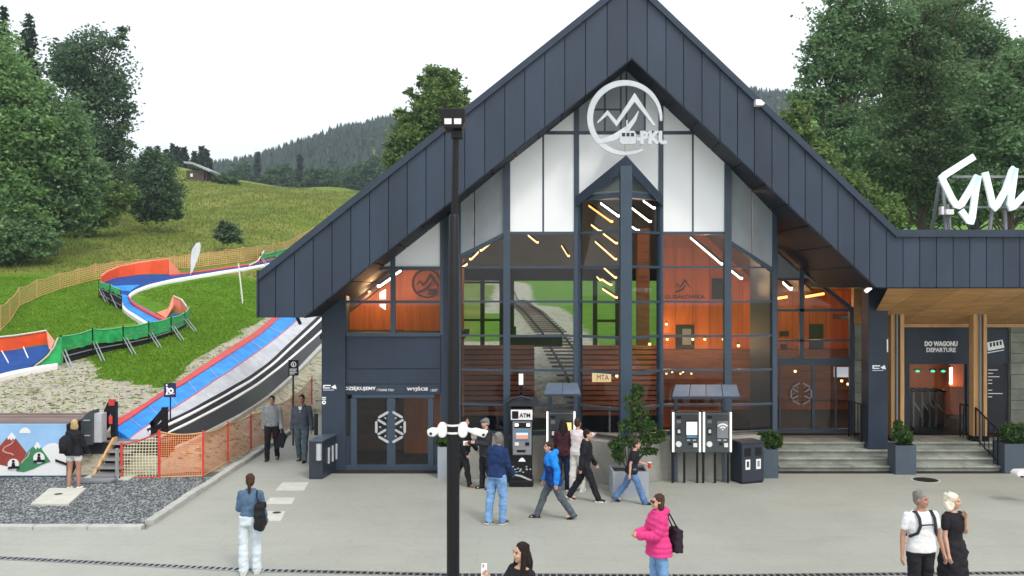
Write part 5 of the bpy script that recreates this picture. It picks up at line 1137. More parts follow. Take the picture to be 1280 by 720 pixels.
# lower left reach with orange back bank
bkl = GL([(-60, 450), (-20, 443), (20, 437), (58, 430), (61, 433)]); fence_wall('orange_bank', bkl[:4], [up_px(p, t_) for p, t_ in zip(bkl[:4], (428, 424, 420, 414))], M['orange'], TR, edge=.045, em=M['cream'])
MB().prism([bkl[3], bkl[3] + Vector((0, 0, up_px(bkl[3], 414))), G(69, 434) + Vector((0, -.1, .25)), G(62, 440)], (0, .05, 0)).build('bank_end', M['salmon'], TR)
be_a = ground_line([(-60, 450), (-20, 443.5), (20, 437.5), (58, 431), (66, 434)], .06); be_b = ground_line([(-60, 482), (-20, 474), (10, 465), (38, 459), (52, 449)], .06); ribbon('bed', be_a, be_b, .1, M['blue_deep'], TR)
for a, b_ in (((2, 441), (12, 459)), ((29, 436), (35, 450))): p, q_ = G(*a), G(*b_); MB().bar(p + Vector((0, 0, .07)), q_ + Vector((0, 0, .07)), .04, .02).build('bed_seam', M['white'], TR)
we = ground_line([(-60, 482), (-20, 474), (10, 465), (40, 459), (72, 454)], .14); we2 = ground_line([(-60, 486), (-20, 478.5), (10, 469.5), (40, 462.5), (72, 457)], .14); ribbon('white_edge', we, we2, .22, M['white'], TR)
cu = [(38, 460), (50, 454), (60, 446), (68, 436), (74, 424)]; q1 = G(40, 460); yv = G(60, 457).y
poly_ = [P(40, 460, yv), P(77, 455, yv), P(77, 421, yv), P(73, 422, yv), P(68, 434, yv), P(60, 445, yv), P(50, 453, yv)]
cw = MB().prism(poly_, (0, .06, 0)).build('green_end', M['green'], TR)
mb = MB()
for a, b_ in zip(poly_[3:] + [poly_[0]], poly_[4:] + [poly_[0]]):
    if (a - b_).length > .01: mb.bar(a, b_, .1, .05)
mb.build('curved_edge', M['cream'], cw)

# --- nets
def net(name, label, cat, base, hts, m_, pm_, prad, sag=.06, group=None, postover=.05, edge=None):
    o = thing(name, label, cat, tuple(base[0]), group)
    for i, p in enumerate(base): MB().tube([p, p + Vector((0, 0, hts[i] + postover))], prad, 7).build('post', pm_, o)
    for i in range(len(base) - 1):
        a, b_ = base[i], base[i + 1]; n = 8; me = bpy.data.meshes.new('net_panel'); v = []; uv = []; L_ = (b_ - a).length
        for k in range(n + 1):
            t_ = k / n; p = a.lerp(b_, t_); p.z = max(p.z, float(H(p.x, p.y))) if name != 'barrier_net' else p.z; h_ = hts[i] + (hts[i + 1] - hts[i]) * t_ - sag * math.sin(math.pi * t_); bul = .05 * math.sin(math.pi * t_)
            for j in (0, .5, 1): v.append(p + Vector((0, -bul if j == .5 else 0, .03 + (h_ - .03) * j)) - ORG[o.name]); uv.append((i * .37 + L_ * t_, h_ * j))
        f = [(3 * k + j, 3 * k + 3 + j, 3 * k + 4 + j, 3 * k + 1 + j) for k in range(n) for j in (0, 1)]
        me.from_pydata(v, [], f); ul = me.uv_layers.new(name='UVMap')
        for lp in me.loops: ul.data[lp.index].uv = uv[lp.vertex_index]
        me.materials.append(m_); np_ = rawobj('net_panel', me, o)
        if edge:
            for j in (0, 2): MB().tube([v[3 * k + j] + ORG[o.name] for k in range(n + 1)], .02, 5, cap=False).build('net_rope', edge, np_)
M['net_or'] = netmat('orange_net', (.84, .27, .08), .055, .27); M['net_tan'] = netmat('tan_net', (.60, .38, .15), .12, .34); M['net_pale'] = netmat('pale_net', (.78, .74, .50), .075, .2)
M['net_dark'] = netmat('dark_net', (.16, .15, .10), .09, .35)
top = [(0, 415, 383), (12, 402, 374), (24, 383, 360), (46, 373, 350), (74, 362, 342), (98, 355, 336), (119, 350, 330), (146, 345, 326), (172, 341, 324), (198, 338, 322), (218, 336, 320), (236, 336, 318), (261, 333, 315), (283, 330, 312), (304, 328, 309.5), (322, 325, 308), (341, 320, 305), (356, 316, 302), (375, 308, 293), (392, 300, 284)]
bs = [G(a, b_) for a, b_, c_ in top]; net('slope_net', 'long sagging tan net fence along the top of the mown slope behind the tubing run', 'net fence', bs, [up_px(p, t_[2]) for p, t_ in zip(bs, top)], M['net_tan'], M['wood_light'], .03, .08, edge=M['wood_light'])
# orange barrier net along the kerb
def ob(pts): return [Vector((PX(a, gy(b_) if Y is None else Y), gy(b_) if Y is None else Y, .0)) for a, b_, Y in pts]
n1 = [Vector((PX(152, 22.7), 22.7, 0)), Vector((PX(199, 22.7), 22.7, 0))]; net('barrier_net', 'pale square mesh net between two red posts beside the platform steps', 'net fence', n1, [PZ(556, 22.7), PZ(541, 22.7)], M['net_pale'], M['redpost'], .035, .03, edge=M['redpost'])
yk = [22.7, 23.3, 24.4, 26.2, 28.4, 30.8, 33.2]
n2 = [Vector((PX(199, 22.7), 22.7, 0))] + [Vector((a, b_, .0)) for a, b_ in ((PX(254, 22.9), 22.9), (-7.6, 24.6), (-7.55, 26.6), (-7.5, 28.8), (-7.45, 31.2), (-7.4, 34))]
n2 = [p + Vector((0, 0, max(0, float(H(p.x, p.y)) + .06))) for p in n2]
net('barrier_net', 'orange plastic mesh barrier on red posts running back along the walkway kerb', 'net fence', n2, [1.15, 1.1, 1.05, 1.0, 1.0, 1.0, 1.0], M['net_or'], M['redpost'], .028, .06, edge=M['wood_light'])

# --- signs and flags on the slope
gp = Vector((PX(212, 24.9), 24.9, 0)); o = thing('tubing_sign', 'dark blue square sign with a white figure pushing a ring on a thin post', 'sign', tuple(gp))
Yt = 24.9; MB().tube([P(213, 540, Yt), P(213, 478, Yt)], .018, 6).build('post', M['black'], o); pb = bx('plate', 205, 219.5, 479, 496.5, Yt - .04, .03, mat('sign_blue', (.012, .018, .09), .4, var=.05), o)
mb = MB(); q = lambda x, y: P(205 + x, 479 + y, Yt - .045)
mb.prism([q(2, 14), q(3.4, 10), q(2.6, 6), q(3.2, 4), q(4.6, 5), q(6.2, 7), q(5.5, 8), q(4.6, 7.4), q(4.6, 10), q(4.6, 13.6)], (0, .01, 0)); mb.prism([q(a - 205 + 205 - 0, b_) for a, b_ in arc(3.3, 2.4, 1.1, 1.2, 0, 330, 8)], (0, .01, 0)); mb.prism([q(2, 13.8), q(13.4, 12.6), q(13.4, 13.4), q(2, 14.6)], (0, .01, 0))
for i in range(16):
    a0, a1 = R(i * 22.5), R(i * 22.5 + 22.5); w_ = lambda r_, a_: q(8.6 + r_ * math.cos(a_), 9.4 + r_ * math.sin(a_)); mb.prism([w_(3.6, a0), w_(3.6, a1), w_(1.4, a1), w_(1.4, a0)], (0, .01, 0))
mb.build('pictogram', M['lettering'], pb)
Yo = 27.5; o = thing('rules_sign', 'black notice board with a round white symbol on a post beside the walkway', 'sign', (PX(366, Yo), Yo, 0)); MB().tube([(PX(366.5, Yo), Yo, 0), P(366.5, 450, Yo)], .03, 7).build('post', M['trunk'], o)
pb = bx('plate', 360.5, 373, 450, 469.5, Yo - .05, .03, M['black'], o); mb = MB(); q = lambda x, y: P(x, y, Yo - .056)
for i in range(12):
    a0, a1 = R(i * 30), R(i * 30 + 30); w_ = lambda r_, a_: q(367 + r_ * math.cos(a_), 455.5 + r_ * math.sin(a_)); mb.prism([w_(3.4, a0), w_(3.4, a1), w_(2.4, a1), w_(2.4, a0)], (0, .01, 0))
mb.prism([q(365.8, 453.6), q(367.6, 455), q(367.4, 457.6), q(366.2, 457.6)], (0, .01, 0))
for y, l_ in ((461, 9), (463, 8), (465, 9), (467, 6)): mb.prism([q(362, y), q(362 + l_, y), q(362 + l_, y + .9), q(362, y + .9)], (0, .01, 0))
mb.build('symbol', M['lettering'], pb)
g0 = G(238, 345); o = thing('feather_flag', 'white leaf shaped feather flag beside the upper bend of the run', 'flag', tuple(g0)); Yq = g0.y; MB().tube([g0, P(240, 325, Yq), P(249, 303, Yq)], .025, 6).build('pole', M['white'], o)
MB().prism([P(a, b_, Yq - .03) for a, b_ in ((238.5, 341), (238, 325), (240, 312), (245, 304), (249.5, 303), (251, 307), (250, 315), (245, 329), (240, 341))], (0, .02, 0)).build('flag_sail', mat('flag_cloth', (.66, .70, .72), .6, var=.1), o)
g0 = G(303, 380); o = thing('marker_pole', 'thin white pole leaning slightly on the mown grass below the net', 'pole', tuple(g0)); MB().tube([g0, P(303, 375, g0.y), P(298, 329, g0.y)], [.03, .04, .035], 7).build('shaft', M['white'], o); MB().tube([g0, P(303.5, 388, g0.y - .0)], .03, 6).build('spike', M['trunk'], o)
g0 = G(246, 226); o = thing('hill_hut', 'small dark timber hut with a pale sheet roof on the meadow ridge', 'hut', tuple(g0)); Yh = g0.y
mb = MB(); mb.box(PX(233, Yh), PX(255, Yh), Yh, Yh + 5, g0.z - 1, PZ(213, Yh)); mb.build('wall', M['trunk'], o)
MB().prism([P(a, b_, Yh - .6) for a, b_ in ((229, 201.5), (240, 202.5), (263, 213), (262, 215), (240, 205), (230, 204))], (0, 6.5, 0)).build('roof', M['planter_pale'], o)
MB().box(PX(238, Yh), PX(241, Yh), Yh - .05, Yh, PZ(221, Yh), PZ(217, Yh)).build('window', M['white'], o); MB().box(PX(256, Yh), PX(258, Yh), Yh + .2, Yh + .5, g0.z - 1, PZ(213, Yh)).build('post', M['trunk'], o)

# --- railway track on the slope behind the hall
TK = thing('railway_track', 'narrow railway track climbing the gravel slope behind the hall', 'railway track', (2.3, 34, 0))
def tx(y): return 2.7 - (y - 34) * .05
yy = list(np.arange(28, 120, 2.)); 
def tz(x, y): return max(.2 if y < 34.5 else -9, float(H(x, y)) + .22, .2 + (y - 28) * .115 if y < 36 else -9)
for s_ in (-.5, .5): MB().tube([(tx(y) + s_, y, tz(tx(y), y) + .06) for y in yy], .06, 5).build('rail', M['rubber'], TK)
y = 28.5; sl_ = None
while y < 75:
    z = tz(tx(y), y); b_ = MB().box(-.85, .85, -.08, .08, -.08, .0)
    if sl_ is None: me_ = b_.mesh('sleeper', M['deck'])
    o = bpy.data.objects.new('sleeper', me_); COL.objects.link(o); o.parent = TK; o.location = Vector((tx(y), y, z)) - Vector((2.3, 34, 0)); ORG[o.name] = Vector((tx(y), y, z)); sl_ = 1; y += .95 + (y > 45) * .3
# ------------------------------------------------------------------ people
SKIN = {k: mat('skin_' + k, c, .55, var=.06) for k, c in (('fair', (.56, .33, .24)), ('tan', (.42, .22, .15)))}
_cl = {}
def cloth(name, c, v=.3, b=.5):
    if name not in _cl: _cl[name] = mat('cloth_' + name, c, .85, var=v, vscale=7, bump=b, bscale=14, spec=.2)
    return _cl[name]
from mathutils import noise as MN
def remesh(mb, name, m, parent, vox=.014, it=3, fold=0):
    me = mb.mesh(name, m); o = bpy.data.objects.new(name, me); COL.objects.link(o)
    r = o.modifiers.new('r', 'REMESH'); r.mode = 'VOXEL'; r.voxel_size = vox; r.use_smooth_shade = True
    s_ = o.modifiers.new('s', 'SMOOTH'); s_.factor = .5; s_.iterations = it
    dg = bpy.context.evaluated_depsgraph_get(); me2 = bpy.data.meshes.new_from_object(o.evaluated_get(dg)); bpy.data.objects.remove(o); bpy.data.meshes.remove(me)
    if fold:
        sd = random.uniform(0, 50); n = len(me2.vertices); co = np.zeros(n * 3); me2.vertices.foreach_get('co', co); co = co.reshape(-1, 3); nr = np.zeros(n * 3); me2.vertex_normals.foreach_get('vector', nr); nr = nr.reshape(-1, 3)
        a = np.array([MN.noise((x * 7 + z * 3 + sd, y * 7 - z * 3, z * 13)) + .5 * MN.noise((x * 16, y * 16 + sd, z * 24 + x * 8)) for x, y, z in co]); co += nr * (a * fold + .45 * fold)[:, None]
        me2.vertices.foreach_set('co', co.ravel()); me2.update()
    me2.materials.clear(); me2.materials.append(m); me2.name = name; return rawobj(name, me2, parent)
def rod(mb, pts, rad, n=10):          # closed tapered limb with round ends
    pts = [Vector(p) for p in pts]; d0 = (pts[0] - pts[1]).normalized(); d1 = (pts[-1] - pts[-2]).normalized(); r0, r1 = rad[0], rad[-1]
    P_ = [pts[0] + d0 * r0 * .95, pts[0] + d0 * r0 * .6] + pts + [pts[-1] + d1 * r1 * .6, pts[-1] + d1 * r1 * .95]
    mb.tube(P_, [r0 * .3, r0 * .8] + list(rad) + [r1 * .8, r1 * .3], n)
def loft(mb, secs, T, n=16):          # (z, rx, ry, yoff)
    v = []; f = []
    for z, rx, ry, yo_ in secs:
        for j in range(n):
            q_ = 2 * math.pi * j / n; c, s_ = math.cos(q_), math.sin(q_); e = .8
            v.append(T(Vector((rx * math.copysign(abs(c) ** e, c), yo_ + ry * math.copysign(abs(s_) ** e, s_), z))))
    k = len(secs)
    for i in range(k - 1):
        for j in range(n): f.append((i * n + j, i * n + (j + 1) % n, (i + 1) * n + (j + 1) % n, (i + 1) * n + j))
    f += [tuple(range(n))[::-1], tuple(range((k - 1) * n, k * n))]; mb._add(v, f, True)

def person(label, px, py, h, rz, top, bottom, shoes, hair, skin='fair', fem=False, legs=((0, 0), (0, 0)), arms=((5, 8, 12, 0), (5, 8, 12, 0)), lean=0, turn=0, nod=0, wide=1.0, Y=None, extras=(), z0=0, group=None):
    Y = Y or gy(py); s_ = h / 1.75
    o = thing('person', label, 'person', (PX(px, Y), Y, z0), group); o.rotation_euler = (0, 0, R(rz)); ORG[o.name] = Vector((0, 0, 0)); W = wide
    sk = SKIN[skin]
    hipw = .10 if not fem else .095; shw = (.185 if not fem else .16) * W
    # legs: (forward angle, knee bend)
    J = {}; low = 9
    for sd_, (a, b_) in zip((-1, 1), legs):
        hp = Vector((sd_ * hipw, 0, .92)); k = hp + .44 * Vector((sd_ * .03, -math.sin(R(a)), -math.cos(R(a)))); an = k + .43 * Vector((0, -math.sin(R(a - b_)), -math.cos(R(a - b_))))
        J[sd_] = (hp, k, an, a - b_); low = min(low, an.z - .075 - max(0, math.sin(R(b_ - a))) * .06)
    dz = -low
    for sd_ in (-1, 1): J[sd_] = tuple(Vector(p) + Vector((0, 0, dz)) if isinstance(p, Vector) else p for p in J[sd_])
    pel = Vector((0, 0, .95 + dz)); Rl = Matrix.Rotation(R(lean), 3, 'X')
    T = lambda p: pel + Rl @ (Vector(p) + Vector((0, 0, dz)) - pel)
    hc = T((0, -.015, 1.635)); Rh = Matrix.Rotation(R(turn), 3, 'Z') @ Matrix.Rotation(R(nod), 3, 'X')
    HD = lambda p: hc + Rh @ Vector(p)
    A = {}
    for sd_, (f_, ab, el, inn) in zip((-1, 1), arms):
        sh = T((sd_ * shw, 0, 1.405)); up = Vector((sd_ * math.sin(R(ab)), -math.sin(R(f_)) * math.cos(R(ab)), -math.cos(R(f_)) * math.cos(R(ab))))
        e = sh + Rl @ up * .29; f2 = f_ + el; fo = Vector((sd_ * math.sin(R(ab)) * .6 - sd_ * math.sin(R(inn)), -math.sin(R(f2)) * math.cos(R(inn)), -math.cos(R(f2)) * math.cos(R(inn)))).normalized()
        wr = e + Rl @ fo * .255; A[sd_] = (sh, e, wr, (Rl @ fo).normalized())
    if fem: TS = [(.86, .165, .115, .01), (.95, .172, .120, .01), (1.10, .130, .095, 0), (1.25, .145, .115, -.012), (1.34, .150, .11, -.008), (1.42, .135, .08, 0), (1.47, .07, .065, .005)]
    else: TS = [(.86, .155, .105, .01), (.95, .162, .112, .005), (1.10, .150, .110, -.01), (1.25, .172, .122, -.01), (1.36, .180, .115, 0), (1.43, .145, .085, .005), (1.48, .075, .07, .008)]
    TS = [(z, rx * W, ry * (W if z < 1.2 else 1 + (W - 1) * .6), y) for z, rx, ry, y in TS]
    legr = ((.085, .066, .055, .058, .040) if fem else (.090, .070, .056, .060, .043))
    def legpts(sd_): hp, k, an, _ = J[sd_]; return [hp + Vector((0, 0, -.02)), hp.lerp(k, .55), k, k.lerp(an, .3) + Vector((0, .012, 0)), an]
    # ---- body: one continuous surface
    mb = MB(); loft(mb, TS, T)
    for sd_ in (-1, 1):
        rod(mb, legpts(sd_), [legr[0], (legr[0] + legr[1]) / 2 + .004, legr[1] * .9, legr[3], legr[4]]); hp, k, an, g_ = J[sd_]
        rod(mb, [an + Vector((0, .02, -.03)), an + Vector((0, -.13, -.05))], [.038, .03], 8)
        sh, e, wr, d = A[sd_]; rod(mb, [sh, sh.lerp(e, .5), e, e.lerp(wr, .3), wr], [.05, .044, .037, .037, .026])
        lat = Vector((-sd_, 0, 0)); lat = (lat - d * lat.dot(d)); lat = (lat.normalized() if lat.length > .1 else Vector((0, 0, 1))); nr = d.cross(lat)
        rod(mb, [wr + d * .01, wr + d * .075], [(.026), (.030)], 8)
        for j, (ln_, of) in enumerate(((.066, -.030), (.078, -.010), (.072, .010), (.056, .029))):
            b0 = wr + d * .085 + nr * of; b1 = b0 + d * ln_ * .5 + lat * .006; b2 = b1 + d * ln_ * .42 + lat * .022; rod(mb, [b0, b1, b2], [.0105, .0098, .0088], 6)
        t0 = wr + d * .03 + nr * -.024 + lat * .008; rod(mb, [t0, t0 + d * .03 + nr * -.02 + lat * .012, t0 + d * .058 + nr * -.022 + lat * .02], [.013, .012, .010], 6)
    rod(mb, [T((0, .01, 1.45)), hc + Vector((0, .02, -.07))], [.056, .052])
    def hs(c, r): 
        m_ = MB(); m_.sphere((0, 0, 0), r, 14, 10); mb._add([HD(Vector(v) + Vector(c)) for v in m_.v], m_.f, True)
    hs((0, .012, .02), (.074, .094, .098)); hs((0, -.022, -.045), (.058, .070, .070)); hs((0, -.055, -.09), (.030, .028, .024)); hs((0, -.092, -.018), (.013, .022, .022)); hs((0, -.082, .012), (.010, .014, .026))
    for sd_ in (-1, 1): hs((sd_ * .074, .012, -.012), (.010, .022, .032)); hs((sd_ * .034, -.062, -.03), (.026, .024, .022))
    mb.v = [tuple(Vector(v) * s_) for v in mb.v]; body = remesh(mb, 'body', sk, o, .0095, 2)
    S = lambda m_: setattr(m_, 'v', [tuple(Vector(v) * s_) for v in m_.v]) or m_
    # face
    for sd_ in (-1, 1):
        m_ = MB().sphere((0, 0, 0), (.012, .007, .0075), 8, 6); m_.v = [tuple(HD(Vector(v) + Vector((sd_ * .031, -.079, .006)))) for v in m_.v]; S(m_).build('eye', M['black'], o)
        m_ = MB().box(-.018, .018, -.004, .006, -.004, .004); m_.v = [tuple(HD(Vector(v) + Vector((sd_ * .031, -.081, .026)))) for v in m_.v]; S(m_).build('eyebrow', hair['m'] if hair.get('m') else M['trunk'], o)
    m_ = MB().sphere((0, 0, 0), (.024, .008, .008), 8, 6); m_.v = [tuple(HD(Vector(v) + Vector((0, -.084, -.062)))) for v in m_.v]; S(m_).build('mouth', cloth('lip', (.30, .07, .06), .1, 0), o)
    if hair.get('glasses'):
        m_ = MB().box(-.062, .062, -.004, .004, -.017, .017); m_.v = [tuple(HD(Vector(v) + Vector((0, -.093, .004)))) for v in m_.v]; S(m_).build('sunglasses', M['black'], o)
    # ---- hair
    hk = hair['kind']; mb = MB()
    def hb(c, r, rot=True): 
        m_ = MB(); m_.sphere((0, 0, 0), r, 14, 10); mb._add([HD(Vector(v) + Vector(c)) for v in m_.v], m_.f, True)
    if hk != 'bald':
        hb((0, .026, .037), (.083, .098, .095)); hb((0, .045, -.01), (.080, .072, .085))
        for k in range(16): q_ = random.uniform(0, 6.28); w_ = random.uniform(.2, 1); hb((.070 * math.cos(q_) * w_, .03 + .085 * math.sin(q_) * w_, .035 + .085 * (1 - w_ * w_) ** .5), (.022, .026, .018))
    if hk in ('bob', 'wavy'):
        for sd_ in (-1, 1): hb((sd_ * .062, .03, -.06), (.034, .055, .085))
        hb((0, .06, -.06), (.078, .05, .09))
        if hk == 'wavy':
            for k in range(26): q_ = random.uniform(-.5, 3.64); hb((.098 * math.cos(q_), .03 + .085 * math.sin(q_), random.uniform(-.13, .10)), (.030, .034, .034))
    if hk == 'long':
        for sd_ in (-1, 1): rod(mb, [HD((sd_ * .066, .0, .0)), HD((sd_ * .078, -.005, -.09)), HD((sd_ * .10, -.03, -.22)), HD((sd_ * .105, -.05, -.36))], [.034, .036, .04, .02], 8)
        rod(mb, [HD((0, .07, -.02)), HD((0, .085, -.14)), HD((0, .10, -.34))], [.07, .085, .05], 10)
    if hk == 'pony':
        rod(mb, [HD((0, .115, .015)), HD((0, .135, -.05)), HD((0, .125, -.16)), HD((0, .115, -.24))], [.026, .034, .032, .012], 8)
    if hk == 'bun': hb((0, .105, .06), (.038, .036, .036))
    if hk != 'bald':
        if hk == 'cap': hb((0, .0, .055), (.088, .105, .062)); rod(mb, [HD((-.04, -.095, .05)), HD((0, -.15, .042)), HD((.04, -.095, .05))], [.012, .012, .012], 8)
        remesh(S(mb), 'cap' if hk == 'cap' else 'hair', hair['m'], o, .010, 1)
        if hk == 'cap':
            mb = MB(); hb((0, .05, -.025), (.079, .064, .062)); remesh(S(mb), 'hair', cloth('hair_grey', (.20, .19, .18)), o, .010, 1)
    # ---- clothes
    def shell(name, inf, z_lo, z_hi, m, sleeve, flare=0, quilt=0, vox=.014):
        mb = MB(); zs = [z_lo] + [z for z, *_ in TS if z_lo + .02 < z < z_hi] + [z_hi]; zz = []
        if quilt:
            k = int((z_hi - z_lo) / .022); zz = [z_lo + (z_hi - z_lo) * i / k for i in range(k + 1)]
        else: zz = zs
        tz_, tx_, ty_, to_ = zip(*TS); sec = []
        for z in zz:
            q_ = inf + (quilt * abs(math.sin(z * math.pi / .085)) if quilt else 0); fl = flare * max(0, (1.1 - z))
            sec.append((z, float(np.interp(z, tz_, tx_)) + q_ + fl, float(np.interp(z, tz_, ty_)) + q_ + fl, float(np.interp(z, tz_, to_))))
        loft(mb, sec, T, 20)
        for sd_ in (-1, 1):
            sh, e, wr, d = A[sd_]
            if sleeve <= 0: continue
            pts = [sh, sh.lerp(e, .55), e, e.lerp(wr, .45), wr + d * -.005]; rr = [.052 + inf * .5, .046 + inf * .8, .042 + inf * .8, .040 + inf, .032 + inf * .8]
            n_ = {1: 2, 2: 4, 3: 5}[sleeve]
            if quilt:
                P2, r2 = [], []
                for i in range(25):
                    t_ = i / 24 * 4; j = min(3, int(t_)); P2.append(pts[j].lerp(pts[j + 1], t_ - j)); r2.append(rr[j] + (rr[j + 1] - rr[j]) * (t_ - j) + quilt * abs(math.sin(i * .85)))
                rod(mb, P2, r2)
            else: rod(mb, pts[:n_], rr[:n_])
        if sleeve == 3:
            cz = 1.475; rod(mb, [T((.078 * math.sin(q_), -.074 * math.cos(q_) + .005, cz - .03 * math.cos(q_))) for q_ in [R(25 + 31 * k) for k in range(11)]], [.020] * 11, 8)
            for sd_ in (-1, 1):
                sh, e, wr, d = A[sd_]; rod(mb, [wr - d * .02, wr + d * .012], [.040 + inf, .041 + inf], 10)
        remesh(S(mb), name, m, o, vox, 2, .006 if quilt else (.008 if sleeve == 1 else .012))
    def trousers(name, m, end, inf=.014, flare=0):
        mb = MB(); TS2 = [(z, rx + inf, ry + inf, y) for z, rx, ry, y in TS if z < 1.0] + [(1.02, TS[1][1] * .96 + inf, TS[1][2] * .95 + inf, 0)]
        loft(mb, TS2, T)
        for sd_ in (-1, 1):
            p = legpts(sd_); p[-1] = p[-1] + (p[-1] - p[-2]).normalized() * .015; rr = [legr[0] + inf, (legr[0] + legr[1]) / 2 + inf, legr[1] * .92 + inf, legr[3] + inf + flare * .5, legr[4] + inf + .008 + flare]
            if end < 1:
                p, rr = [p[0], p[1].lerp(p[0], .45)], [rr[0] + .012, rr[1] + .018]
            rod(mb, p, rr)
        remesh(S(mb), name, m, o, .014, 2, .013)
    trousers(*bottom)
    if top: shell(*top[:3], top[3], top[4], top[5], *top[6:])
    for sd_ in (-1, 1):
        hp, k, an, g_ = J[sd_]; q_ = Matrix.Rotation(R(max(-25, min(50, -g_ * .8))) if g_ < -5 else 0, 3, 'X'); mb = MB(); F_ = lambda p: an + Vector((0, 0, 0)) + q_ @ Vector(p)
        rod(mb, [F_((0, .03, -.035)), F_((sd_ * .005, -.05, -.042)), F_((sd_ * .012, -.14, -.05))], [.044, .046, .036]); sh_ = remesh(S(mb), 'shoe', shoes[0], o, .012, 2)
        mb = MB(); v = [F_(p) for p in ((-.04, .075, -.078), (.04, .075, -.078), (.046 + sd_ * .008, -.10, -.078), (sd_ * .012, -.19, -.076), (-.046 + sd_ * .008, -.10, -.078))]; mb.prism(v, q_ @ Vector((0, 0, .022))); S(mb).build('sole', shoes[1], sh_)
    o['_'] = 0; del o['_']
    return dict(o=o, T=T, A=A, J=J, HD=HD, s=s_, dz=dz)
def wpt(p, loc):                   # a body point in the world
    o = p['o']; return Vector(o.location) + Matrix.Rotation(o.rotation_euler.z, 3, 'Z') @ (Vector(loc) * p['s'])
BK = cloth('black', (.016, .016, .020)); SHB = (M['black'], M['black']); SHW = (M['black'], M['white']); WS = (M['white'], M['white'])
HB, HBR, HG, HBL = cloth('hair_black', (.018, .012, .010)), cloth('hair_brown', (.055, .030, .018)), cloth('hair_grey', (.20, .19, .18)), cloth('hair_blond', (.50, .36, .17))
HW = cloth('hair_platinum', (.74, .68, .56)); JN = cloth('jeans', (.10, .19, .36)); JL = cloth('jeans_light', (.17, .32, .56)); GT = cloth('grey_trousers', (.09, .11, .13))

def pack(name, label, p, c, size, m, straps=True):         # rucksack on a back
    o = thing(name, label, name.split('_')[0], wpt(p, c)); o.rotation_euler = p['o'].rotation_euler; ORG[o.name] = Vector((0, 0, 0)); w_, d_, h_ = size
    mb = MB(); mb.sphere((0, d_ * .5, 0), (w_ / 2, d_ * .7, h_ / 2), 14, 10); mb.box(-w_ * .42, w_ * .42, 0, d_ * .9, -h_ * .45, h_ * .3); remesh(mb, 'pack', m, o, .018, 2)
    MB().sphere((0, d_ * 1.08, -h_ * .12), (w_ * .3, d_ * .22, h_ * .22), 10, 8).build('pocket', m, o)
    if straps:
        for sg in (-1, 1): MB().tube([(sg * .09, 0, h_ * .35), (sg * .10, -.10, h_ * .52), (sg * .11, -.22, h_ * .42), (sg * .13, -.25, h_ * .1), (sg * .14, -.14, -h_ * .25)], .016, 6).build('strap', m, o)
    return o
def bag(label, p, c, w_, h_, d_, m, handle):
    o = thing('shoulder_bag', label, 'bag', wpt(p, c)); o.rotation_euler = p['o'].rotation_euler; ORG[o.name] = Vector((0, 0, 0)); mb = MB()
    mb.prism([(-d_ / 2, -w_ / 2, -h_ / 2), (-d_ / 2, w_ / 2, -h_ / 2), (-d_ / 2, w_ * .42, h_ / 2), (-d_ / 2, -w_ * .42, h_ / 2)], (d_, 0, 0)); remesh(mb, 'pouch', m, o, .016, 2, .02)
    for sg in (-1, 1): MB().tube([(0, sg * w_ * .3, h_ * .45), (handle[0] * .8, sg * w_ * .22 + handle[1] * .8, handle[2] * .8), (handle[0], handle[1], handle[2])], .012, 6).build('handle', m, o)
    return o
denim = cloth('denim', (.085, .15, .24)); navyj = cloth('navy_jacket', (.014, .035, .11)); gsw = cloth('grey_sweater', (.27, .29, .31)); gcard = cloth('grey_cardigan', (.075, .09, .115))
p = person('blonde woman in black top and white shorts seen from behind by the mural', 93, 612, 1.60, 172, ('jacket', .03, .86, 1.47, BK, 3, .1), ('shorts', cloth('white_shorts', (.72, .70, .70)), .4), WS, dict(kind='bob', m=HBL), 'tan', True, ((3, 3), (-3, 2)), ((12, 10, 25, 0), (20, 6, 40, 10)), turn=14)
pack('rucksack', 'rounded black rucksack on the back of the blonde woman in white shorts', p, (.09, .13, 1.18), (.34, .16, .46), BK)
p = person('man in grey sweater and black trousers carrying a dark jacket down the walkway', 340, 575, 1.73, 6, ('sweater', .018, .93, 1.49, gsw, 3), ('trousers', BK, 1), SHB, dict(kind='short', m=HB), 'tan', False, ((10, 4), (-8, 10)), ((-6, 6, 8, 0), (6, 10, 20, 0)), wide=1.05)
q_ = wpt(p, p['A'][1][2] + Vector((0, -.03, -.06))); o = thing('carried_jacket', 'dark crumpled jacket hanging from the hand of the man in grey sweater', 'jacket', q_); ORG[o.name] = Vector((0, 0, 0)); mb = MB()
for k in range(7): rod(mb, [(random.uniform(-.03, .03), random.uniform(-.03, .03), .02), (random.uniform(-.10, .12), random.uniform(-.06, .06), -.18), (random.uniform(-.16, .16), random.uniform(-.06, .06), random.uniform(-.32, -.5))], [.03, .06, .03], 7)
remesh(mb, 'cloth', BK, o, .016, 2)
p = person('man in dark grey cardigan over a white shirt walking beside the black gate box', 377, 577, 1.78, -4, ('cardigan', .022, .92, 1.46, gcard, 3), ('trousers', cloth('blue_grey_trousers', (.085, .115, .145)), 1), SHB, dict(kind='short', m=HBR), 'tan', False, ((-8, 8), (10, 4)), ((-6, 8, 8, 0), (8, 14, 12, 0)), wide=1.08)
mb = MB(); mb.prism([p['T']((-.055, -.125, 1.46)), p['T']((.055, -.125, 1.46)), p['T']((0, -.150, 1.30))], (0, -.008, 0)); mb.v = [tuple(Vector(v) * p['s']) for v in mb.v]; mb.build('shirt_front', cloth('white_shirt', (.75, .76, .78)), p['o'])
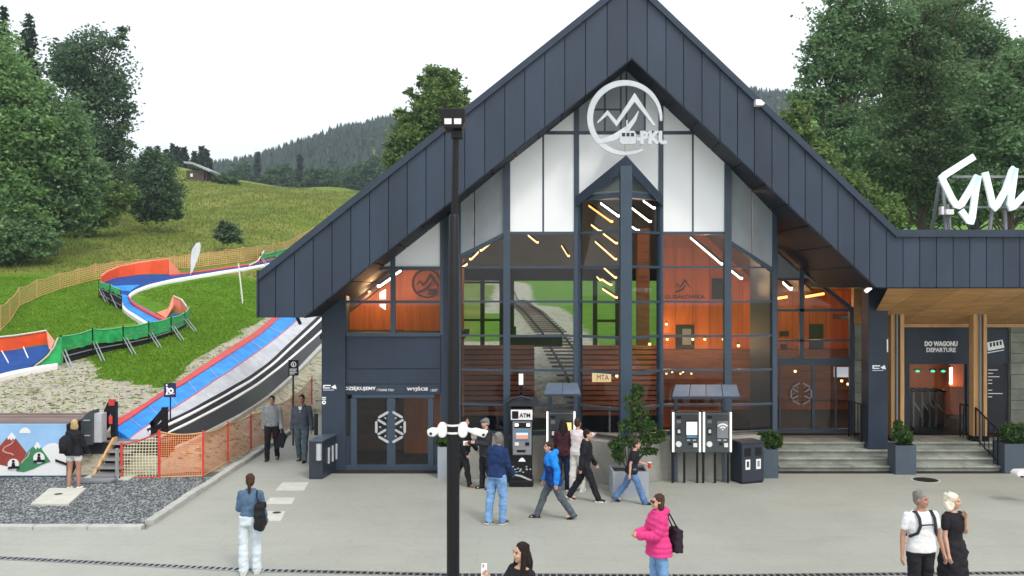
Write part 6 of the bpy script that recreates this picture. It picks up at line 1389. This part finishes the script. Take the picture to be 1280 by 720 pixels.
p = person('woman with ponytail in denim jacket and white trousers standing with her back turned', 313, 717, 1.61, 186, ('denim_jacket', .018, 1.02, 1.47, denim, 3), ('trousers', cloth('pale_trousers', (.62, .70, .76), .08), 1, .016, .018), (SKIN['fair'], M['cream']), dict(kind='pony', m=HBR), 'fair', True, ((2, 1), (-3, 2)), ((5, 9, 18, 0), (8, 8, 75, 22)), wide=1.04)
bag('large black slouchy bag hanging from the shoulder of the woman in white trousers', p, p['T']((-.19, .11, 1.03)), .38, .40, .13, BK, (.06, -.06, .40))
person('person in black mostly hidden behind the lamp post by the plinth', 581, 607, 1.62, 70, ('jacket', .02, .9, 1.47, BK, 3), ('trousers', BK, 1), (cloth('tan_shoe', (.25, .13, .07)), M['black']), dict(kind='short', m=HB), 'fair', True, ((14, 4), (-20, 8)), ((5, 8, 20, 0), (10, 8, 30, 0)))
person('man in navy jacket and blue jeans looking toward the cash machine', 621, 655, 1.79, 142, ('navy_jacket', .020, .90, 1.49, navyj, 3, .06), ('jeans', JL, 1, .016), (cloth('grey_shoe', (.08, .08, .08)), M['cream']), dict(kind='short', m=HG), 'tan', False, ((9, 14), (-7, 2)), ((14, 6, 40, 14), (10, 6, 30, 8)), lean=4, turn=30)
p = person('person in dark coat and grey cap standing behind the man in the navy jacket', 607, 611, 1.62, -60, ('coat', .03, .80, 1.47, cloth('dark_coat', (.03, .033, .04)), 3), ('trousers', BK, 1), SHB, dict(kind='cap', m=cloth('grey_cap', (.16, .17, .18))), 'fair', False, ((4, 2), (-4, 2)), ((20, 8, 70, 10), (22, 8, 80, 10)))
o = thing('paper_slip', 'small white paper held by the person in the grey cap', 'paper', wpt(p, p['A'][-1][2] + p['A'][-1][3] * .1)); ORG[o.name] = Vector((0, 0, 0)); MB().prism([(-.07, 0, -.05), (.07, 0, -.05), (.07, .01, .05), (-.07, .01, .05)], (0, .004, 0)).build('sheet', M['white'], o)
ljk, djk = cloth('bright_blue_jacket', (.015, .23, .78)), cloth('deep_blue_jacket', (.012, .035, .16))
p = person('walking person in a two tone blue hooded jacket and grey trousers', 692, 648, 1.62, -84, ('jacket_body', .045, .80, 1.30, djk, 0, .10), ('trousers', GT, 1, .016), (M['black'], M['rubber']), dict(kind='short', m=HBR), 'fair', False, ((27, 6), (-20, 16)), ((10, 8, 20, 0), (-14, 8, 26, 0)), lean=8)
mb = MB(); T = p['T']; loft(mb, [(1.26, .218, .160, -.005), (1.36, .222, .155, 0), (1.44, .175, .12, .01), (1.51, .09, .095, .02)], T)
for sg in (-1, 1):
    sh, e, wr, d = p['A'][sg]; rod(mb, [sh, sh.lerp(e, .55), e, e.lerp(wr, .45), wr], [.078, .078, .072, .068, .056])
rod(mb, [T((-.06, .07, 1.50)), T((0, .13, 1.50)), T((.06, .07, 1.50))], [.05, .065, .05]); mb.v = [tuple(Vector(v) * p['s']) for v in mb.v]; remesh(mb, 'jacket_yoke', ljk, p['o'], .014, 2, .012)
person('dark haired person in burgundy top at the ticket machine with the yellow screen', 704, 613, 1.62, 176, ('jacket', .028, .86, 1.47, cloth('burgundy', (.045, .014, .020)), 3), ('trousers', cloth('navy_trousers', (.012, .018, .05)), 1, .016), SHW, dict(kind='long', m=HB), 'fair', True, ((2, 2), (-4, 2)), ((20, 8, 60, 10), (16, 8, 40, 10)))
person('woman in white flowered top and white trousers reaching to the yellow screen', 722, 614, 1.66, 152, ('blouse', .022, .92, 1.47, cloth('flowered_white', (.66, .60, .62), .2), 2), ('trousers', cloth('white_trousers', (.68, .66, .64), .08), 1, .02), WS, dict(kind='bun', m=HBR), 'fair', True, ((3, 3), (-4, 2)), ((70, 14, 20, 10), (15, 8, 30, 0)))
person('person dressed all in black striding to the right past the ticket machine', 731, 626, 1.60, 84, ('hooded_top', .026, .88, 1.49, BK, 3), ('trousers', BK, 1, .018), SHW, dict(kind='short', m=HB), 'fair', False, ((24, 4), (-18, 14)), ((-16, 8, 16, 0), (16, 8, 22, 0)), lean=5)
p = person('short haired person in black t shirt and jeans walking past the tree planter', 790, 629, 1.42, 82, ('t_shirt', .026, .86, 1.47, BK, 1, .1), ('jeans', JN, 1, .018, .015), SHB, dict(kind='short', m=HBR), 'fair', True, ((25, 4), (-24, 14)), ((-14, 10, 20, 0), (24, 8, 60, 8)), lean=9, wide=1.08)
q_ = wpt(p, p['A'][1][2] + p['A'][1][3] * .08); o = thing('paper_cup', 'small white and red cup held by the walker in the black t shirt', 'cup', q_); ORG[o.name] = Vector((0, 0, 0)); MB().tube([(0, 0, -.06), (0, 0, .06)], [.032, .042], 12).build('cup_wall', M['red'], o); MB().tube([(0, 0, .06), (0, 0, .075)], [.046, .04], 12).build('lid', M['white'], o)
pink = cloth('pink_quilt', (.66, .050, .215), .12)
p = person('woman in bright pink quilted jacket and sunglasses with folded arms', 823, 756, 1.62, -74, ('quilted_jacket', .028, .80, 1.50, pink, 3, .10, .017, .011), ('jeans', JL, 1, .016), SHB, dict(kind='bob', m=HBR, glasses=1), 'fair', True, ((2, 2), (-5, 2)), ((22, 4, 72, 34), (22, 4, 66, 34)), wide=1.05, Y=13.6)
mb = MB(); T = p['T']; rod(mb, [T((-.09, .05, 1.46)), T((-.04, .12, 1.49)), T((.04, .12, 1.49)), T((.09, .05, 1.46))], [.05, .065, .065, .05]); rod(mb, [T((-.07, -.04, 1.49)), T((0, -.075, 1.46)), T((.07, -.04, 1.49))], [.04, .035, .04]); mb.v = [tuple(Vector(v) * p['s']) for v in mb.v]; remesh(mb, 'hood', pink, p['o'], .012, 2)
bag('flat dark bag hanging behind the woman in the pink quilted jacket', p, p['T']((.05, .28, 1.02)), .12, .34, .26, cloth('dark_bag', (.030, .018, .028)), (0, -.12, .42))
p = person('woman with long dark hair in a black top at the bottom edge of the view', 652, 860, 1.66, -48, ('t_shirt', .016, .95, 1.44, BK, 1), ('trousers', BK, 1), SHB, dict(kind='long', m=HB), 'fair', True, ((2, 2), (-4, 2)), ((38, 4, 96, 0), (8, 8, 30, 0)), turn=-12, Y=10.86)
q_ = wpt(p, p['A'][-1][2] + p['A'][-1][3] * .12); o = thing('phone', 'white phone held up by the woman with long dark hair', 'phone', q_); ORG[o.name] = Vector((0, 0, 0)); o.rotation_euler = (R(-10), R(8), R(30)); MB().box(-.037, .037, -.004, .004, -.06, .10).build('phone_body', M['white'], o, bevel=.004); MB().box(-.026, -.004, -.007, -.003, .055, .09).build('camera_bump', M['grey_mid'], o)
wt = cloth('white_tee', (.76, .77, .78), .04)
p = person('grey haired man in white t shirt with rucksack straps and black trousers', 1151, 768, 1.76, 8, ('t_shirt', .012, .90, 1.47, wt, 1, .10), ('trousers', BK, 1, .012), SHB, dict(kind='short', m=HG), 'tan', False, ((2, 2), (-3, 2)), ((-2, 12, 12, 0), (2, 12, 14, 0)), turn=38, wide=1.14, Y=13.2)
pk_ = pack('rucksack', 'dark rucksack with chest strap worn by the grey haired man in white', p, p['T']((0, .13, 1.24)), (.28, .12, .40), cloth('slate_pack', (.03, .04, .05)), False)
for sg in (-1, 1): MB().tube([(sg * .115, -.10, .20), (sg * .118, -.20, .235), (sg * .115, -.285, .16), (sg * .115, -.312, .06), (sg * .14, -.28, -.05), (sg * .20, -.17, -.12)], .022, 8).build('strap', cloth('slate_pack', (0, 0, 0)), pk_)
MB().tube([(-.115, -.318, .07), (0, -.325, .075), (.115, -.318, .07)], .011, 6).build('chest_strap', cloth('slate_pack', (0, 0, 0)), pk_)
p = person('blonde woman in a sleeveless long black dress raising a hand to her chin', 1191, 757, 1.66, 26, ('dress_top', .018, .98, 1.46, BK, 1), ('underskirt', BK, 1, .02), SHB, dict(kind='wavy', m=HW), 'fair', True, ((2, 2), (-3, 2)), ((4, 8, 14, 0), (20, 2, 148, 16)), turn=30, Y=13.5)
mb = MB(); loft(mb, [(.10, .21, .19, .0), (.5, .215, .19, 0), (.80, .205, .17, 0), (.95, .19, .145, 0), (1.04, .155, .12, 0)], p['T'], 24); rod(mb, [p['T']((.17, 0, .95)), p['T']((.24, .0, .80)), p['T']((.22, 0, .64))], [.05, .07, .03]); mb.v = [tuple(Vector(v) * p['s']) for v in mb.v]; remesh(mb, 'skirt', BK, p['o'], .016, 2, .018)
# ------------------------------------------------------------------ trees
M['lf_bright'] = leafmat('leaf_bright', (.100, .215, .070), (.290, .450, .175))
M['lf_mid'] = leafmat('leaf_mid', (.082, .175, .078), (.235, .370, .165))
M['lf_dark'] = leafmat('leaf_dark', (.048, .105, .064), (.150, .235, .120), .42)
M['lf_olive'] = leafmat('leaf_olive', (.090, .165, .045), (.230, .330, .105))
M['lf_deep'] = leafmat('leaf_deep', (.062, .130, .056), (.190, .285, .120), .42)
M['lf_needle'] = leafmat('needle', (.015, .038, .024), (.042, .080, .045), .12)
M['lf_far'] = leafmat('leaf_far', (.035, .085, .040), (.105, .185, .080))
def broad(name, label, base, crowns, m_, nclump=60, nleaf=70, size=.16, group=None, trunk=True, cl=.27, up=.45):
    nclump = int(nclump * 2.1); size = size * .80
    o = thing(name, label, 'bush' if 'bush' in name else 'tree', base, group); cs = []; tips = []
    vt = sum(c[1][0] * c[1][1] * c[1][2] for c in crowns)
    for c, r in crowns:
        k = max(4, int(nclump * r[0] * r[1] * r[2] / vt)); d = RNG.normal(size=(k, 3)); d /= np.linalg.norm(d, axis=1)[:, None]
        rho = RNG.uniform(.45, 1.0, (k, 1)); cc = np.array(c) + d * rho * np.array(r); rr = cl * min(r) * RNG.uniform(.6, 1.35, k); tips += [tuple(x) for x in cc[:10]]
        for i in range(k):
            n = max(6, int(nleaf * RNG.uniform(.6, 1.3))); g = RNG.normal(size=(n, 3)) * .62
            cs.append(cc[i] + g * rr[i] * np.array([1.25, 1.25, .72]))
    leaves('crown', np.concatenate(cs), size, m_, o, .55, up)
    if trunk:
        b_ = Vector(base); top_ = max(c[2] + r[2] * .4 for c, r in crowns); h_ = top_ - b_.z; mb = MB(); mb.m = 0
        mx_ = Vector(crowns[0][0]); mb.tube([b_ - Vector((0, 0, .5)), b_.lerp(Vector((mx_.x, mx_.y, b_.z + h_ * .5)), .7) + Vector((.1, 0, h_ * .12)), Vector((mx_.x, mx_.y, top_))], [h_ * .016, h_ * .011, h_ * .003], 8)
        for q_ in tips: 
            q_ = Vector(q_); st = b_.lerp(Vector((mx_.x, mx_.y, top_)), min(.85, max(.2, (q_.z - b_.z) / h_ * .7))); mb.tube([st, st.lerp(q_, .5) + Vector((0, 0, .05 * h_ * random.random())), q_], [h_ * .005, h_ * .003, h_ * .001], 5, cap=False)
        mb.build('trunk', M['trunk'], o)
    return o
def spruce(name, label, base, h, r, m_, nb=26, dens=34, size=.22, group=None):
    o = thing(name, label, 'tree', base, group); b_ = np.array(base); cs = []; mb = MB(); mb.tube([Vector(base) - Vector((0, 0, .5)), Vector(base) + Vector((0, 0, h))], [h * .018, .01], 7)
    for i in range(nb):
        t_ = .06 + .93 * i / nb; rad = r * (1 - t_) ** .85 * random.uniform(.75, 1.15) + .05
        for k in range(8):
            a = random.uniform(0, 6.283); L_ = rad * random.uniform(.75, 1.15); n = max(4, int(dens * L_ / r)); u = RNG.uniform(.1, 1, n)
            z = b_[2] + h * t_ - u * L_ * .30 + u ** 2 * L_ * .12; wd = L_ * .16 * (1 - .6 * u)
            cs.append(np.stack([b_[0] + math.cos(a) * u * L_ + RNG.normal(size=n) * wd, b_[1] + math.sin(a) * u * L_ + RNG.normal(size=n) * wd, z + RNG.normal(size=n) * .08 * L_], 1))
            if k % 2 == 0: mb.tube([(b_[0], b_[1], b_[2] + h * t_), (b_[0] + math.cos(a) * L_ * .9, b_[1] + math.sin(a) * L_ * .9, b_[2] + h * t_ - L_ * .2)], [.03, .008], 4, cap=False)
    mb.build('trunk', M['trunk'], o); leaves('crown', np.concatenate(cs), size, m_, o, .30, .2); return o
def cr(Y, lst, dy=.8): return [((PX(a, Y + random.uniform(-.5, .5)), Y, PZ(b_, Y)), (rx / F * Y, rx / F * Y * dy, rz / F * Y)) for a, b_, rx, rz in lst]
def base(px, Y): x = PX(px, Y); return (x, Y, float(H(x, Y)))
g1 = 'trees on the left of the slope'
broad('broadleaf_tree', 'bright green leafy tree filling the left edge of the view', base(-25, 56), cr(56, [(-10, 150, 66, 95), (20, 240, 52, 60), (-20, 85, 52, 55), (45, 170, 42, 60), (20, 120, 34, 46), (-5, 290, 45, 40)]), M['lf_bright'], 190, 90, .17, g1)
broad('broadleaf_tree', 'mid green leafy tree in front of the tall dark tree, its branches reaching the grass', base(70, 58), cr(58, [(72, 165, 42, 62), (95, 220, 36, 45), (60, 255, 40, 38), (98, 262, 26, 26)]), M['lf_mid'], 150, 85, .17, g1)
broad('broadleaf_tree', 'tall dark broad tree with a ragged right side standing alone against the sky', base(118, 74), cr(74, [(112, 88, 48, 55), (132, 145, 38, 62), (88, 75, 34, 38), (146, 58, 20, 24), (128, 215, 42, 50), (100, 165, 46, 60), (148, 185, 22, 40)]), M['lf_dark'], 170, 85, .20, g1)
spruce('spruce_tree', 'narrow dark pointed spruce rising behind the leafy trees', base(36, 78), PZ(12, 78) - base(36, 78)[2], 3.7, M['lf_needle'], 44, 70, .30, g1)
spruce('spruce_tree', 'dark spruce at the far left corner of the view', base(4, 76), PZ(2, 76) - base(4, 76)[2], 3.8, M['lf_needle'], 44, 70, .30, g1)
broad('undergrowth_bush', 'low dark green bush at the foot of the left trees beside the net fence', base(15, 55), cr(55, [(10, 300, 40, 32), (-20, 320, 30, 30), (45, 300, 26, 22)]), M['lf_mid'], 80, 80, .15, g1, False)
broad('undergrowth_bush', 'mid green bush between the left trees and the round dark bush', base(125, 66), cr(66, [(125, 265, 26, 22), (150, 245, 20, 22), (100, 285, 24, 16)]), M['lf_olive'], 70, 70, .15, g1, False)
broad('round_bush', 'large rounded dark green bush standing alone on the meadow', base(192, 70), cr(70, [(192, 235, 32, 42), (190, 205, 22, 22), (205, 260, 22, 20), (180, 258, 20, 20)]), M['lf_dark'], 130, 85, .15, 'bushes on the meadow', False)
broad('round_bush', 'small dark bush on the meadow just above the net fence', base(284, 60), cr(60, [(284, 292, 15, 12), (281, 283, 9, 8), (292, 298, 9, 8)]), M['lf_dark'], 40, 60, .10, 'bushes on the meadow', False)
broad('round_bush', 'low wide bush beside the hut on the meadow ridge', base(280, 128), cr(128, [(280, 226, 15, 9), (271, 229, 8, 7), (291, 228, 8, 7)]), M['lf_far'], 30, 60, .22, 'bushes on the meadow', False)
broad('broadleaf_tree', 'olive green leafy tree rising behind the left roof slope', base(555, 58), cr(58, [(550, 135, 34, 40), (522, 168, 30, 34), (550, 97, 22, 16), (574, 118, 14, 26), (500, 195, 24, 24), (512, 118, 15, 8), (528, 105, 12, 8), (505, 145, 14, 12)]), M['lf_olive'], 150, 85, .16, None)
g2 = 'big trees behind the flat roof'
for lab, px, Y, lst, mk, n_ in (('tall loose crowned tree with sky showing through behind the roof valley', 1050, 50, [(1060, 60, 50, 60), (1030, 110, 42, 40), (1085, 20, 50, 45), (1020, 45, 22, 22), (1040, 180, 45, 50), (1045, 5, 26, 20), (1010, 85, 16, 16)], 'lf_mid', 150),
                                ('dense dark green tree behind the rooftop letters', 1150, 52, [(1150, 110, 58, 70), (1120, 200, 55, 55), (1180, 200, 60, 60), (1130, 40, 50, 45), (1180, 20, 45, 30)], 'lf_deep', 190),
                                ('bright green leafy tree at the right edge behind the rooftop letters', 1260, 47, [(1262, 175, 48, 50), (1240, 120, 40, 40), (1285, 230, 40, 40), (1225, 235, 40, 40), (1275, 90, 36, 30)], 'lf_mid', 150),
                                ('sparse high tree behind the others at the top right', 1215, 66, [(1215, 60, 48, 34), (1250, 70, 40, 26), (1190, 30, 44, 30), (1160, 5, 40, 24), (1275, 95, 30, 20)], 'lf_mid', 110),
                                ('low olive green tree beside the right roof slope', 1005, 46, [(1015, 205, 36, 40), (985, 160, 26, 34), (1050, 245, 40, 34), (1000, 140, 20, 20), (1090, 265, 40, 30)], 'lf_olive', 130)):
    broad('broadleaf_tree', lab, base(px, Y), cr(Y, lst), M[mk], n_, 85, .145 if Y < 60 else .18, g2)
for lab, px, Y, lst, n_ in (('dark filling tree low behind the flat roof, between the roof valley and the letters', 1090, 62, [(1075, 190, 55, 60), (1110, 240, 60, 45), (1040, 215, 40, 45), (1130, 150, 45, 50)], 150), ('dark filling tree low behind the right half of the rooftop letters', 1225, 64, [(1210, 200, 60, 60), (1260, 240, 55, 45), (1170, 240, 50, 45), (1230, 130, 55, 50)], 150), ('dark tree standing deepest in the group at the top right corner', 1165, 70, [(1150, 60, 60, 60), (1215, 110, 60, 50), (1100, 110, 50, 60), (1270, 160, 50, 60)], 150)):
    broad('broadleaf_tree', lab, base(px, Y), cr(Y, lst), M['lf_deep'], n_, 85, .20, g2)
# tree belts on the ridge and beyond: individual trees, small in the picture
g3 = 'trees of the belt beyond the meadow'
specs = [(262, 226, 16, 26, 1), (300, 225, 22, 24, 0), (322, 222, 20, 30, 1), (350, 228, 24, 24, 0), (375, 226, 22, 30, 1), (398, 230, 26, 22, 0), (424, 232, 28, 20, 0), (447, 228, 26, 26, 0), (468, 222, 24, 30, 0), (490, 225, 26, 26, 0), (335, 232, 14, 12, 0), (412, 236, 18, 10, 0)]
words = ['pale', 'dark', 'rounded', 'ragged', 'slim', 'wide', 'light', 'low', 'tall', 'dense', 'tiny', 'small']
for i, (px, py, r_, hh, kind) in enumerate(specs):
    Y = 215 + (i * 37) % 45; b_ = P(px, py + 22, Y); lab = 'distant leafy tree beyond the meadow ridge' if not kind else 'distant dark conifer beyond the meadow ridge'
    if kind: spruce('conifer', lab, tuple(b_), (hh + 26) / F * Y, r_ * .45 / F * Y, M['lf_needle'], 16, 16, .8, g3)
    else: broad('leafy_tree', lab, tuple(b_), cr(Y, [(px, py - 5, r_ * .75, hh * .75), (px + 7, py + 3, r_ * .7, hh * .65), (px - 7, py + 2, r_ * .6, hh * .6)]), M['lf_far'], 60, 50, .55, g3, True)
g4 = 'conifers behind the hut'
for i, (px, tp) in enumerate([(186, 184), (197, 181), (208, 186), (216, 179), (222, 183), (230, 184), (243, 188), (252, 181), (258, 186)]):
    Y = 152 + (i * 13) % 16; b_ = base(px, Y); spruce('conifer', 'small dark conifer behind the hut', b_, max(3, PZ(tp, Y) - b_[2]), 1.5, M['lf_needle'], 15, 14, .55, g4)
# the far wooded hill: one mass of conifers
fx, fy = [], []
N = 16000; x = RNG.uniform(-330, 330, N * 3); y = RNG.uniform(262, 620, N * 3)
ppx_ = CX + x / y * F; ok = ((ppx_ > 150) & (ppx_ < 640)) | ((ppx_ > 900) & (ppx_ < 1010)) | ((ppx_ > -200) & (ppx_ < 150) & (RNG.random(N * 3) < .3)); x, y = x[ok][:N], y[ok][:N]
z = H(x, y); hh = RNG.uniform(4, 8.5, len(x)); mb_v = []; mb_f = []; k0 = 0
V = np.zeros((len(x), 3, 6, 3)); 
for t_, (zb, zt_, rr) in enumerate(((.05, .55, .24), (.32, .80, .17), (.6, 1.0, .105))):
    V[:, t_, 0] = np.stack([x, y, z + hh * zt_], 1)
    for j in range(5):
        a = j * 1.2566 + RNG.uniform(-.4, .4, len(x)) + t_; r_ = hh * rr * RNG.uniform(.75, 1.3, len(x)); V[:, t_, j + 1] = np.stack([x + np.cos(a) * r_, y + np.sin(a) * r_, z + hh * zb - RNG.uniform(0, .06, len(x)) * hh], 1)
Fq = []
for j in range(5): Fq.append((0, 1 + j, 1 + (j + 1) % 5))
Fq = np.array(Fq); n3 = len(x) * 3; FF = (np.arange(n3)[:, None, None] * 6 + Fq[None]).reshape(-1, 3)
me = bpy.data.meshes.new('far_forest'); me.vertices.add(n3 * 6); me.vertices.foreach_set('co', V.reshape(-1).astype(np.float32)); me.loops.add(FF.size); me.loops.foreach_set('vertex_index', FF.ravel().astype(np.int32))
me.polygons.add(len(FF)); me.polygons.foreach_set('loop_start', np.arange(0, FF.size, 3, dtype=np.int32)); me.polygons.foreach_set('loop_total', np.full(len(FF), 3, np.int32)); me.update(calc_edges=True)
me.materials.append(leafmat('far_conifer', (.010, .026, .022), (.030, .056, .042), .1)); tag(rawobj('far_forest', me), kind='stuff')
# meadow grass: short blades over the slope in view
N = 150000; u = RNG.random(N); y = np.where(u < .66, 26 + 39 * u, 50 + 95 * ((u - .66) / .34) ** 1.15); ppx_ = np.where(RNG.random(N) < .72, RNG.uniform(-40, 460, N), RNG.uniform(-330, 560, N)); x = (ppx_ - CX) / F * y; z = H(x, y)
pyy = CY - (z - CH) / y * F; bad = inpoly(ppx_, pyy, [(-400, 455), (0, 462), (60, 448), (100, 446), (118, 452), (122, 474), (160, 478), (212, 486), (240, 452), (285, 425), (330, 398), (420, 330), (700, 330), (700, 700), (-400, 700)]); keep = ~bad | (RNG.random(N) < .06); keep &= ~inpoly(ppx_, pyy, [(140, 520), (260, 460), (372, 365), (420, 365), (430, 450), (240, 590)])
keep &= ~inpoly(ppx_, pyy, [(120, 352), (215, 338), (345, 320), (350, 334), (240, 352), (168, 366), (240, 395), (236, 410), (0, 482), (0, 432), (60, 428), (150, 405), (190, 404), (125, 372)])
x, y, z = x[keep], y[keep], z[keep]; n = len(x); a = RNG.uniform(0, 6.28, n); hgt = RNG.uniform(.03, .08, n) * np.where(y > 53, 2.2 + (y - 52) * .035, 1); wd = .03 * np.where(y > 53, 1.6 + (y - 52) * .022, 1)
c = np.stack([x, y, z], 1); dv = np.stack([np.cos(a), np.sin(a), 0 * a], 1) * np.asarray(wd)[:, None]; tip = c + np.stack([RNG.normal(size=n) * .04, RNG.normal(size=n) * .04, hgt], 1)
me = bpy.data.meshes.new('grass'); v = np.stack([c - dv, c + dv, tip], 1).reshape(-1, 3); me.vertices.add(3 * n); me.vertices.foreach_set('co', v.ravel().astype(np.float32)); me.loops.add(3 * n); me.loops.foreach_set('vertex_index', np.arange(3 * n, dtype=np.int32)); me.polygons.add(n); me.polygons.foreach_set('loop_start', np.arange(0, 3 * n, 3, dtype=np.int32)); me.polygons.foreach_set('loop_total', np.full(n, 3, np.int32)); me.update(calc_edges=True)
me.materials.append(leafmat('grass_blade', (.095, .215, .009), (.215, .37, .028), .5)); me.materials.append(leafmat('meadow_blade', (.13, .20, .030), (.33, .34, .11), .55)); me.polygons.foreach_set('material_index', (y > 53).astype(np.int32)); tag(rawobj('grass', me), kind='stuff')

# ------------------------------------------------------------------ thin summer haze: one closed box of even air round the whole place
hm = bpy.data.materials.new('haze_air'); hm.use_nodes = True; t = hm.node_tree; t.nodes.clear(); pv = t.nodes.new('ShaderNodeVolumePrincipled'); pv.inputs['Color'].default_value = (.74, .86, 1, 1); pv.inputs['Density'].default_value = .00042; pv.inputs['Anisotropy'].default_value = .2
ho = t.nodes.new('ShaderNodeOutputMaterial'); t.links.new(pv.outputs[0], ho.inputs['Volume'])
tag(MB().box(-560, 560, -220, 1510, -1.2, 150).build('haze', hm), kind='stuff')

# labels of look-alikes: told apart by their order in the view
ORD = 'first second third fourth fifth sixth seventh eighth ninth tenth eleventh twelfth thirteenth fourteenth fifteenth sixteenth seventeenth eighteenth nineteenth twentieth twenty-first twenty-second twenty-third twenty-fourth'.split()
sets = {}
for o in list(COL.objects):
    if o.parent is None and 'category' in o: sets.setdefault(o['label'], []).append(o)
for lab, os_ in sets.items():
    if len(os_) > 1:
        os_.sort(key=lambda o: o.location.x / max(.1, o.location.y))
        for o, w_ in zip(os_, ORD): o['label'] = f'{lab}, {w_} from the left of {len(os_)}'
